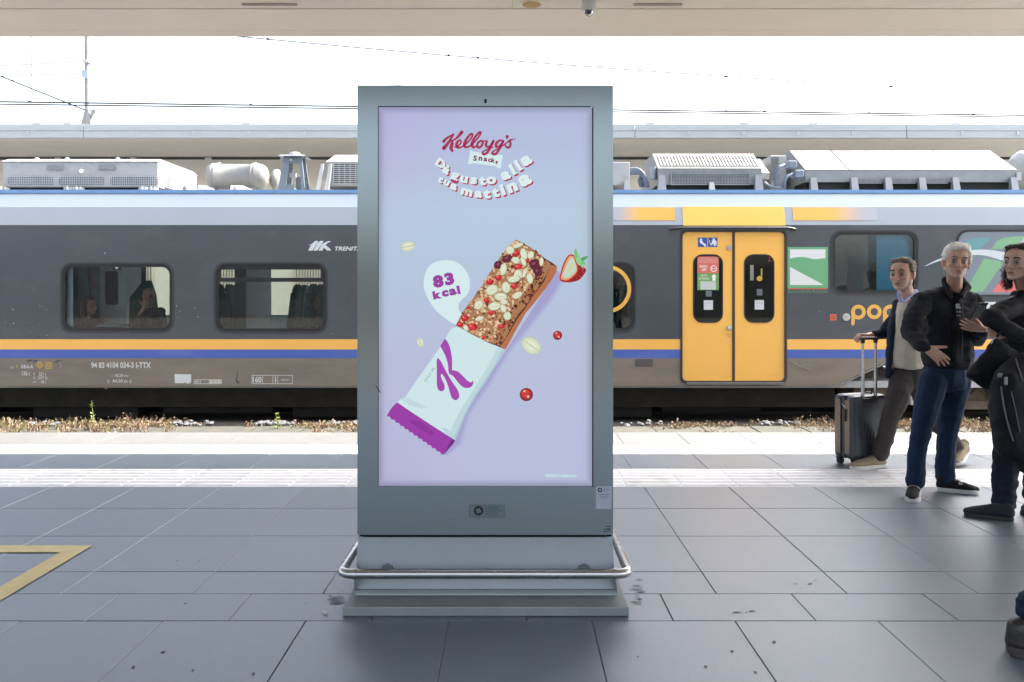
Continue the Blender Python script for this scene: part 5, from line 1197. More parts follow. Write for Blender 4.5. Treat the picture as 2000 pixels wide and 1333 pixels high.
    for l, c in (([(740,90),(690,180),(700,300),(760,480),(800,330),(780,180)], (126,186,134)), ([(830,230),(800,350),(820,540),(880,420),(860,260)], (150,206,140)), ([(1150,350),(1000,370),(890,430),(930,520),(1050,460)], (84,160,100)), ([(740,400),(760,560),(880,640),(1010,790),(950,640),(1060,650),(1120,760),(1060,560),(940,500),(880,420),(820,430)], (142,204,136)), ([(1060,560),(950,520),(900,580),(1000,610)], (120,190,124))):
        pr.poly(Q(l) if len(l) < 8 else [(a5(x), b5(y)) for x, y in l], c); pr.layer(.00002)
    for x, y in ((870,740),(960,820),(830,960),(990,880),(900,1000),(760,1060)): pr.ell(a5(x), b5(y), .7, 1.0, 20, (226,120,110), 6)
    pr.build('strawberry_picture', M_SCREEN, sc)
    pr = Print(DS, 0, .0012)
    for cx, cy, rx, ry, an in ((797,481.5,14,10,-12),(821,669.5,6.5,10,-15),(1037.5,675.5,21,15.5,36)):
        for q, c in ((1, (196,206,176)), (.84, (214,222,196)), (.5, (224,230,210))): pr.ell(cx, cy, rx*q, ry*q, an, c, 16); pr.layer(.00002)
        L_ = max(rx, ry) * .85; a = R(an if rx > ry else an + 90); pr.stroke([(cx - L_*math.cos(a), cy - L_*math.sin(a), .5), (cx, cy + .6, 1.3), (cx + L_*math.cos(a), cy + L_*math.sin(a), .5)], (164,160,108), 3); pr.layer(.00002)
    pr.build('oat_picture', M_SCREEN, sc)
    pr = Print(DS, 0, .0012)
    for cx, cy, r in ((1089,655.5,9),(1028,771,13)):
        for q, dx, dy, c in ((1,0,0,(120,22,34)),(.86,-.4,-.6,(170,36,42)),(.6,-1.2,-1.6,(204,60,56)),(.2,3,3.4,(235,190,190)),(.14,-3,-5.5,(230,220,180))): pr.ell(cx + dx*r/11, cy + dy*r/11, r*q, r*q, 0, c, 18); pr.layer(.00002)
    pr.build('berry_picture', M_SCREEN, sc)
    pr = Print(DS, 0, .0012); pr.text('©2026 Kellanova', 1065, 925.5, 1126, 932.3, (196,232,226), .025); pr.build('small_print', M_SCREEN, sc)
    # camera slot, maker's plate, sticker, scratches
    MB().plate(rrect(X(945.8), Z(202.5), X(950.6), Z(193.5), .0052, 5), [], DK - .0015, DK - .0002).build('sensor_slot', M_kb, k)
    MB().cyl((X(1156), DK - .0002, Z(210)), (X(1156), DK - .003, Z(210)), .004, n=10).build('lock_pin', M_ss, k)
    pl = MB().box(X(916.5), X(985.5), DK - .0015, DK - .0002, Z(1010.5), Z(986.5)).build('maker_plate', mat('plate_grey', s2l((112,128,132)), rough=.35, metal=.4), k)
    pr = Print(DK - .0015, 2e-5, .0003); dk = (14,24,32); cx, cy = 934.7, 998
    pts = []
    for i in range(72): t = 2 * math.pi * i / 72; r = 10.6 if i % 2 == 0 else 8.6; pts.append((cx + r * math.cos(t), cy + r * math.sin(t)))
    t = [tuple(q) for q in tessellate_polygon([[Vector((x, y, 0)) for x, y in pts], [Vector((cx + 5.9 * math.cos(R(a)), cy + 5.9 * math.sin(R(a)), 0)) for a in (25, 115, 205, 295)]])]
    pr._add(pts + [(cx + 5.9 * math.cos(R(a)), cy + 5.9 * math.sin(R(a))) for a in (25, 115, 205, 295)], t, s2l(dk))
    for tx, y, xe in (('GRANDI', 990, 974), ('STAZIONI', 995.6, 980), ('RETAIL', 1001.4, 971.5)): pr.text(tx, 948.8, y, xe, y + 4.2, (50,74,82), .0)
    pr.frame(916.6,986.6,985.4,1010.4,.8,(66,84,92)); pr.build('plate_print', M_PRINT, pl)
    st = MB().plate([(X(1163.5),Z(994.3)),(X(1194),Z(994.3)),(X(1195),Z(950)),(X(1167),Z(950)),(X(1164.2),Z(952.5))], [], DK - .0008, DK - .0001).build('info_sticker', mat('sticker_pale', s2l((178,188,202)), rough=.5, var=.03), k)
    pr = Print(DK - .0008, 1e-5, .0002); cx, cy = 1171.7, 957.4
    pts = circ(cx, cy, 4.6, 24); sq = [(cx + 2.6 * math.cos(R(a)), cy + 2.6 * math.sin(R(a))) for a in (25, 115, 205, 295)]
    t = [tuple(q) for q in tessellate_polygon([[Vector((x, y, 0)) for x, y in pts], [Vector((x, y, 0)) for x, y in sq]])]; pr._add(pts + sq, t, s2l((26,46,80)))
    for i, (tx, xe) in enumerate((('GRANDI', 1189), ('STAZIONI', 1191.8), ('RETAIL', 1187))): pr.text(tx, 1178.6, 954 + i * 2.7, xe, 955.9 + i * 2.7, (84,104,138))
    for y, xa, xe in ((966, 1168, 1190), (969.5, 1170, 1189), (973, 1173, 1187)): pr.rect(xa, y - .6, xe, y + .6, (106,120,146))
    pr.build('sticker_print', M_PRINT, st)
    pr = Print(DK, 1e-5, .0006)
    pr.text('KIOSK', 1182, 1027.6, 1193.5, 1029.8, (38,52,60)) if False else None
    for y, xa in ((1028.2, 1182.5), (1033, 1178.5), (1034.8, 1184), (1037.8, 1178)): pr.rect(xa, y, 1193.4, y + 1.1, (44,60,68))
    pr.stroke([(733,753,.5),(737,758,1.6),(741,764,1.6),(744.5,768.5,.5)], (26,34,44), 3); pr.stroke([(820,1018.5,.3),(900,1013.5,.6),(1000,1013.5,.5),(1120,1014.5,.3)], (104,120,124), 3)
    pr.build('scuffs', M_PRINT, k)
    # dark gap, then the sloping foot skirt
    MB().box(x0 + .03, x1 - .03, DK + .05, DK + dep - .05, Z(1052, 3.80), zb - .0005).build('neck', M_kb, k)
    Dt, Dm, Db = 3.765, 3.70, 3.685
    zt_, zm, zb_ = Z(1050, Dt), Z(1130, Dm), Z(1164, Db)
    ks0, ks1 = X(699.5, Dt), X(1196.5, Dt)
    def skirt(name, s):  # front and mirrored rear
        f = (lambda d: d) if s > 0 else (lambda d: 2 * (DK + dep / 2) - d)
        th = .012 * s
        mb = MB().add([(ks0,f(Dt),zt_),(ks1,f(Dt),zt_),(ks1,f(Dm),zm),(ks0,f(Dm),zm),(ks0,f(Dt)+th,zt_),(ks1,f(Dt)+th,zt_),(ks1,f(Dm)+th,zm),(ks0,f(Dm)+th,zm)], [(0,3,2,1),(4,5,6,7),(0,1,5,4),(2,3,7,6),(1,2,6,5),(3,0,4,7)])
        return mb.build(name, M_ks, k)
    sk = skirt('skirt_panel', 1); skirt('skirt_panel', -1)
    yr = lambda d: 2 * (DK + dep / 2) - d
    MB().hexa([(ks0+.002,Db,.0405),(ks1+.012,Db,.0405),(ks1+.012,yr(Db),.0405),(ks0-.002,yr(Db),.0405)], [(ks0+.002,Dm+.003,zm-.001),(ks1+.002,Dm+.003,zm-.001),(ks1+.002,yr(Dm)-.003,zm-.001),(ks0+.002,yr(Dm)-.003,zm-.001)]).build('lower_skirt', M_ks, k)
    MB().box(ks0 - .004, ks1 + .01, Db - .015, Db - .001, .055, .068).build('skirt_ledge', M_ks, k)
    for s_, xx in ((-1, ks0), (1, ks1)):
        MB().plate([(0,0)], [], 0, 0) if False else MB().add([(xx,Dt+.014,zt_),(xx,yr(Dt)-.014,zt_),(xx,yr(Dm)-.014,zm),(xx,Dm+.014,zm)], [(0,1,2,3)]).build('skirt_cheek', M_ks, k)
    # perforated loudspeaker roses
    for cx in (757, 1140):
        mb = MB()
        for j in range(9):
            for i in range(-8, 9):
                qx = i * 3.2 + (1.6 if j % 2 else 0); qy = j * 2.7
                if qx * qx + (qy - 14) ** 2 > 15.5 ** 2 if False else (qx / 14.5) ** 2 + ((qy - 12) / 12.5) ** 2 > 1: continue
                py = 1102 + qy; t = (py - 1050) / 80.; D = Dt + (Dm - Dt) * t; 
                c = P(cx + qx, py, D - .0012)
                mb.add([(c.x + .0030 * math.cos(a), c.y, c.z + .0030 * math.sin(a)) for a in [q_ * math.pi / 3 for q_ in range(6)]], [(5,4,3,2,1,0)])
        o = mb.build('perforations', M_kb, sk); tag(o, kind='stuff')
    # plinth
    p0, p1, pf = X(669, 3.545), X(1228.5, 3.545), 3.545
    MB().box(p0, p1, pf, 2 * (DK + dep / 2) - pf, 0.001, .0405).build('plinth', M_pl, k, bevel=.004)
    # stainless rail: rounded loop round the foot
    zr = .175; rx0, rx1, ry0, ry1, rc = X(664, 3.57), X(1229, 3.57), 3.57, 2 * (DK + dep / 2) - 3.57, .055
    loop = []
    for cx_, cy_, a_0 in ((rx1 - rc, ry1 - rc, 0), (rx0 + rc, ry1 - rc, 90), (rx0 + rc, ry0 + rc, 180), (rx1 - rc, ry0 + rc, 270)):
        for q in range(9): a = R(a_0 + 90 * q / 8); loop.append((cx_ + rc * math.cos(a), cy_ + rc * math.sin(a), zr))
    r_ = MB().tube(loop, .021, 20, closed=True).build('steel_rail', M_ss, k)
    for sx in (-1, 1):
        for yy in (ry0, ry1):
            xx = (rx0 + rc + .01) if sx < 0 else (rx1 - rc - .01)
            MB().cyl((xx - .006, yy, zr), (xx + .006, yy, zr), .0245, n=20).build('collar', M_ss, r_)
            d_ = 1 if yy == ry0 else -1; ex = (ks0 - .003) if sx < 0 else (ks1 + .012)
            yb_ = Db if yy == ry0 else yr(Db)
            mb = MB(); th = .003
            mb.hexa([(ex-th,yb_+.10*d_,.045),(ex+th,yb_+.10*d_,.045),(ex+th,yb_+.02*d_,.045),(ex-th,yb_+.02*d_,.045)], [(ex-th,yb_+.10*d_,zr),(ex+th,yb_+.10*d_,zr),(xx+th,yy,zr-.018),(xx-th,yy,zr-.018)])
            mb.build('rail_bracket', M_ks, k)
            MB().cyl((ex, yb_ + .06 * d_, .12), (ex + sx * .014, yb_ + .06 * d_, .12), .007, n=8).build('bolt', M_kb, k)
kiosk()
# ================================================================== PEOPLE
def hull_verts(prims):
    """prims: list of hulls, each a list of (centre, (rx, ry, rz), yaw) balls; returns one soup mesh of closed shells"""
    bm = bmesh.new()
    for hull in prims:
        vs = []
        for it in hull:
            c = Vector(it[0]); r = it[1]; yaw = it[2] if len(it) > 2 else 0
            r = (r, r, r) if not isinstance(r, (tuple, list)) else r
            M = Matrix.Translation(c) @ Matrix.Rotation(yaw, 4, 'Z') @ Matrix.Diagonal((*r, 1))
            for v in ICO: vs.append(bm.verts.new(M @ v))
        bmesh.ops.convex_hull(bm, input=vs)
    loose = [v for v in bm.verts if not v.link_faces]
    bmesh.ops.delete(bm, geom=loose, context='VERTS')
    return bm
TMP = bpy.data.scenes.new('tmp')
_b = bmesh.new(); bmesh.ops.create_icosphere(_b, subdivisions=2, radius=1); ICO = [v.co.copy() for v in _b.verts]; _b.free()
def blob(name, prims, voxel, m, parent=None, org=None, smooth=3, disp=None, cuts=(), colour=None, flip=False, **t):
    bm = hull_verts(prims); me = bpy.data.meshes.new('tmp'); bm.to_mesh(me); bm.free()
    o = bpy.data.objects.new('tmp', me); TMP.collection.objects.link(o)
    md = o.modifiers.new('r', 'REMESH'); md.mode = 'VOXEL'; md.voxel_size = voxel; md.adaptivity = 0
    sm = o.modifiers.new('s', 'SMOOTH'); sm.factor = .5; sm.iterations = smooth
    with bpy.context.temp_override(scene=TMP, view_layer=TMP.view_layers[0]):
        dg = bpy.context.evaluated_depsgraph_get(); ev = o.evaluated_get(dg)
        new = bpy.data.meshes.new_from_object(ev)
    bpy.data.objects.remove(o); bpy.data.meshes.remove(me)
    if disp:
        n_ = len(new.vertices); co = np.empty(n_ * 3, 'f'); no = np.empty(n_ * 3, 'f')
        new.vertices.foreach_get('co', co); new.vertex_normals.foreach_get('vector', no); co = co.reshape(-1, 3); no = no.reshape(-1, 3)
        dd_ = np.array([disp(Vector(c)) for c in co.tolist()], 'f'); co += no * dd_[:, None]
        new.vertices.foreach_set('co', co.ravel()); new.update()
    if cuts:
        bm = bmesh.new(); bm.from_mesh(new)
        for co, no in cuts:
            bmesh.ops.bisect_plane(bm, geom=bm.verts[:] + bm.edges[:] + bm.faces[:], plane_co=co, plane_no=no, clear_outer=True)
        bm.to_mesh(new); bm.free()
    og = org if org is not None else (origin(parent) if parent else Vector((0, 0, 0)))
    if colour:
        ca = new.color_attributes.new('Col', 'FLOAT_COLOR', 'POINT'); buf = []
        for v in new.vertices: buf += [*colour(v.co, None), 1]
        ca.data.foreach_set('color', buf)
    new.transform(Matrix.Translation(-og)); new.name = name
    new.polygons.foreach_set('use_smooth', [True] * len(new.polygons)); new.materials.clear(); new.materials.append(m)
    ob = bpy.data.objects.new(name, new); COL.objects.link(ob)
    if parent: ob.parent = parent
    else: ob.location = og
    return tag(ob, **t) if t else ob
def limb(pts):      # chain of (point, radius) -> hulls
    return [[(a[0], a[1]), (b[0], b[1])] for a, b in zip(pts[:-1], pts[1:])]
def folds(seed, amp=.006, sc=9, axis=(1, 1, 2.2), amp2=.003):
    off = Vector((seed * 7.3, seed * 3.1, seed * 1.7))
    def f(co):
        p = Vector((co.x * axis[0], co.y * axis[1], co.z * axis[2])) * sc + off
        n = noise.noise(p); r = 1 - abs(noise.noise(p * 1.3 + Vector((5, 2, 1)))) * 2.4
        return amp * n + amp * .35 * noise.noise(p * 2.9) + amp2 * max(-1, r) + noise.noise(co * 60) * .0006
    return f
def hand(wrist, d, n, curl=(15, 20, 25, 30), spread=4, thumb=50, tcurl=15, side=1, k=1.0, flex=None):
    """wrist point, pointing direction d, palm normal n (palm faces n); returns hulls: palm, four jointed fingers, thumb off the side"""
    d = Vector(d).normalized(); n = Vector(n); n = (n - d * n.dot(d)).normalized(); s = d.cross(n) * side
    w = Vector(wrist); out = []
    W = lambda a, b, c: w + (d * a + s * b + n * c) * k
    out.append([(W(-.03, 0, 0), .024*k), (W(.012, .016, 0), .016*k), (W(.012, -.016, 0), .016*k)])
    out.append([(W(.012, .018, 0), .015*k), (W(.012, -.018, 0), .015*k), (W(.082, .031, 0), .0115*k), (W(.088, .011, -.002), .0115*k), (W(.086, -.011, -.002), .0115*k), (W(.078, -.030, 0), .0110*k)])
    L = (.072, .081, .076, .060)
    for i in range(4):
        y = (.032, .0115, -.010, -.031)[i]; a = R(spread * (1.5 - i)); b = W((.082, .089, .086, .078)[i], y, 0)
        dd = d * math.cos(a) + s * math.sin(a); c = R(curl[i] if not flex else flex[i][0]); p = b; r = .0094 * k
        for j, fr in enumerate((.45, .32, .23)):
            ang = c * (j + 1) if not flex else sum(R(q) for q in flex[i][:j + 1])
            v = dd * math.cos(ang) + n * math.sin(ang); q = p + v * L[i] * fr * k; r2 = r * .92
            out.append([(p, r), (q, r2)]); p, r = q, r2
    b = W(.018, .022, .006); a = R(thumb); td = d * math.cos(a) + s * math.sin(a)
    p = b; r = .0155 * k
    for j, l in enumerate((.040, .034, .026)):
        v = (td * math.cos(R(tcurl * j)) + (n * .6 + d * .5).normalized() * math.sin(R(tcurl * j))).normalized(); q = p + v * l * k; r2 = (.0125, .0105, .0088)[j] * k
        out.append([(p, r), (q, r2)]); p, r = q, r2
    return out
def head(c, yaw, k=1.0, pitch=0, roll=0, jaw=1.0, nose=1.0):
    """head centred between the eyes; yaw 0 looks at the camera (-Y), + turns to the viewer's left"""
    M = Matrix.Translation(Vector(c)) @ Matrix.Rotation(-yaw, 4, 'Z') @ Matrix.Rotation(pitch, 4, 'X') @ Matrix.Rotation(roll, 4, 'Y') @ Matrix.Scale(k, 4)
    T = lambda x, y, z: M @ Vector((x, y, z)); q = Matrix.Rotation(-yaw, 4, 'Z')
    E = lambda x, y, z, rx, ry, rz: (T(x, y, z), (rx*k, ry*k, rz*k), -yaw)
    o = [[E(0, .022, .035, .074, .092, .082)], [E(0, -.028, .04, .062, .052, .055), E(0, -.030, -.02, .058, .048, .04)],
         [E(0, -.030, -.02, .060, .046, .03), E(0, -.038, -.072, .040*jaw, .040, .030)], [E(0, -.035, -.070, .038*jaw, .034, .028), E(0, -.064, -.096, .020*jaw, .016, .014)],
         [E(.050, .010, -.020, .016, .03, .03), E(.044*jaw, -.005, -.066, .015, .02, .014), E(.018, -.058, -.094, .010, .010, .008)], [E(-.050, .010, -.020, .016, .03, .03), E(-.044*jaw, -.005, -.066, .015, .02, .014), E(-.018, -.058, -.094, .010, .010, .008)],
         [E(.040, -.058, -.026, .018, .017, .014)], [E(-.040, -.058, -.026, .018, .017, .014)],
         [E(.014, -.079, .019, .008, .007, .006), E(.044, -.068, .020, .008, .008, .006)], [E(-.014, -.079, .019, .008, .007, .006), E(-.044, -.068, .020, .008, .008, .006)],
         [E(0, -.077, .012, .007, .007, .009), E(0, -.078 - .024*nose, -.030, .0105, .009, .009)], [E(0, -.082, -.034, .018, .010, .008), E(0, -.078 - .020*nose, -.036, .010, .008, .007)],
         [E(.016, -.081, -.060, .006, .006, .0045), E(0, -.089, -.058, .009, .006, .0045), E(-.016, -.081, -.060, .006, .006, .0045)], [E(.013, -.081, -.0685, .006, .006, .005), E(-.013, -.081, -.0685, .006, .006, .005), E(0, -.087, -.0685, .008, .006, .005)],
         [E(.076, .012, .002, .008, .018, .022), E(.073, .006, -.026, .007, .010, .012)], [E(-.076, .012, .002, .008, .018, .022), E(-.073, .006, -.026, .007, .010, .012)]]
    return o, T, M
def head_extras(par, T, M, k, brow, mouthc, iris=(.06,.045,.03), browm=None, look=0):
    mw = MATS.setdefault('eye', mat('eye_white', (.24,.21,.20), rough=.3)); mi = MATS.setdefault('iris', mat('dark_iris', (.03,.02,.015), rough=.15)); ml = MATS.setdefault('lip', mat('closed_mouth_line', (.16,.07,.055), rough=.6)); lid = MATS.setdefault('lid', mat('eyelid_skin', (.27,.14,.10), rough=.6))
    for s in (-1, 1):
        c = T(s * .030, -.0640, -.002)
        e = MB(); n = 10
        e.lathe([(.0112*k*math.sin(R(a)), .0112*k*math.cos(R(a))) for a in range(6, 180, 24)], (c.x, c.y, c.z), 'z', 12)
        q = T(s * .030 + look, -.0756, -.002); e.cyl(q + (T(0,.006,0) - T(0,0,0)), q, .0062*k, n=10, m=1)
        e.build('eye', [mw, mi], par)
        b = MB(); pts = [T(s * (.018 + .026 * t), -.0752 + .010 * t * t, -.0085 - .003 * math.sin(math.pi * t)) for t in [i / 5 for i in range(6)]]
        b.tube(pts, [.0016*k, .0028*k, .0032*k, .0030*k, .0024*k, .0012*k], 6); b.build('eyelid', lid, par)
        # upper lid and brow
        b = MB(); pts = [T(s * (.0165 + .028 * t), -.0765 + .010 * t * t, .0045 + .006 * math.sin(math.pi * min(1, t * 1.05)) ) for t in [i / 5 for i in range(6)]]
        b.tube(pts, [.0016*k, .0030*k, .0034*k, .0034*k, .0028*k, .0014*k], 6); b.build('eyelid', lid, par)
        b = MB(); pts = [T(s * (.012 + .038 * t), -.0865 + .016 * t * t, .0205 + .007 * math.sin(math.pi * (t * .8 + .1))) for t in [i / 5 for i in range(6)]]
        b.tube(pts, [.0028*k, .0044*k, .0046*k, .0040*k, .0030*k, .0012*k], 6); b.build('eyebrow', brow, par)
    m_ = MB().tube([T(-.022, -.0825, -.0615), T(-.010, -.0915, -.0635), T(0, -.094, -.0640), T(.010, -.0915, -.0635), T(.022, -.0825, -.0615)], [.0010*k, .0019*k, .0019*k, .0019*k, .0010*k], 5)
    m_.build('mouth', ml, par)
MATS = {}
def skin_col(base, T, M, stubble=0):
    inv = M.inverted(); lb = base
    def f(co, no):
        p = inv @ co
        if p.z > -.13 and abs(p.x) < .12 and abs(p.y) < .14 and p.z < .14:
            c = list(base)
            r = 0
            if p.y < -.04:
                if abs(p.x) < .024 and -.075 < p.z < -.054 and p.y < -.078: r = 1
                g = math.exp(-((abs(p.x) - .042) / .018) ** 2 - ((p.z + .028) / .018) ** 2) * .35 + math.exp(-(p.x / .016) ** 2 - ((p.z + .032) / .014) ** 2) * .35
                c = [c[0] * (1 + .06 * g), c[1] * (1 - .22 * g), c[2] * (1 - .25 * g)]
                d = math.exp(-((abs(p.x) - .030) / .018) ** 2 - ((p.z - .0) / .014) ** 2) * .28      # darker skin round the eyes
                c = [c[0] * (1 - d), c[1] * (1 - 1.15 * d), c[2] * (1 - 1.1 * d)]
                cr = math.exp(-(((abs(p.x) - (.026 - (p.z + .045) * .45)) / .0032) ** 2)) * (1 if -.068 < p.z < -.034 else 0) * .25   # shade of the crease beside the mouth, painted into the skin
                c = [v * (1 - cr) for v in c]
            if stubble and p.z < -.03 and p.y < .02:
                s_ = stubble * min(1, (-.03 - p.z) / .03); c = [c[0] * (1 - .30 * s_), c[1] * (1 - .24 * s_), c[2] * (1 - .18 * s_)]
            if r: c = [c[0] * .88, c[1] * .74, c[2] * .74]
            if abs(p.x) > .066: c = [c[0] * 1.05, c[1] * .84, c[2] * .8]
            n = noise.noise(co * 90) * .05; return [v * (1 + n) for v in c]
        n = noise.noise(co * 40) * .06
        return [base[0] * (1 + n), base[1] * (.94 + n), base[2] * (.93 + n)]
    return f
def hair(par, T, M, k, m, strands=700, hull_list=None, length=.045, comb=(0, .6, -.4), seed=1, lift=.012, amp=.004, extra=None, zmin=-.02):
    E = lambda x, y, z, rx, ry, rz: (T(x, y, z), (rx*k, ry*k, rz*k), math.atan2(M[1][0], M[0][0]))
    pr = hull_list(E)
    base = blob('hair', pr, .005, m, par, smooth=2, disp=lambda co: amp * noise.noise(co * 55) + amp * .6 * noise.noise(co * 130))
    me = base.data; rr = random.Random(seed); mb = MB(); og = origin(par); inv = M.inverted(); q3 = M.to_3x3(); fs = me.polygons
    for _ in range(strands):
        f = fs[rr.randrange(len(fs))]; c = f.center + og; n = f.normal; p = inv @ c
        if p.z < zmin - .03: continue
        fl = q3 @ Vector((comb[0] + .35 * (1 if p.x > 0 else -1) * abs(p.x) * 14, comb[1], comb[2]))
        fl = fl + Vector((rr.uniform(-.22,.22), rr.uniform(-.22,.22), rr.uniform(-.2,.2))); fl = (fl - n * fl.dot(n)).normalized()
        L = length * rr.uniform(.5, 1.2); w = rr.uniform(.0008, .0018); s_ = fl.cross(n).normalized() * w
        a = c; b = c + fl * L * .5 + n * lift * rr.uniform(.1, 1); e = c + fl * L + n * (lift * rr.uniform(-.2, .6) - L * .30)
        mb.add([a - s_, a + s_, b + s_, b - s_, e], [(0,1,2,3), (3,2,4)], 0, True)
    if mb.v: tag(mb.build('hair_strands', m, base), kind='stuff')
    return base
def J(px, py, D): return P(px, py, D)
def shoe(par, heel, toe, k, upper, sole, wid=.042, sole_h=.025, z0=0.0, ankle_h=.085, lift=0, name='shoe', roll=0):
    """heel and toe ground points (world xy); lift raises the heel"""
    h = Vector((heel[0], heel[1], z0 + lift)); t = Vector((toe[0], toe[1], z0 + (.012 if lift else 0))); d = (t - h); L = d.length; d.normalize(); u = Vector((0, 0, 1)); s = d.cross(u).normalized(); u2 = s.cross(d)
    W = lambda a, b, c: h + d * (a * L) + s * b + u2 * c
    r = wid * k
    up = [[(W(.10, 0, .045), r * .82), (W(.12, 0, ankle_h), r * .80)], [(W(.12, 0, .048), r * .86), (W(.45, .003, .050), r * .86), (W(.25, 0, .075), r * .75)], [(W(.45, .003, .050), r * .86), (W(.80, .004, .034), (r * .92, r * .92, r * .62))], [(W(.78, .004, .034), (r * .9, r * .9, r * .6)), (W(.925, 0, .030), (r * .62, r * .62, r * .5))]]
    low = h.z + .012 if not lift else -9
    o = blob(name, up, .006, upper, par, smooth=3, disp=lambda co: .0008 * noise.noise(co * 70), cuts=[(W(0, 0, sole_h * .9), -u2)])
    out = []
    prof = [(.0, .60), (.04, .80), (.15, .92), (.35, .84), (.5, .86), (.7, 1.0), (.82, 1.0), (.92, .80), (.98, .48), (1.0, .2)]
    mb = MB(); A = [W(a, b * r * 1.04, 0) for a, b in prof]; B = [W(a, -b * r * 1.04, 0) for a, b in reversed(prof)]; lo = A + B; hi = [v + u2 * sole_h for v in lo]; n = len(lo)
    mb.add(lo + hi, [(i, (i + 1) % n, n + (i + 1) % n, n + i) for i in range(n)] + [tuple(range(n))[::-1], tuple(range(n, 2 * n))])
    mb.build('sole', sole, o, bevel=.004)
    return o, W, d, s, u2
def cloth(name, col, rough=.85, var=.12, bump=.25, bscale=350, **k): return MATS.setdefault(name, mat(name, col, rough=rough, var=var, scale=14, bump=bump, bscale=bscale, spec=.3, **k))
M_skin = vcol_mat('skin', rough=.5, sub=.12, bump=.15, bscale=240)
navy = cloth('black_navy_jacket_cloth', (.012,.014,.021)); jeans = cloth('dark_blue_denim', (.008,.024,.062), bscale=600); blk = cloth('black_cloth', (.010,.011,.015))
white_sole = MATS.setdefault('ws', mat('white_rubber_sole', (.62,.62,.62), rough=.6, var=.06, scale=40)); blk_shoe = cloth('black_shoe_upper', (.012,.012,.014)); blk_sole = MATS.setdefault('bs', mat('black_rubber_sole', (.02,.02,.022), rough=.6))

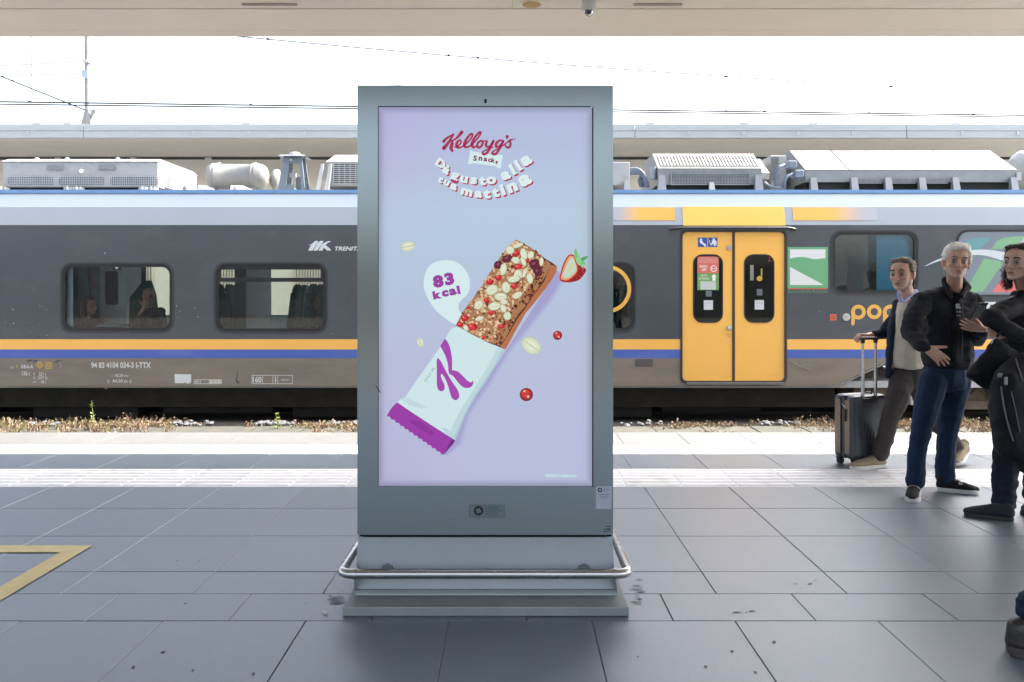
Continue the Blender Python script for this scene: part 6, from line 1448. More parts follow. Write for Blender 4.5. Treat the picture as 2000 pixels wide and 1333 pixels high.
def man_in_front():
    D = 5.72; org = Vector((J(1835, 960, D).x, D, 0))
    sk = (.60, .38, .29)
    hc = J(1868, 513, 5.62); H_, T, M = head(hc, R(17), 1.06, pitch=R(-4), roll=R(5), jaw=.98, nose=1.05)
    # body: torso, neck, arms with hands, legs - one continuous mesh
    neck = [[(T(0, .02, -.055), (.052,.055,.05)), (J(1863, 574, 5.78), (.05,.05,.05))]]
    chest = [[(J(1862, 592, 5.78), (.09,.065,.05)), (J(1852, 620, 5.77), (.13,.09,.09)), (J(1850, 690, 5.76), (.14,.095,.08))], [(J(1850, 690, 5.76), (.14,.095,.08)), (J(1846, 735, 5.76), (.15,.10,.08))]]
    shR, elR, wrR = J(1810, 594, 5.74), J(1780, 650, 5.60), J(1806, 679, 5.42)
    shL, elL, wrL = J(1896, 594, 5.80), J(1906, 660, 5.80), J(1921, 646, 5.52)
    arms = limb([(shR, .036), (elR, .033), (wrR, .026)]) + limb([(shL, .036), (elL, .033), (wrL, .026)])
    hipR, knR, anR = J(1823, 745, 5.74), J(1799, 838, 5.66), J(1786, 925, 5.66)
    hipL, knL, anL = J(1868, 745, 5.80), J(1852, 838, 5.80), J(1845, 922, 5.80)
    legs = limb([(hipR, .075), (knR, .048), (anR, .034)]) + limb([(hipL, .075), (knL, .048), (anL, .034)]) + [[(anR, .03), (anR + Vector((0, -.03, -.04)), .022)], [(anL, .03), (anL + Vector((.03, -.01, -.04)), .022)]]
    # open right hand, back towards the camera, thumb up
    hR = hand(wrR + Vector((.012,-.01,-.006)), (.70, -.22, -.58), (-.12, .95, -.12), curl=(6, 9, 13, 18), spread=2.2, thumb=46, tcurl=4, side=1, k=.98)
    # left hand holding the phone: fingers point left and curl round its edge
    hL = hand(J(1917, 640, 5.47), (-.86, -.22, .34), (.15, -.45, .88), flex=((22, 26, 20), (20, 24, 20), (16, 20, 16), (12, 14, 12)), spread=5, thumb=28, tcurl=24, side=1, k=.95) if False else hand(J(1916, 642, 5.46), (-.93, -.22, .16), (.1, .80, .60), flex=((10, 20, 18), (10, 18, 16), (8, 16, 14), (4, 10, 8)), spread=3, thumb=34, tcurl=12, side=-1, k=.92)
    body = blob('person', H_ + neck + chest + arms + legs + hR + hL, .0042, M_skin, None, org, smooth=2, colour=skin_col(sk, T, M, .25),
                label='standing man with white hair in black jacket and blue jeans holding a phone', cat='person')
    hm = mat('white_hair', (.84,.82,.78), rough=.55, var=.18, scale=60)
    head_extras(body, T, M, 1.06, mat('grey_brows', (.20,.17,.14), rough=.8), None, look=-.002)
    hair(body, T, M, 1.06, hm, 1500, lambda E: [[E(0, .032, .056, .081, .093, .080)], [E(-.02, -.028, .098, .045, .040, .026), E(.03, -.012, .100, .042, .045, .026), E(0, .03, .112, .05, .05, .022)], [E(.066, -.012, .052, .018, .035, .034), E(.074, .022, .010, .012, .026, .026)], [E(-.064, -.004, .052, .016, .032, .034), E(-.072, .026, .012, .010, .024, .022)], [E(0, .085, -.01, .06, .03, .05)], [E(-.045, -.052, .078, .022, .02, .016), E(-.005, -.055, .098, .026, .024, .018)], [E(.02, -.05, .096, .024, .022, .017), E(.055, -.035, .072, .016, .02, .022)]], .030, (.3, .8, .1), 3, .001, .005)
    # jacket: torso shell, sleeves, collar, hem
    jt = [[(J(1861, 566, 5.79), (.075,.075,.03)), (J(1806, 583, 5.74), (.05,.065,.045)), (J(1899, 585, 5.80), (.05,.065,.045)), (J(1850, 625, 5.76), (.165,.13,.09))],
          [(J(1850, 625, 5.76), (.165,.13,.09)), (J(1850, 690, 5.76), (.172,.125,.06)), (J(1852, 712, 5.76), (.168,.12,.03))]]
    sl = limb([(J(1802, 590, 5.72), .066), (J(1786, 618, 5.66), .072), (elR, .064), (J(1794, 668, 5.50), .052), (wrR + Vector((-.012,.012,.006)), .042)]) + limb([(J(1902, 590, 5.79), .064), (J(1909, 620, 5.80), .064), (elL, .058), (wrL + Vector((-.0,.02,-.002)), .042)])
    jd = folds(3, .012, 7, (1, 1, 1.7), .008)
    jk = blob('jacket', jt + sl, .0065, navy, body, smooth=3, disp=jd, cuts=[(J(1850, 716, 5.7), Vector((0, 0, -1)))])
    blob('collar', [[(J(1844, 550, 5.74), (.018,.024,.034)), (J(1860, 540, 5.86), (.05,.03,.028))], [(J(1844, 553, 5.73), (.016,.018,.028)), (J(1857, 580, 5.64), (.014,.014,.02))], [(J(1892, 562, 5.74), (.018,.022,.024)), (J(1868, 542, 5.86), (.05,.03,.028))], [(J(1890, 562, 5.73), (.015,.018,.022)), (J(1879, 580, 5.64), (.013,.014,.02))]], .006, blk, jk, smooth=3)
    rib = cloth('ribbed_black_knit', (.008,.009,.012)); blob('hem_band', [[(J(1851, 706, 5.755), (.170,.122,.012)), (J(1852, 719, 5.755), (.160,.114,.012))]], .008, rib, jk, smooth=2)
    blob('cuff', limb([(wrR + Vector((-.022,.02,.014)), .042), (wrR + Vector((.004,-.003,-.002)), .035)]), .006, rib, jk); blob('cuff', limb([(wrL + Vector((-.02,.05,-.006)), .044), (wrL + Vector((-.0,.012,-.002)), .034)]), .006, rib, jk)
    sh = blob('shirt', [[(J(1869, 578, 5.68), (.022,.03,.02)), (J(1864, 640, 5.635), (.034,.02,.05))], [(J(1864, 640, 5.635), (.034,.02,.05)), (J(1862, 700, 5.64), (.028,.02,.03))]], .006, cloth('black_shirt', (.006,.007,.009)), body, smooth=2, disp=folds(8, .003, 14))
    pr = Print(5.60, 1e-4, .0); w = (190,196,202)
    pr.text('SL', 1866.5, 593.5, 1877, 603, w, .04); pr.text('M NR', 1868, 607.5, 1878, 611, (150,156,162), .02); pr.text('KA', 1869, 614.5, 1876.5, 618.5, (150,156,162), .02)
    pr.build('shirt_lettering', M_PRINT, sh)
    MB().box(*sum(((a, b) for a, b in zip((J(1777, 584, 5.6).x, 5.592, J(1777, 584, 5.6).z), (J(1788, 584, 5.6).x, 5.596, J(1777, 580.5, 5.6).z))), ())).build('sleeve_tab', mat('grey_tab', (.05,.05,.055), rough=.5), jk)
    # zip lines
    MB().tube([J(1878, 582, 5.635), J(1881, 620, 5.62), J(1880, 660, 5.625), J(1878, 710, 5.63)], .003, 6).build('zip', mat('dark_zip', (.06,.065,.075), rough=.35, metal=.7), jk)
    # jeans
    jf = folds(5, .005, 7, (1.2, 1, 1.15), .0035)
    def jfd(co):
        z = co.z; b = 1.0 + 1.2 * math.exp(-((z - .10) / .09) ** 2) + .7 * math.exp(-((z - .5) / .09) ** 2); return jf(co) * b
    blob('jeans', [[(J(1846, 722, 5.76), (.152,.11,.06)), (J(1846, 748, 5.77), (.155,.115,.07))]] + limb([(hipR, .098), (J(1811, 790, 5.70), .085), (knR, .068), (J(1792, 880, 5.66), .060), (J(1787, 942, 5.655), .054)]) + limb([(hipL, .098), (J(1859, 790, 5.80), .083), (knL, .066), (J(1847, 880, 5.80), .064), (J(1846, 938, 5.80), .060)]),
         .0065, jeans, body, smooth=3, disp=jfd, cuts=[(Vector((0, 0, .058)), Vector((0, 0, -1)))])
    # slip-on trainers
    stripe = mat('pale_lilac_strap', (.52,.46,.55), rough=.6)
    for hl, to in ((J(1787, 950, 5.72), J(1781, 969, 5.46)), (J(1831, 955, 5.80), J(1911, 960, 5.70))):
        s, Wf, d_, s_, u_ = shoe(body, (hl.x, hl.y), (to.x, to.y), 1.0, blk_shoe, white_sole, .046, .030)
        mb = MB()
        for q in (0, 1):
            L = []
            for i in range(7):
                a = R(-70 + 140 * i / 6); rad = .050; c = Wf(.52 - .05 * q + .10 * (i / 6 - .5), math.sin(a) * .043, .052 + math.cos(a) * (.036 - .004 * q)); L.append(c)
            for i in range(6): mb.add([L[i], L[i+1], L[i+1] + d_ * .010, L[i] + d_ * .010], [(0,1,2,3)])
        mb.build('strap_stripe', stripe, s)
    # phone: its own thing, held
    c = J(1912, 607, 5.32); e = empty('phone', c, 'black smartphone held up in the white-haired man\'s left hand', 'phone')
    ax = Vector((.98, .12, .06)).normalized(); ay = Vector((-.42, .60, -.68)).normalized(); ay = (ay - ax * ay.dot(ax)).normalized(); az = ax.cross(ay)
    def pslab(w, l, t0, t1): 
        q = [(-w,-l),(w,-l),(w,l),(-w,l)]; return MB().hexa([c + ax*a + ay*b + az*t0 for a, b in q], [c + ax*a + ay*b + az*t1 for a, b in q])
    pslab(.034, .070, -.004, .004).build('case', mat('black_phone_case', (.03,.03,.034), rough=.25), e, bevel=.003)
    pslab(.031, .066, .0042, .0052).build('glass_back', mat('phone_glass', (.07,.06,.065), rough=.2), e); pslab(.031, .066, -.0052, -.0042).build('glass_front', bpy.data.materials['phone_glass'], e)
    p0 = c - ay * .052 - ax * .018; MB().cyl(p0 - az * .0052, p0 - az * .0075, .006, n=12).build('camera_lens', mat('lens_silver', (.5,.5,.52), rough=.3, metal=.8), e)
    p0 = c - ay * .052 - ax * .018; MB().cyl(p0 + az * .0052, p0 + az * .0075, .006, n=12).build('camera_lens', bpy.data.materials['lens_silver'], e)
man_in_front()

def man_walking():
    org = Vector((J(1765, 915, 6.58).x, 6.58, 0)); sk = (.56, .345, .265)
    hc = J(1762, 537, 6.5); H_, T, M = head(hc, R(47), 1.16, pitch=R(-2), roll=R(-3), jaw=1.1)
    neck = [[(T(0, .02, -.05), (.056,.058,.05)), (J(1772, 588, 6.62), (.065,.065,.05))]]
    chest = [[(J(1776, 608, 6.64), (.09,.10,.05)), (J(1773, 640, 6.62), (.11,.12,.10)), (J(1768, 700, 6.62), (.125,.14,.08))], [(J(1768, 700, 6.62), (.12,.13,.07)), (J(1772, 730, 6.62), (.12,.13,.07))]]
    sh, el, wr = J(1756, 616, 6.78), J(1727, 652, 6.86), J(1697, 656, 6.80)
    shl, ell, wrl = J(1800, 612, 6.55), J(1812, 670, 6.6), J(1815, 715, 6.6)
    arms = limb([(sh, .05), (el, .04), (wr, .027)]) + limb([(shl, .05), (ell, .042), (wrl, .03)])
    hp, kn, an = J(1764, 735, 6.58), J(1740, 812, 6.48), J(1718, 886, 6.56)
    hp2, kn2, an2 = J(1788, 735, 6.62), J(1822, 818, 6.62), J(1876, 882, 6.72)
    legs = limb([(hp, .078), (kn, .05), (an, .036)]) + limb([(hp2, .078), (kn2, .05), (an2, .036)]) + [[(an, .03), (an + Vector((-.02, 0, -.04)), .022)], [(an2, .03), (an2 + Vector((-.02, 0, -.03)), .022)]]
    hR = hand(wr, (-.93, -.12, .06), (-.05, -.15, -1), flex=((45, 55, 40), (45, 55, 40), (48, 55, 40), (50, 55, 40)), spread=2, thumb=30, tcurl=35, side=-1, k=.98)
    hL = hand(wrl, (.1, 0, -1), (-1, 0, 0), curl=(12, 14, 16, 18))
    body = blob('person', H_ + neck + chest + arms + legs + hR + hL, .0045, M_skin, None, org, smooth=2, colour=skin_col(sk, T, M, .8),
                label='walking man with grey-brown hair, navy coat and cream sweater pulling a suitcase', cat='person')
    hm = mat('grey_brown_hair', (.15,.125,.10), rough=.6, var=.35, scale=50)
    head_extras(body, T, M, 1.16, mat('dark_brows', (.045,.032,.024), rough=.8), None, look=-.003)
    hair(body, T, M, 1.16, hm, 2200, lambda E: [[E(0, .032, .052, .080, .090, .074)], [E(-.02, -.038, .090, .038, .026, .020), E(.03, -.032, .090, .036, .028, .020)], [E(.068, -.004, .046, .012, .026, .030), E(.074, .020, .014, .009, .016, .018)], [E(-.066, -.002, .046, .012, .026, .030), E(-.073, .022, .014, .009, .016, .018)], [E(0, .080, .0, .056, .026, .05)]], .022, (.1, .6, .2), 5, .004, .004)
    sw = blob('sweater', [[(J(1776, 592, 6.60), (.085,.105,.03)), (J(1778, 602, 6.60), (.10,.12,.04)), (J(1775, 640, 6.58), (.118,.135,.08)), (J(1772, 695, 6.57), (.125,.14,.06)), (J(1772, 716, 6.58), (.115,.13,.02))]], .007, cloth('cream_knit', (.50,.46,.39), rough=.95, bscale=500), body, smooth=3, disp=folds(4, .006, 8, (1, 1, 1.5), .003))
    blob('shirt_collar', [[(J(1755, 573, 6.50), (.010,.02,.016)), (J(1760, 588, 6.47), (.018,.012,.012))], [(J(1764, 590, 6.47), (.012,.012,.010)), (J(1788, 572, 6.56), (.012,.02,.020))], [(J(1790, 570, 6.58), (.012,.03,.02)), (J(1780, 570, 6.72), (.03,.02,.02))]], .006, cloth('light_blue_shirt', (.34,.37,.60), rough=.8), body, smooth=2)
    coat = [[(J(1786, 590, 6.74), (.075,.07,.05)), (J(1798, 610, 6.66), (.07,.11,.06)), (J(1757, 606, 6.80), (.045,.06,.04))],
            [(J(1798, 610, 6.66), (.07,.11,.06)), (J(1800, 690, 6.70), (.085,.11,.05)), (J(1802, 765, 6.72), (.095,.11,.03)), (J(1752, 640, 6.82), (.03,.05,.05))],
            [(J(1752, 594, 6.68), (.03,.05,.04)), (J(1740, 650, 6.60), (.019,.04,.06)), (J(1734, 732, 6.58), (.021,.03,.03))],
            [(J(1741, 660, 6.76), (.03,.04,.06)), (J(1800, 700, 6.78), (.06,.04,.06)), (J(1738, 730, 6.76), (.034,.03,.02)), (J(1800, 770, 6.78), (.06,.04,.02))]]
    ct = blob('coat', coat + limb([(sh, .062), (J(1740, 634, 6.82), .056), (el, .048), (J(1708, 655, 6.82), .038)]) + limb([(shl, .066), (ell, .056), (wrl, .042)]) + [[(J(1785, 574, 6.70), (.035,.04,.02)), (J(1768, 582, 6.74), (.06,.03,.02))]], .007, cloth('navy_coat_cloth', (.012,.020,.045)), body, smooth=3, disp=folds(6, .008, 8, (1, 1, 1.6), .004))
    tr = blob('trousers', [[(J(1776, 722, 6.61), (.118,.128,.05)), (J(1776, 745, 6.61), (.12,.125,.06))]] + limb([(hp, .098), (J(1752, 778, 6.52), .086), (kn, .070), (J(1730, 852, 6.53), .066), (J(1719, 888, 6.57), .062)]) + limb([(hp2, .095), (J(1806, 780, 6.62), .082), (kn2, .068), (J(1850, 850, 6.68), .060), (J(1875, 884, 6.73), .056)]),
         .007, cloth('dark_brown_grey_trousers', (.050,.042,.042), rough=.85), body, smooth=3, disp=folds(9, .007, 7, (1.2, 1, 1.1), .005), cuts=[((J(1718, 900, 6.56)), Vector((.10, 0, -1)))])
    tan = mat('tan_knit_trainer', (.27,.225,.15), rough=.9, var=.2, scale=60, bump=.4, bscale=300); sole = MATS['ws']
    s, W, d_, s_, u_ = shoe(body, (J(1733, 914, 6.56).x, 6.60), (J(1662, 914, 6.5).x, 6.50), 1.0, tan, sole, .046, .026)
    lc = MB()
    for i in range(5): lc.tube([W(.40 + i * .07, -.030, .068 - i * .006), W(.43 + i * .07, 0, .094 - i * .008), W(.40 + i * .07, .030, .068 - i * .006)], .0035, 5)
    lc.build('laces', mat('cream_laces', (.5,.46,.36), rough=.9), s)
    shoe(body, (J(1893, 893, 6.76).x, 6.80), (J(1864, 917, 6.6).x, 6.58), 1.0, tan, sole, .046, .026, lift=.085)
man_walking()

def suitcase():
    D = 6.72; c = J(1679, 900, D); yaw = R(22)
    e = empty('suitcase', Vector((c.x, D, 0)), 'dark grey hard-shell cabin suitcase on wheels with its silver handle pulled up', 'suitcase')
    Rz = Matrix.Rotation(yaw, 3, 'Z'); o = Vector((c.x, D, 0))
    Wp = lambda x, y, z: o + Rz @ Vector((x, y, z))
    def rbox(name, x0, x1, y0, y1, z0, z1, m, par, bev): 
        q = [(x0,y0),(x1,y0),(x1,y1),(x0,y1)]; return MB().hexa([Wp(a, b, z0) for a, b in q], [Wp(a, b, z1) for a, b in q]).build(name, m, par, bevel=bev)
    sh = mat('dark_slate_hardshell', (.035,.042,.052), rough=.38, var=.08, scale=6, bump=.15, bscale=300); shb = mat('sandy_reflection_shell', (.16,.12,.095), rough=.32, var=.06, scale=6, metal=.3, bump=.1, bscale=300); bk = mat('black_trim_plastic', (.012,.012,.014), rough=.45)
    w = .185
    rbox('front_shell', -w, w, -.115, -.022, .055, .57, sh, e, .035)
    rbox('back_shell', -w, w, .004, .10, .055, .57, sh, e, .035)
    rbox('zip_band', -w + .003, w - .003, -.030, .012, .06, .567, bk, e, .01)
    # side panels, a sandy reflection put into their colour
    for s in (-1, 1):
        x0, x1 = sorted((s * (w + .0005), s * (w + .004)))
        rbox('side_panel', x0, x1, -.085, -.032, .10, .53, shb, e, .0015); rbox('side_panel', x0, x1, .014, .072, .10, .53, shb, e, .0015)
    rbox('side_handle', -w - .018, -w - .005, -.052, -.038, .36, .46, bk, e, .004)
    for k, (x, h) in enumerate(((-.085, .42), (-.055, .38), (-.025, .345), (.005, .31), (.035, .275), (.065, .24))):
        rbox('rib', x - .005, x + .005, -.121, -.1145, .085, h, sh, e, .003)
    rbox('handle_well', -.075, .085, -.1175, -.10, .50, .545, bk, e, .006)
    mt = mat('aluminium_tube', (.55,.55,.56), rough=.25, metal=1); top = J(1690, 661, 6.70).z
    for x in (-.062, .072):
        MB().cyl(Wp(x, -.095, .51), Wp(x, -.095, .77), .0135, n=12).build('handle_tube', mt, e); MB().cyl(Wp(x, -.095, .77), Wp(x, -.095, top - .01), .0105, n=12).build('handle_tube', mt, e)
    g = MB().tube([Wp(-.088, -.095, top - .012), Wp(-.082, -.095, top), Wp(0, -.095, top + .004), Wp(.082, -.095, top), Wp(.088, -.095, top - .010)], .013, 10).build('grip', bk, e)
    for x in (-.062, .072): MB().cyl(Wp(x, -.095, top - .035), Wp(x, -.095, top - .002), .016, .018, n=12).build('grip_socket', bk, g)
    MB().tube([Wp(-.03, -.06, .572), Wp(-.01, -.06, .582), Wp(.05, -.06, .582), Wp(.07, -.06, .572)], .008, 8).build('carry_handle', bk, e)
    MB().tube([Wp(-w - .006, -.01, .50), Wp(-w - .012, -.03, .485), Wp(-w - .012, -.05, .475)], .003, 6).build('zip_pull', mat('zip_silver', (.5,.5,.5), rough=.3, metal=.8), e)
    for x in (-.14, .14):
        for y in (-.085, .07):
            f = MB().hexa([Wp(x-.018,y-.014,.030),Wp(x+.018,y-.014,.030),Wp(x+.018,y+.014,.030),Wp(x-.018,y+.014,.030)], [Wp(x-.024,y-.022,.058),Wp(x+.024,y-.022,.058),Wp(x+.024,y+.022,.058),Wp(x-.024,y+.022,.058)]).build('caster_fork', bk, e)
            for s in (-1, 1): a = Wp(x + .006, y + s * .014 - .004, .0245); b = Wp(x + .006, y + s * .014 + .006, .0245); MB().cyl(a, b, .0243, n=16).build('wheel', bk, f)
suitcase()

def woman():
    org = Vector((J(1975, 1015, 5.08).x, 5.08, 0)); sk = (.53, .33, .255)
    hc = J(1989, 514, 5.10); H_, T, M = head(hc, R(58), 1.02, pitch=R(-3), roll=R(3), jaw=.92, nose=1.0)
    neck = [[(T(0, .02, -.05), (.046,.048,.05)), (J(2006, 575, 5.2), (.055,.055,.05))]]
    chest = [[(J(2010, 590, 5.22), (.14,.09,.06)), (J(2008, 640, 5.2), (.13,.11,.09)), (J(2004, 700, 5.2), (.14,.10,.08)), (J(2004, 760, 5.2), (.15,.11,.08))]]
    shl, ell, wrl = J(1990, 597, 5.14), J(1936, 622, 4.98), J(1990, 655, 4.92)
    shr, elr, wrr = J(2055, 600, 5.2), J(2070, 655, 5.05), J(1975, 652, 4.98)
    arms = limb([(shl, .048), (ell, .040), (wrl, .027)]) + limb([(shr, .048), (elr, .04), (wrr, .026)])
    hR = hand(J(1965, 651, 4.97), (-.95, .05, -.08), (.1, -.9, .3), flex=((20, 30, 25), (22, 32, 25), (24, 32, 25), (26, 30, 25)), spread=4, thumb=45, side=1, k=.88)
    hip, kn, an = J(1978, 770, 5.18), J(1966, 880, 5.10), J(1958, 985, 5.10)
    hip2, kn2, an2 = J(2030, 770, 5.22), J(2028, 875, 5.22), J(2018, 965, 5.25)
    legs = limb([(hip, .08), (kn, .05), (an, .034)]) + limb([(hip2, .08), (kn2, .05), (an2, .034)]) + [[(an, .03), (an + Vector((-.02, -.0, -.03)), .022)], [(an2, .03), (an2 + Vector((-.02, 0, -.03)), .022)]]
    body = blob('person', H_ + neck + chest + arms + legs + hR, .0045, M_skin, None, org, smooth=2, colour=skin_col(sk, T, M, 0),
                label='dark-haired woman with glasses and black coat folding her arms at the right edge', cat='person')
    hm = mat('dark_brown_hair', (.022,.014,.012), rough=.5, var=.3, scale=50)
    head_extras(body, T, M, 1.02, mat('black_brows', (.02,.014,.012), rough=.8), None, look=-.003)
    hb = hair(body, T, M, 1.02, hm, 2600, lambda E: [[E(0, .034, .046, .086, .096, .082)], [E(-.035, -.03, .092, .036, .03, .018), E(.02, -.03, .095, .036, .03, .018)], [E(.078, .01, .02, .018, .04, .05), E(.080, .02, -.07, .022, .04, .05)], [E(-.072, .03, .03, .016, .04, .05), E(-.070, .04, -.06, .020, .035, .05)], [E(-.070, .035, -.06, .020, .03, .04), E(-.060, .02, -.125, .024, .03, .03)], [E(.07, .04, -.08, .03, .04, .04), E(.07, .04, -.16, .03, .04, .04)], [E(0, .09, -.06, .07, .035, .10)]], .05, (.1, .3, -.9), 7, .002, .006, zmin=-.2)
    rr = random.Random(4); cl = MB()
    for i in range(46):   # loose curls beside the cheek
        p = T(rr.uniform(-.094, -.058), rr.uniform(-.005, .035), rr.uniform(-.10, -.02)); r = rr.uniform(.010, .020); a0 = rr.uniform(0, 6); L = rr.uniform(.03, .07)
        cl.tube([p + Vector((r * math.cos(a0 + t * .9), r * .6 * math.sin(a0 + t * .9), -L * t / 7)) for t in range(8)], .0016, 4)
    tag(cl.build('curls', mat('auburn_hair', (.09,.035,.022), rough=.5), hb), kind='stuff')
    # glasses with clear frames
    gm = mat('clear_glasses_frame', (.62,.66,.70), rough=.15, metal=.5); g = MB()
    for s in (-1, 1):
        pts = [T(s * .031 + .023 * math.cos(a), -.094 + .006 * abs(math.cos(a)) * 1, -.004 + .018 * math.sin(a)) for a in [q * math.pi / 10 for q in range(20)]]
        g.tube(pts, .0016, 5, closed=True)
    g.tube([T(-.009, -.096, .002), T(0, -.099, .005), T(.009, -.096, .002)], .0016, 5)
    for s in (-1, 1): g.tube([T(s * .054, -.088, .004), T(s * .070, -.05, .004), T(s * .078, .0, .002)], .0018, 5)
    g.build('glasses', gm, body)
    coat = [[(J(2008, 575, 5.24), (.10,.08,.035)), (J(1994, 600, 5.18), (.055,.075,.05)), (J(2052, 605, 5.22), (.055,.08,.05))], [(J(2012, 620, 5.2), (.155,.13,.09)), (J(2006, 700, 5.18), (.165,.13,.08)), (J(2004, 790, 5.2), (.185,.14,.05))]]
    blob('coat', coat + limb([(shl, .066), (J(1960, 608, 5.05), .062), (ell, .058), (J(1962, 640, 4.94), .052), (wrl, .044)]) + limb([(shr, .066), (elr, .056), (J(1985, 655, 4.98), .040)]) + [[(J(1992, 575, 5.14), (.03,.03,.025)), (J(2020, 562, 5.26), (.06,.04,.03))]],
         .007, blk, body, smooth=3, disp=folds(12, .009, 7, (1, 1, 1.6), .005))
    blob('trousers', [[(J(2004, 765, 5.2), (.16,.12,.06))]] + limb([(hip, .100), (J(1972, 830, 5.14), .088), (kn, .080), (J(1963, 940, 5.1), .072), (J(1961, 985, 5.10), .066)]) + limb([(hip2, .10), (kn2, .078), (an2, .062)]),
         .007, cloth('dark_navy_trousers', (.009,.012,.028)), body, smooth=3, disp=folds(13, .008, 8, (1, 1, 2), .006), cuts=[(Vector((0, 0, .07)), Vector((0, 0, -1)))])
    dk = mat('dark_blue_black_knit', (.016,.02,.03), rough=.9)
    shoe(body, (J(1978, 1012, 5.05).x, 5.04), (J(1893, 1010, 5.1).x, 5.16), 1.0, dk, blk_sole, .044, .024)
    shoe(body, (J(2040, 1000, 5.3).x, 5.32), (J(1990, 1000, 5.2).x, 5.14), 1.0, mat('violet_blue_shoe', (.035,.035,.085), rough=.8), blk_sole, .044, .024)
    # shopping bag hanging from her folded arm
    def bagfold(co): return folds(15, .012, 9, (1, 1, 1.3), .008)(co)
    b = blob('bag', [[(J(1943, 668, 4.86), (.02,.02,.02)), (J(1895, 733, 4.86), (.012,.03,.02)), (J(1938, 762, 4.88), (.03,.05,.02)), (J(1972, 700, 4.88), (.05,.05,.05)), (J(1978, 760, 4.9), (.04,.05,.02))]], .007, cloth('black_nylon', (.007,.008,.011), rough=.85), None, Vector((J(1935, 765, 4.87).x, 4.87, J(1935, 765, 4.87).z)), smooth=3, disp=bagfold,
             label='soft black fabric bag hanging from the folded arms of the woman with glasses', cat='bag')
    MB().tube([J(1938, 680, 4.84), J(1944, 664, 4.86), J(1952, 650, 4.90)], .008, 8).build('strap', blk, b); MB().tube([J(1936, 672, 4.835), J(1941, 662, 4.84), J(1947, 659, 4.84)], .003, 6).build('strap_clip', mat('pale_clip', (.35,.4,.45), rough=.3, metal=.5), b)
    # backpack in front of her hip
    D = 4.70; og = Vector((J(1985, 925, D).x, D, J(1985, 925, D).z))
    bp = blob('backpack', [[(J(2000, 700, D + .04), (.06,.05,.03)), (J(1964, 735, D), (.055,.08,.05)), (J(1952, 800, D), (.045,.08,.08)), (J(1968, 868, D), (.055,.09,.08)), (J(2010, 905, D + .02), (.08,.10,.06)), (J(2040, 760, D + .06), (.08,.10,.10))]], .007, cloth('black_pack_nylon', (.007,.008,.012), rough=.8), None, og, smooth=4, disp=folds(17, .010, 6, (1, 1, 1.2), .006),
              label='large black backpack with long zips hanging at the right picture edge', cat='backpack')
    zm = mat('grey_zip_tape', (.10,.105,.12), rough=.4, metal=.2)
    def onf(px, py, off=.006):
        # project a point onto the pack front by ray casting in its own space
        d = (P(px, py, 3) - Vector((0, 0, H))).normalized(); hit, loc, nr, _ = bp.ray_cast(Vector((0, 0, H)) - og, d)
        return (loc + og - d * off) if hit else P(px, py, D - .1)
    q = [onf(*a) for a in ((1955,755),(1960,790),(1966,820),(1973,845),(1979,862))]; MB().tube(q, .0045, 6).build('zip', zm, bp)
    q = [onf(*a) for a in ((1984,700),(1990,722),(1997,745))]; MB().tube(q, .0045, 6).build('zip', zm, bp)
    q = [onf(*a) for a in ((1975,765),(1983,800),(1992,845))]; MB().tube(q, .003, 6).build('seam', zm, bp)
    zp = mat('silver_zip_pull', (.16,.17,.19), rough=.3, metal=.6)
    a = onf(1964, 744, .012); MB().box(a.x - .010, a.x + .010, a.y - .006, a.y + .002, a.z - .026, a.z + .022).build('zip_pull', zp, bp, bevel=.004)
    a = onf(1953, 733, .012); MB().box(a.x - .014, a.x + .014, a.y - .006, a.y + .002, a.z - .016, a.z + .012).build('zip_pull', zp, bp, bevel=.004)
woman()

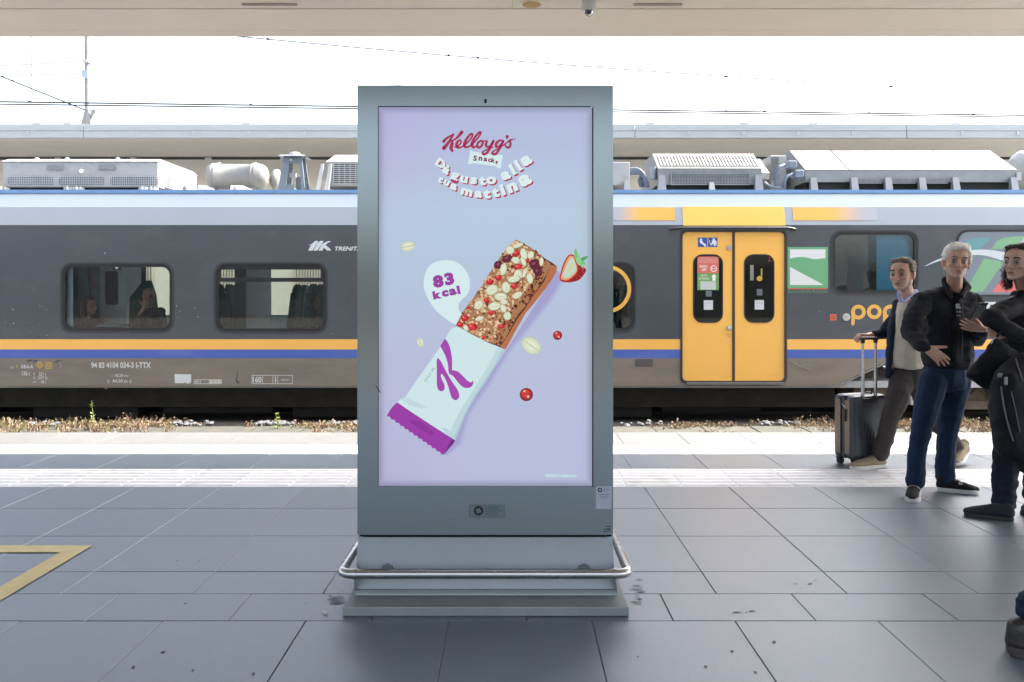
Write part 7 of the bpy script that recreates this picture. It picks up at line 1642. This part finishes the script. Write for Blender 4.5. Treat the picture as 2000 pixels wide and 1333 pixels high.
def person_at_corner():
    D = 3.22; org = Vector((J(2010, 1270, D).x, D, 0)); sk = (.45, .29, .22)
    ox = org.x - .02
    V = lambda x, y, z: Vector((ox + x, D + y, z))
    H_, T, M = head(V(.45, -.05, 1.62), R(-70), 1.0)
    hip, kn, an = V(.32, 0, .92), V(.18, -.02, .50), V(.055, 0, .12); hip2, kn2, an2 = V(.42, .15, .92), V(.50, .15, .50), V(.62, .15, .10)
    body_p = H_ + [[(V(.45, -.02, 1.52), .052), (V(.42, .02, 1.42), .055)], [(V(.40, .03, 1.36), (.08,.12,.05)), (V(.38, .05, 1.0), (.09,.12,.08))]] + limb([(hip, .08), (kn, .05), (an, .036)]) + limb([(hip2, .08), (kn2, .05), (an2, .036)]) + limb([(V(.40, -.17, 1.36), .036), (V(.42, -.22, 1.1), .034), (V(.50, -.22, .88), .028)]) + limb([(V(.40, .22, 1.36), .036), (V(.42, .27, 1.1), .034), (V(.50, .27, .88), .028)]) + hand(V(.50, -.22, .86), (.2, 0, -1), (0, 1, 0), side=1) + hand(V(.50, .27, .86), (.2, 0, -1), (0, -1, 0), side=1) + [[(an, .03), (an + Vector((.02, 0, -.03)), .022)], [(an2, .03), (an2 + Vector((.02, 0, -.03)), .022)]]
    b = blob('person', body_p, .008, M_skin, None, org, smooth=2, colour=skin_col(sk, T, M), label='person in blue jeans and brown shoe cut off at the bottom right corner', cat='person')
    blob('jacket', [[(V(.42, .01, 1.46), (.07,.08,.04)), (V(.41, .03, 1.38), (.12,.21,.08))], [(V(.41, .03, 1.40), (.12,.20,.08)), (V(.39, .05, .95), (.15,.19,.05))]] + limb([(V(.40, -.17, 1.38), .07), (V(.42, -.22, 1.1), .06), (V(.49, -.22, .92), .045)]) + limb([(V(.40, .22, 1.38), .07), (V(.42, .27, 1.1), .06), (V(.49, .27, .92), .045)]), .010, navy, b, disp=folds(20, .008))
    blob('jeans', [[(V(.38, .06, .93), (.14,.17,.08))]] + limb([(hip, .10), (kn, .078), (V(.10, 0, .25), .068), (V(.065, 0, .15), .070)]) + limb([(hip2, .10), (kn2, .075), (an2, .065)]), .008, jeans, b, smooth=3, disp=lambda co: folds(21, .008, 8, (1, 1, 2.4), .008)(co) * (1 + 1.2 * math.exp(-((co.z - .17) / .08) ** 2)), cuts=[(V(0.02, 0, .115), Vector((-.25, 0, -1)))])
    hair(b, T, M, 1.0, MATS.setdefault('hb', mat('brown_hair', (.05,.03,.02), rough=.6)), 1200, lambda E: [[E(0, .032, .052, .082, .094, .080)], [E(0, .085, .0, .062, .03, .055)], [E(.07, .02, .03, .014, .04, .04)], [E(-.07, .02, .03, .014, .04, .04)]], .025, (.1, .6, .1), 9, .003, .004)
    br = mat('dark_brown_leather', (.022,.018,.017), rough=.4, var=.2, scale=20, bump=.2); so_ = mat('brown_welt_sole', (.055,.045,.04), rough=.6)
    shoe(b, (J(1958, 1290, D).x + .004, D - .03), (J(1958, 1290, D).x + .29, D - .10), 1.08, br, so_, .048, .034, ankle_h=.10)
    shoe(b, (ox + .58, D + .15), (ox + .86, D + .15), 1.05, br, so_, .048, .034)
person_at_corner()

def passenger(px, py, D, yaw, k, seated, sk, hairc, hp, topc, label, top2=None, bald=False, hand_up=False, extra=None):
    hc = P(px, py, D); og = Vector((hc.x, D, .17)); H_, T, M = head(hc, yaw, k)
    V = lambda x, y, z: T(x, y, z)
    to = [[(V(0, .02, -.10), .05), (V(0, .03, -.16), .06)], [(V(0, .04, -.22), (.15,.09,.06)), (V(0, .05, -.48), (.14,.11,.08))]]
    prs = H_ + to + limb([(V(.15, .04, -.21), .05), (V(.19, -.0, -.45), .042), (V(.10, -.2, -.50), .03)]) + (limb([(V(-.15, .04, -.21), .05), (V(-.19, -.06, -.42), .042), (V(-.05, -.12, -.14), .03)]) if hand_up else limb([(V(-.15, .04, -.21), .05), (V(-.19, 0, -.45), .042), (V(-.10, -.2, -.50), .03)]))
    prs += hand(V(.10, -.2, -.50), V(.05, -.3, -.52) - V(.10, -.2, -.50), (0, 0, -1)) + (hand(V(-.05, -.12, -.14), V(-.03, -.12, 0) - V(-.05, -.12, -.14), V(0, .1, 0) - V(0, 0, 0)) if hand_up else [])
    if seated: prs += limb([(V(.09, .05, -.62), .08), (V(.10, -.38, -.62), .06), (V(.10, -.40, -1.0), .045)]) + limb([(V(-.09, .05, -.62), .08), (V(-.10, -.38, -.62), .06), (V(-.10, -.40, -1.0), .045)])
    else: prs += limb([(V(.08, .05, -.65), .08), (V(.09, .05, -1.1), .055), (V(.09, .05, -1.5), .045)]) + limb([(V(-.08, .05, -.65), .08), (V(-.09, .05, -1.1), .055), (V(-.09, .05, -1.5), .045)])
    b = blob('person', prs, .011, M_skin, None, og, smooth=2, colour=skin_col(sk, T, M), label=label, cat='person')
    blob('top', [[(V(0, .04, -.20), (.17,.11,.05)), (V(0, .05, -.60), (.17,.14,.06))]] + limb([(V(.15, .04, -.21), .07), (V(.19, 0, -.45), .06), (V(.12, -.16, -.49), .045)]) + limb([(V(-.15, .04, -.21), .07), (V(-.19, -.06 if hand_up else 0, -.43), .06), (V(-.08 if hand_up else -.12, -.10 if hand_up else -.16, -.24 if hand_up else -.49), .045)]), .014, topc, b, disp=folds(30 + px, .008))
    blob('trousers', (limb([(V(.09, .05, -.63), .10), (V(.10, -.38, -.63), .08), (V(.10, -.40, -.95), .06)]) + limb([(V(-.09, .05, -.63), .10), (V(-.10, -.38, -.63), .08), (V(-.10, -.40, -.95), .06)])) if seated else (limb([(V(.08, .05, -.65), .10), (V(.09, .05, -1.1), .08), (V(.09, .05, -1.45), .06)]) + limb([(V(-.08, .05, -.65), .10), (V(-.09, .05, -1.1), .08), (V(-.09, .05, -1.45), .06)])), .014, blk, b)
    if not bald: hair(b, T, M, k, hairc, 300, hp)
    head_extras(b, T, M, k, hairc, None)
    if extra: extra(b, V)
    return b
rd = mat('reddish_brown_hair', (.08,.03,.02), rough=.6)
longh = lambda E: [[E(0, .032, .05, .084, .092, .078)], [E(.074, .03, .02, .02, .05, .05), E(.07, .03, -.12, .03, .05, .04)], [E(-.074, .03, .02, .02, .05, .05), E(-.07, .03, -.12, .03, .05, .04)], [E(0, .085, .0, .07, .03, .06), E(0, .08, -.14, .08, .03, .04)]]
shorth = lambda E: [[E(0, .034, .052, .079, .090, .072)], [E(0, -.03, .09, .05, .03, .02)], [E(0, .080, .0, .056, .026, .05)]]
passenger(176, 598, 11.78, R(-68), 1.12, True, (.46,.27,.22), rd, longh, blk, 'seated woman with reddish hair looking down behind the leftmost train window')
passenger(290, 579, 12.0, R(-25), 1.08, True, (.48,.27,.21), cloth('fair_fuzz', (.25,.18,.13)), shorth, blk, 'bald man in black resting his hand on his face behind the leftmost train window', bald=True, hand_up=True)
passenger(622, 592, 12.25, R(30), 1.05, True, (.3,.2,.16), mat('sandy_hair', (.14,.11,.07), rough=.6), longh, blk, 'fair-haired passenger with bowed head behind the train window next to the kiosk')
def straps(b, V):
    for s in (-1, 1): MB().tube([V(s * .09, -.08, -.17), V(s * .10, -.11, -.30), V(s * .10, -.10, -.45)], .022, 8).build('backpack_strap', cloth('strap_grey', (.03,.035,.04)), b)
passenger(1710, 543, 12.2, R(-45), 1.02, True, (.36,.22,.17), mat('dark_short_hair', (.02,.015,.012), rough=.6), shorth, cloth('pale_yellow_fleece', (.42,.38,.22)), 'passenger in pale yellow top with backpack straps behind the window above the yellow lettering', extra=straps)

bpy.data.scenes.remove(TMP)
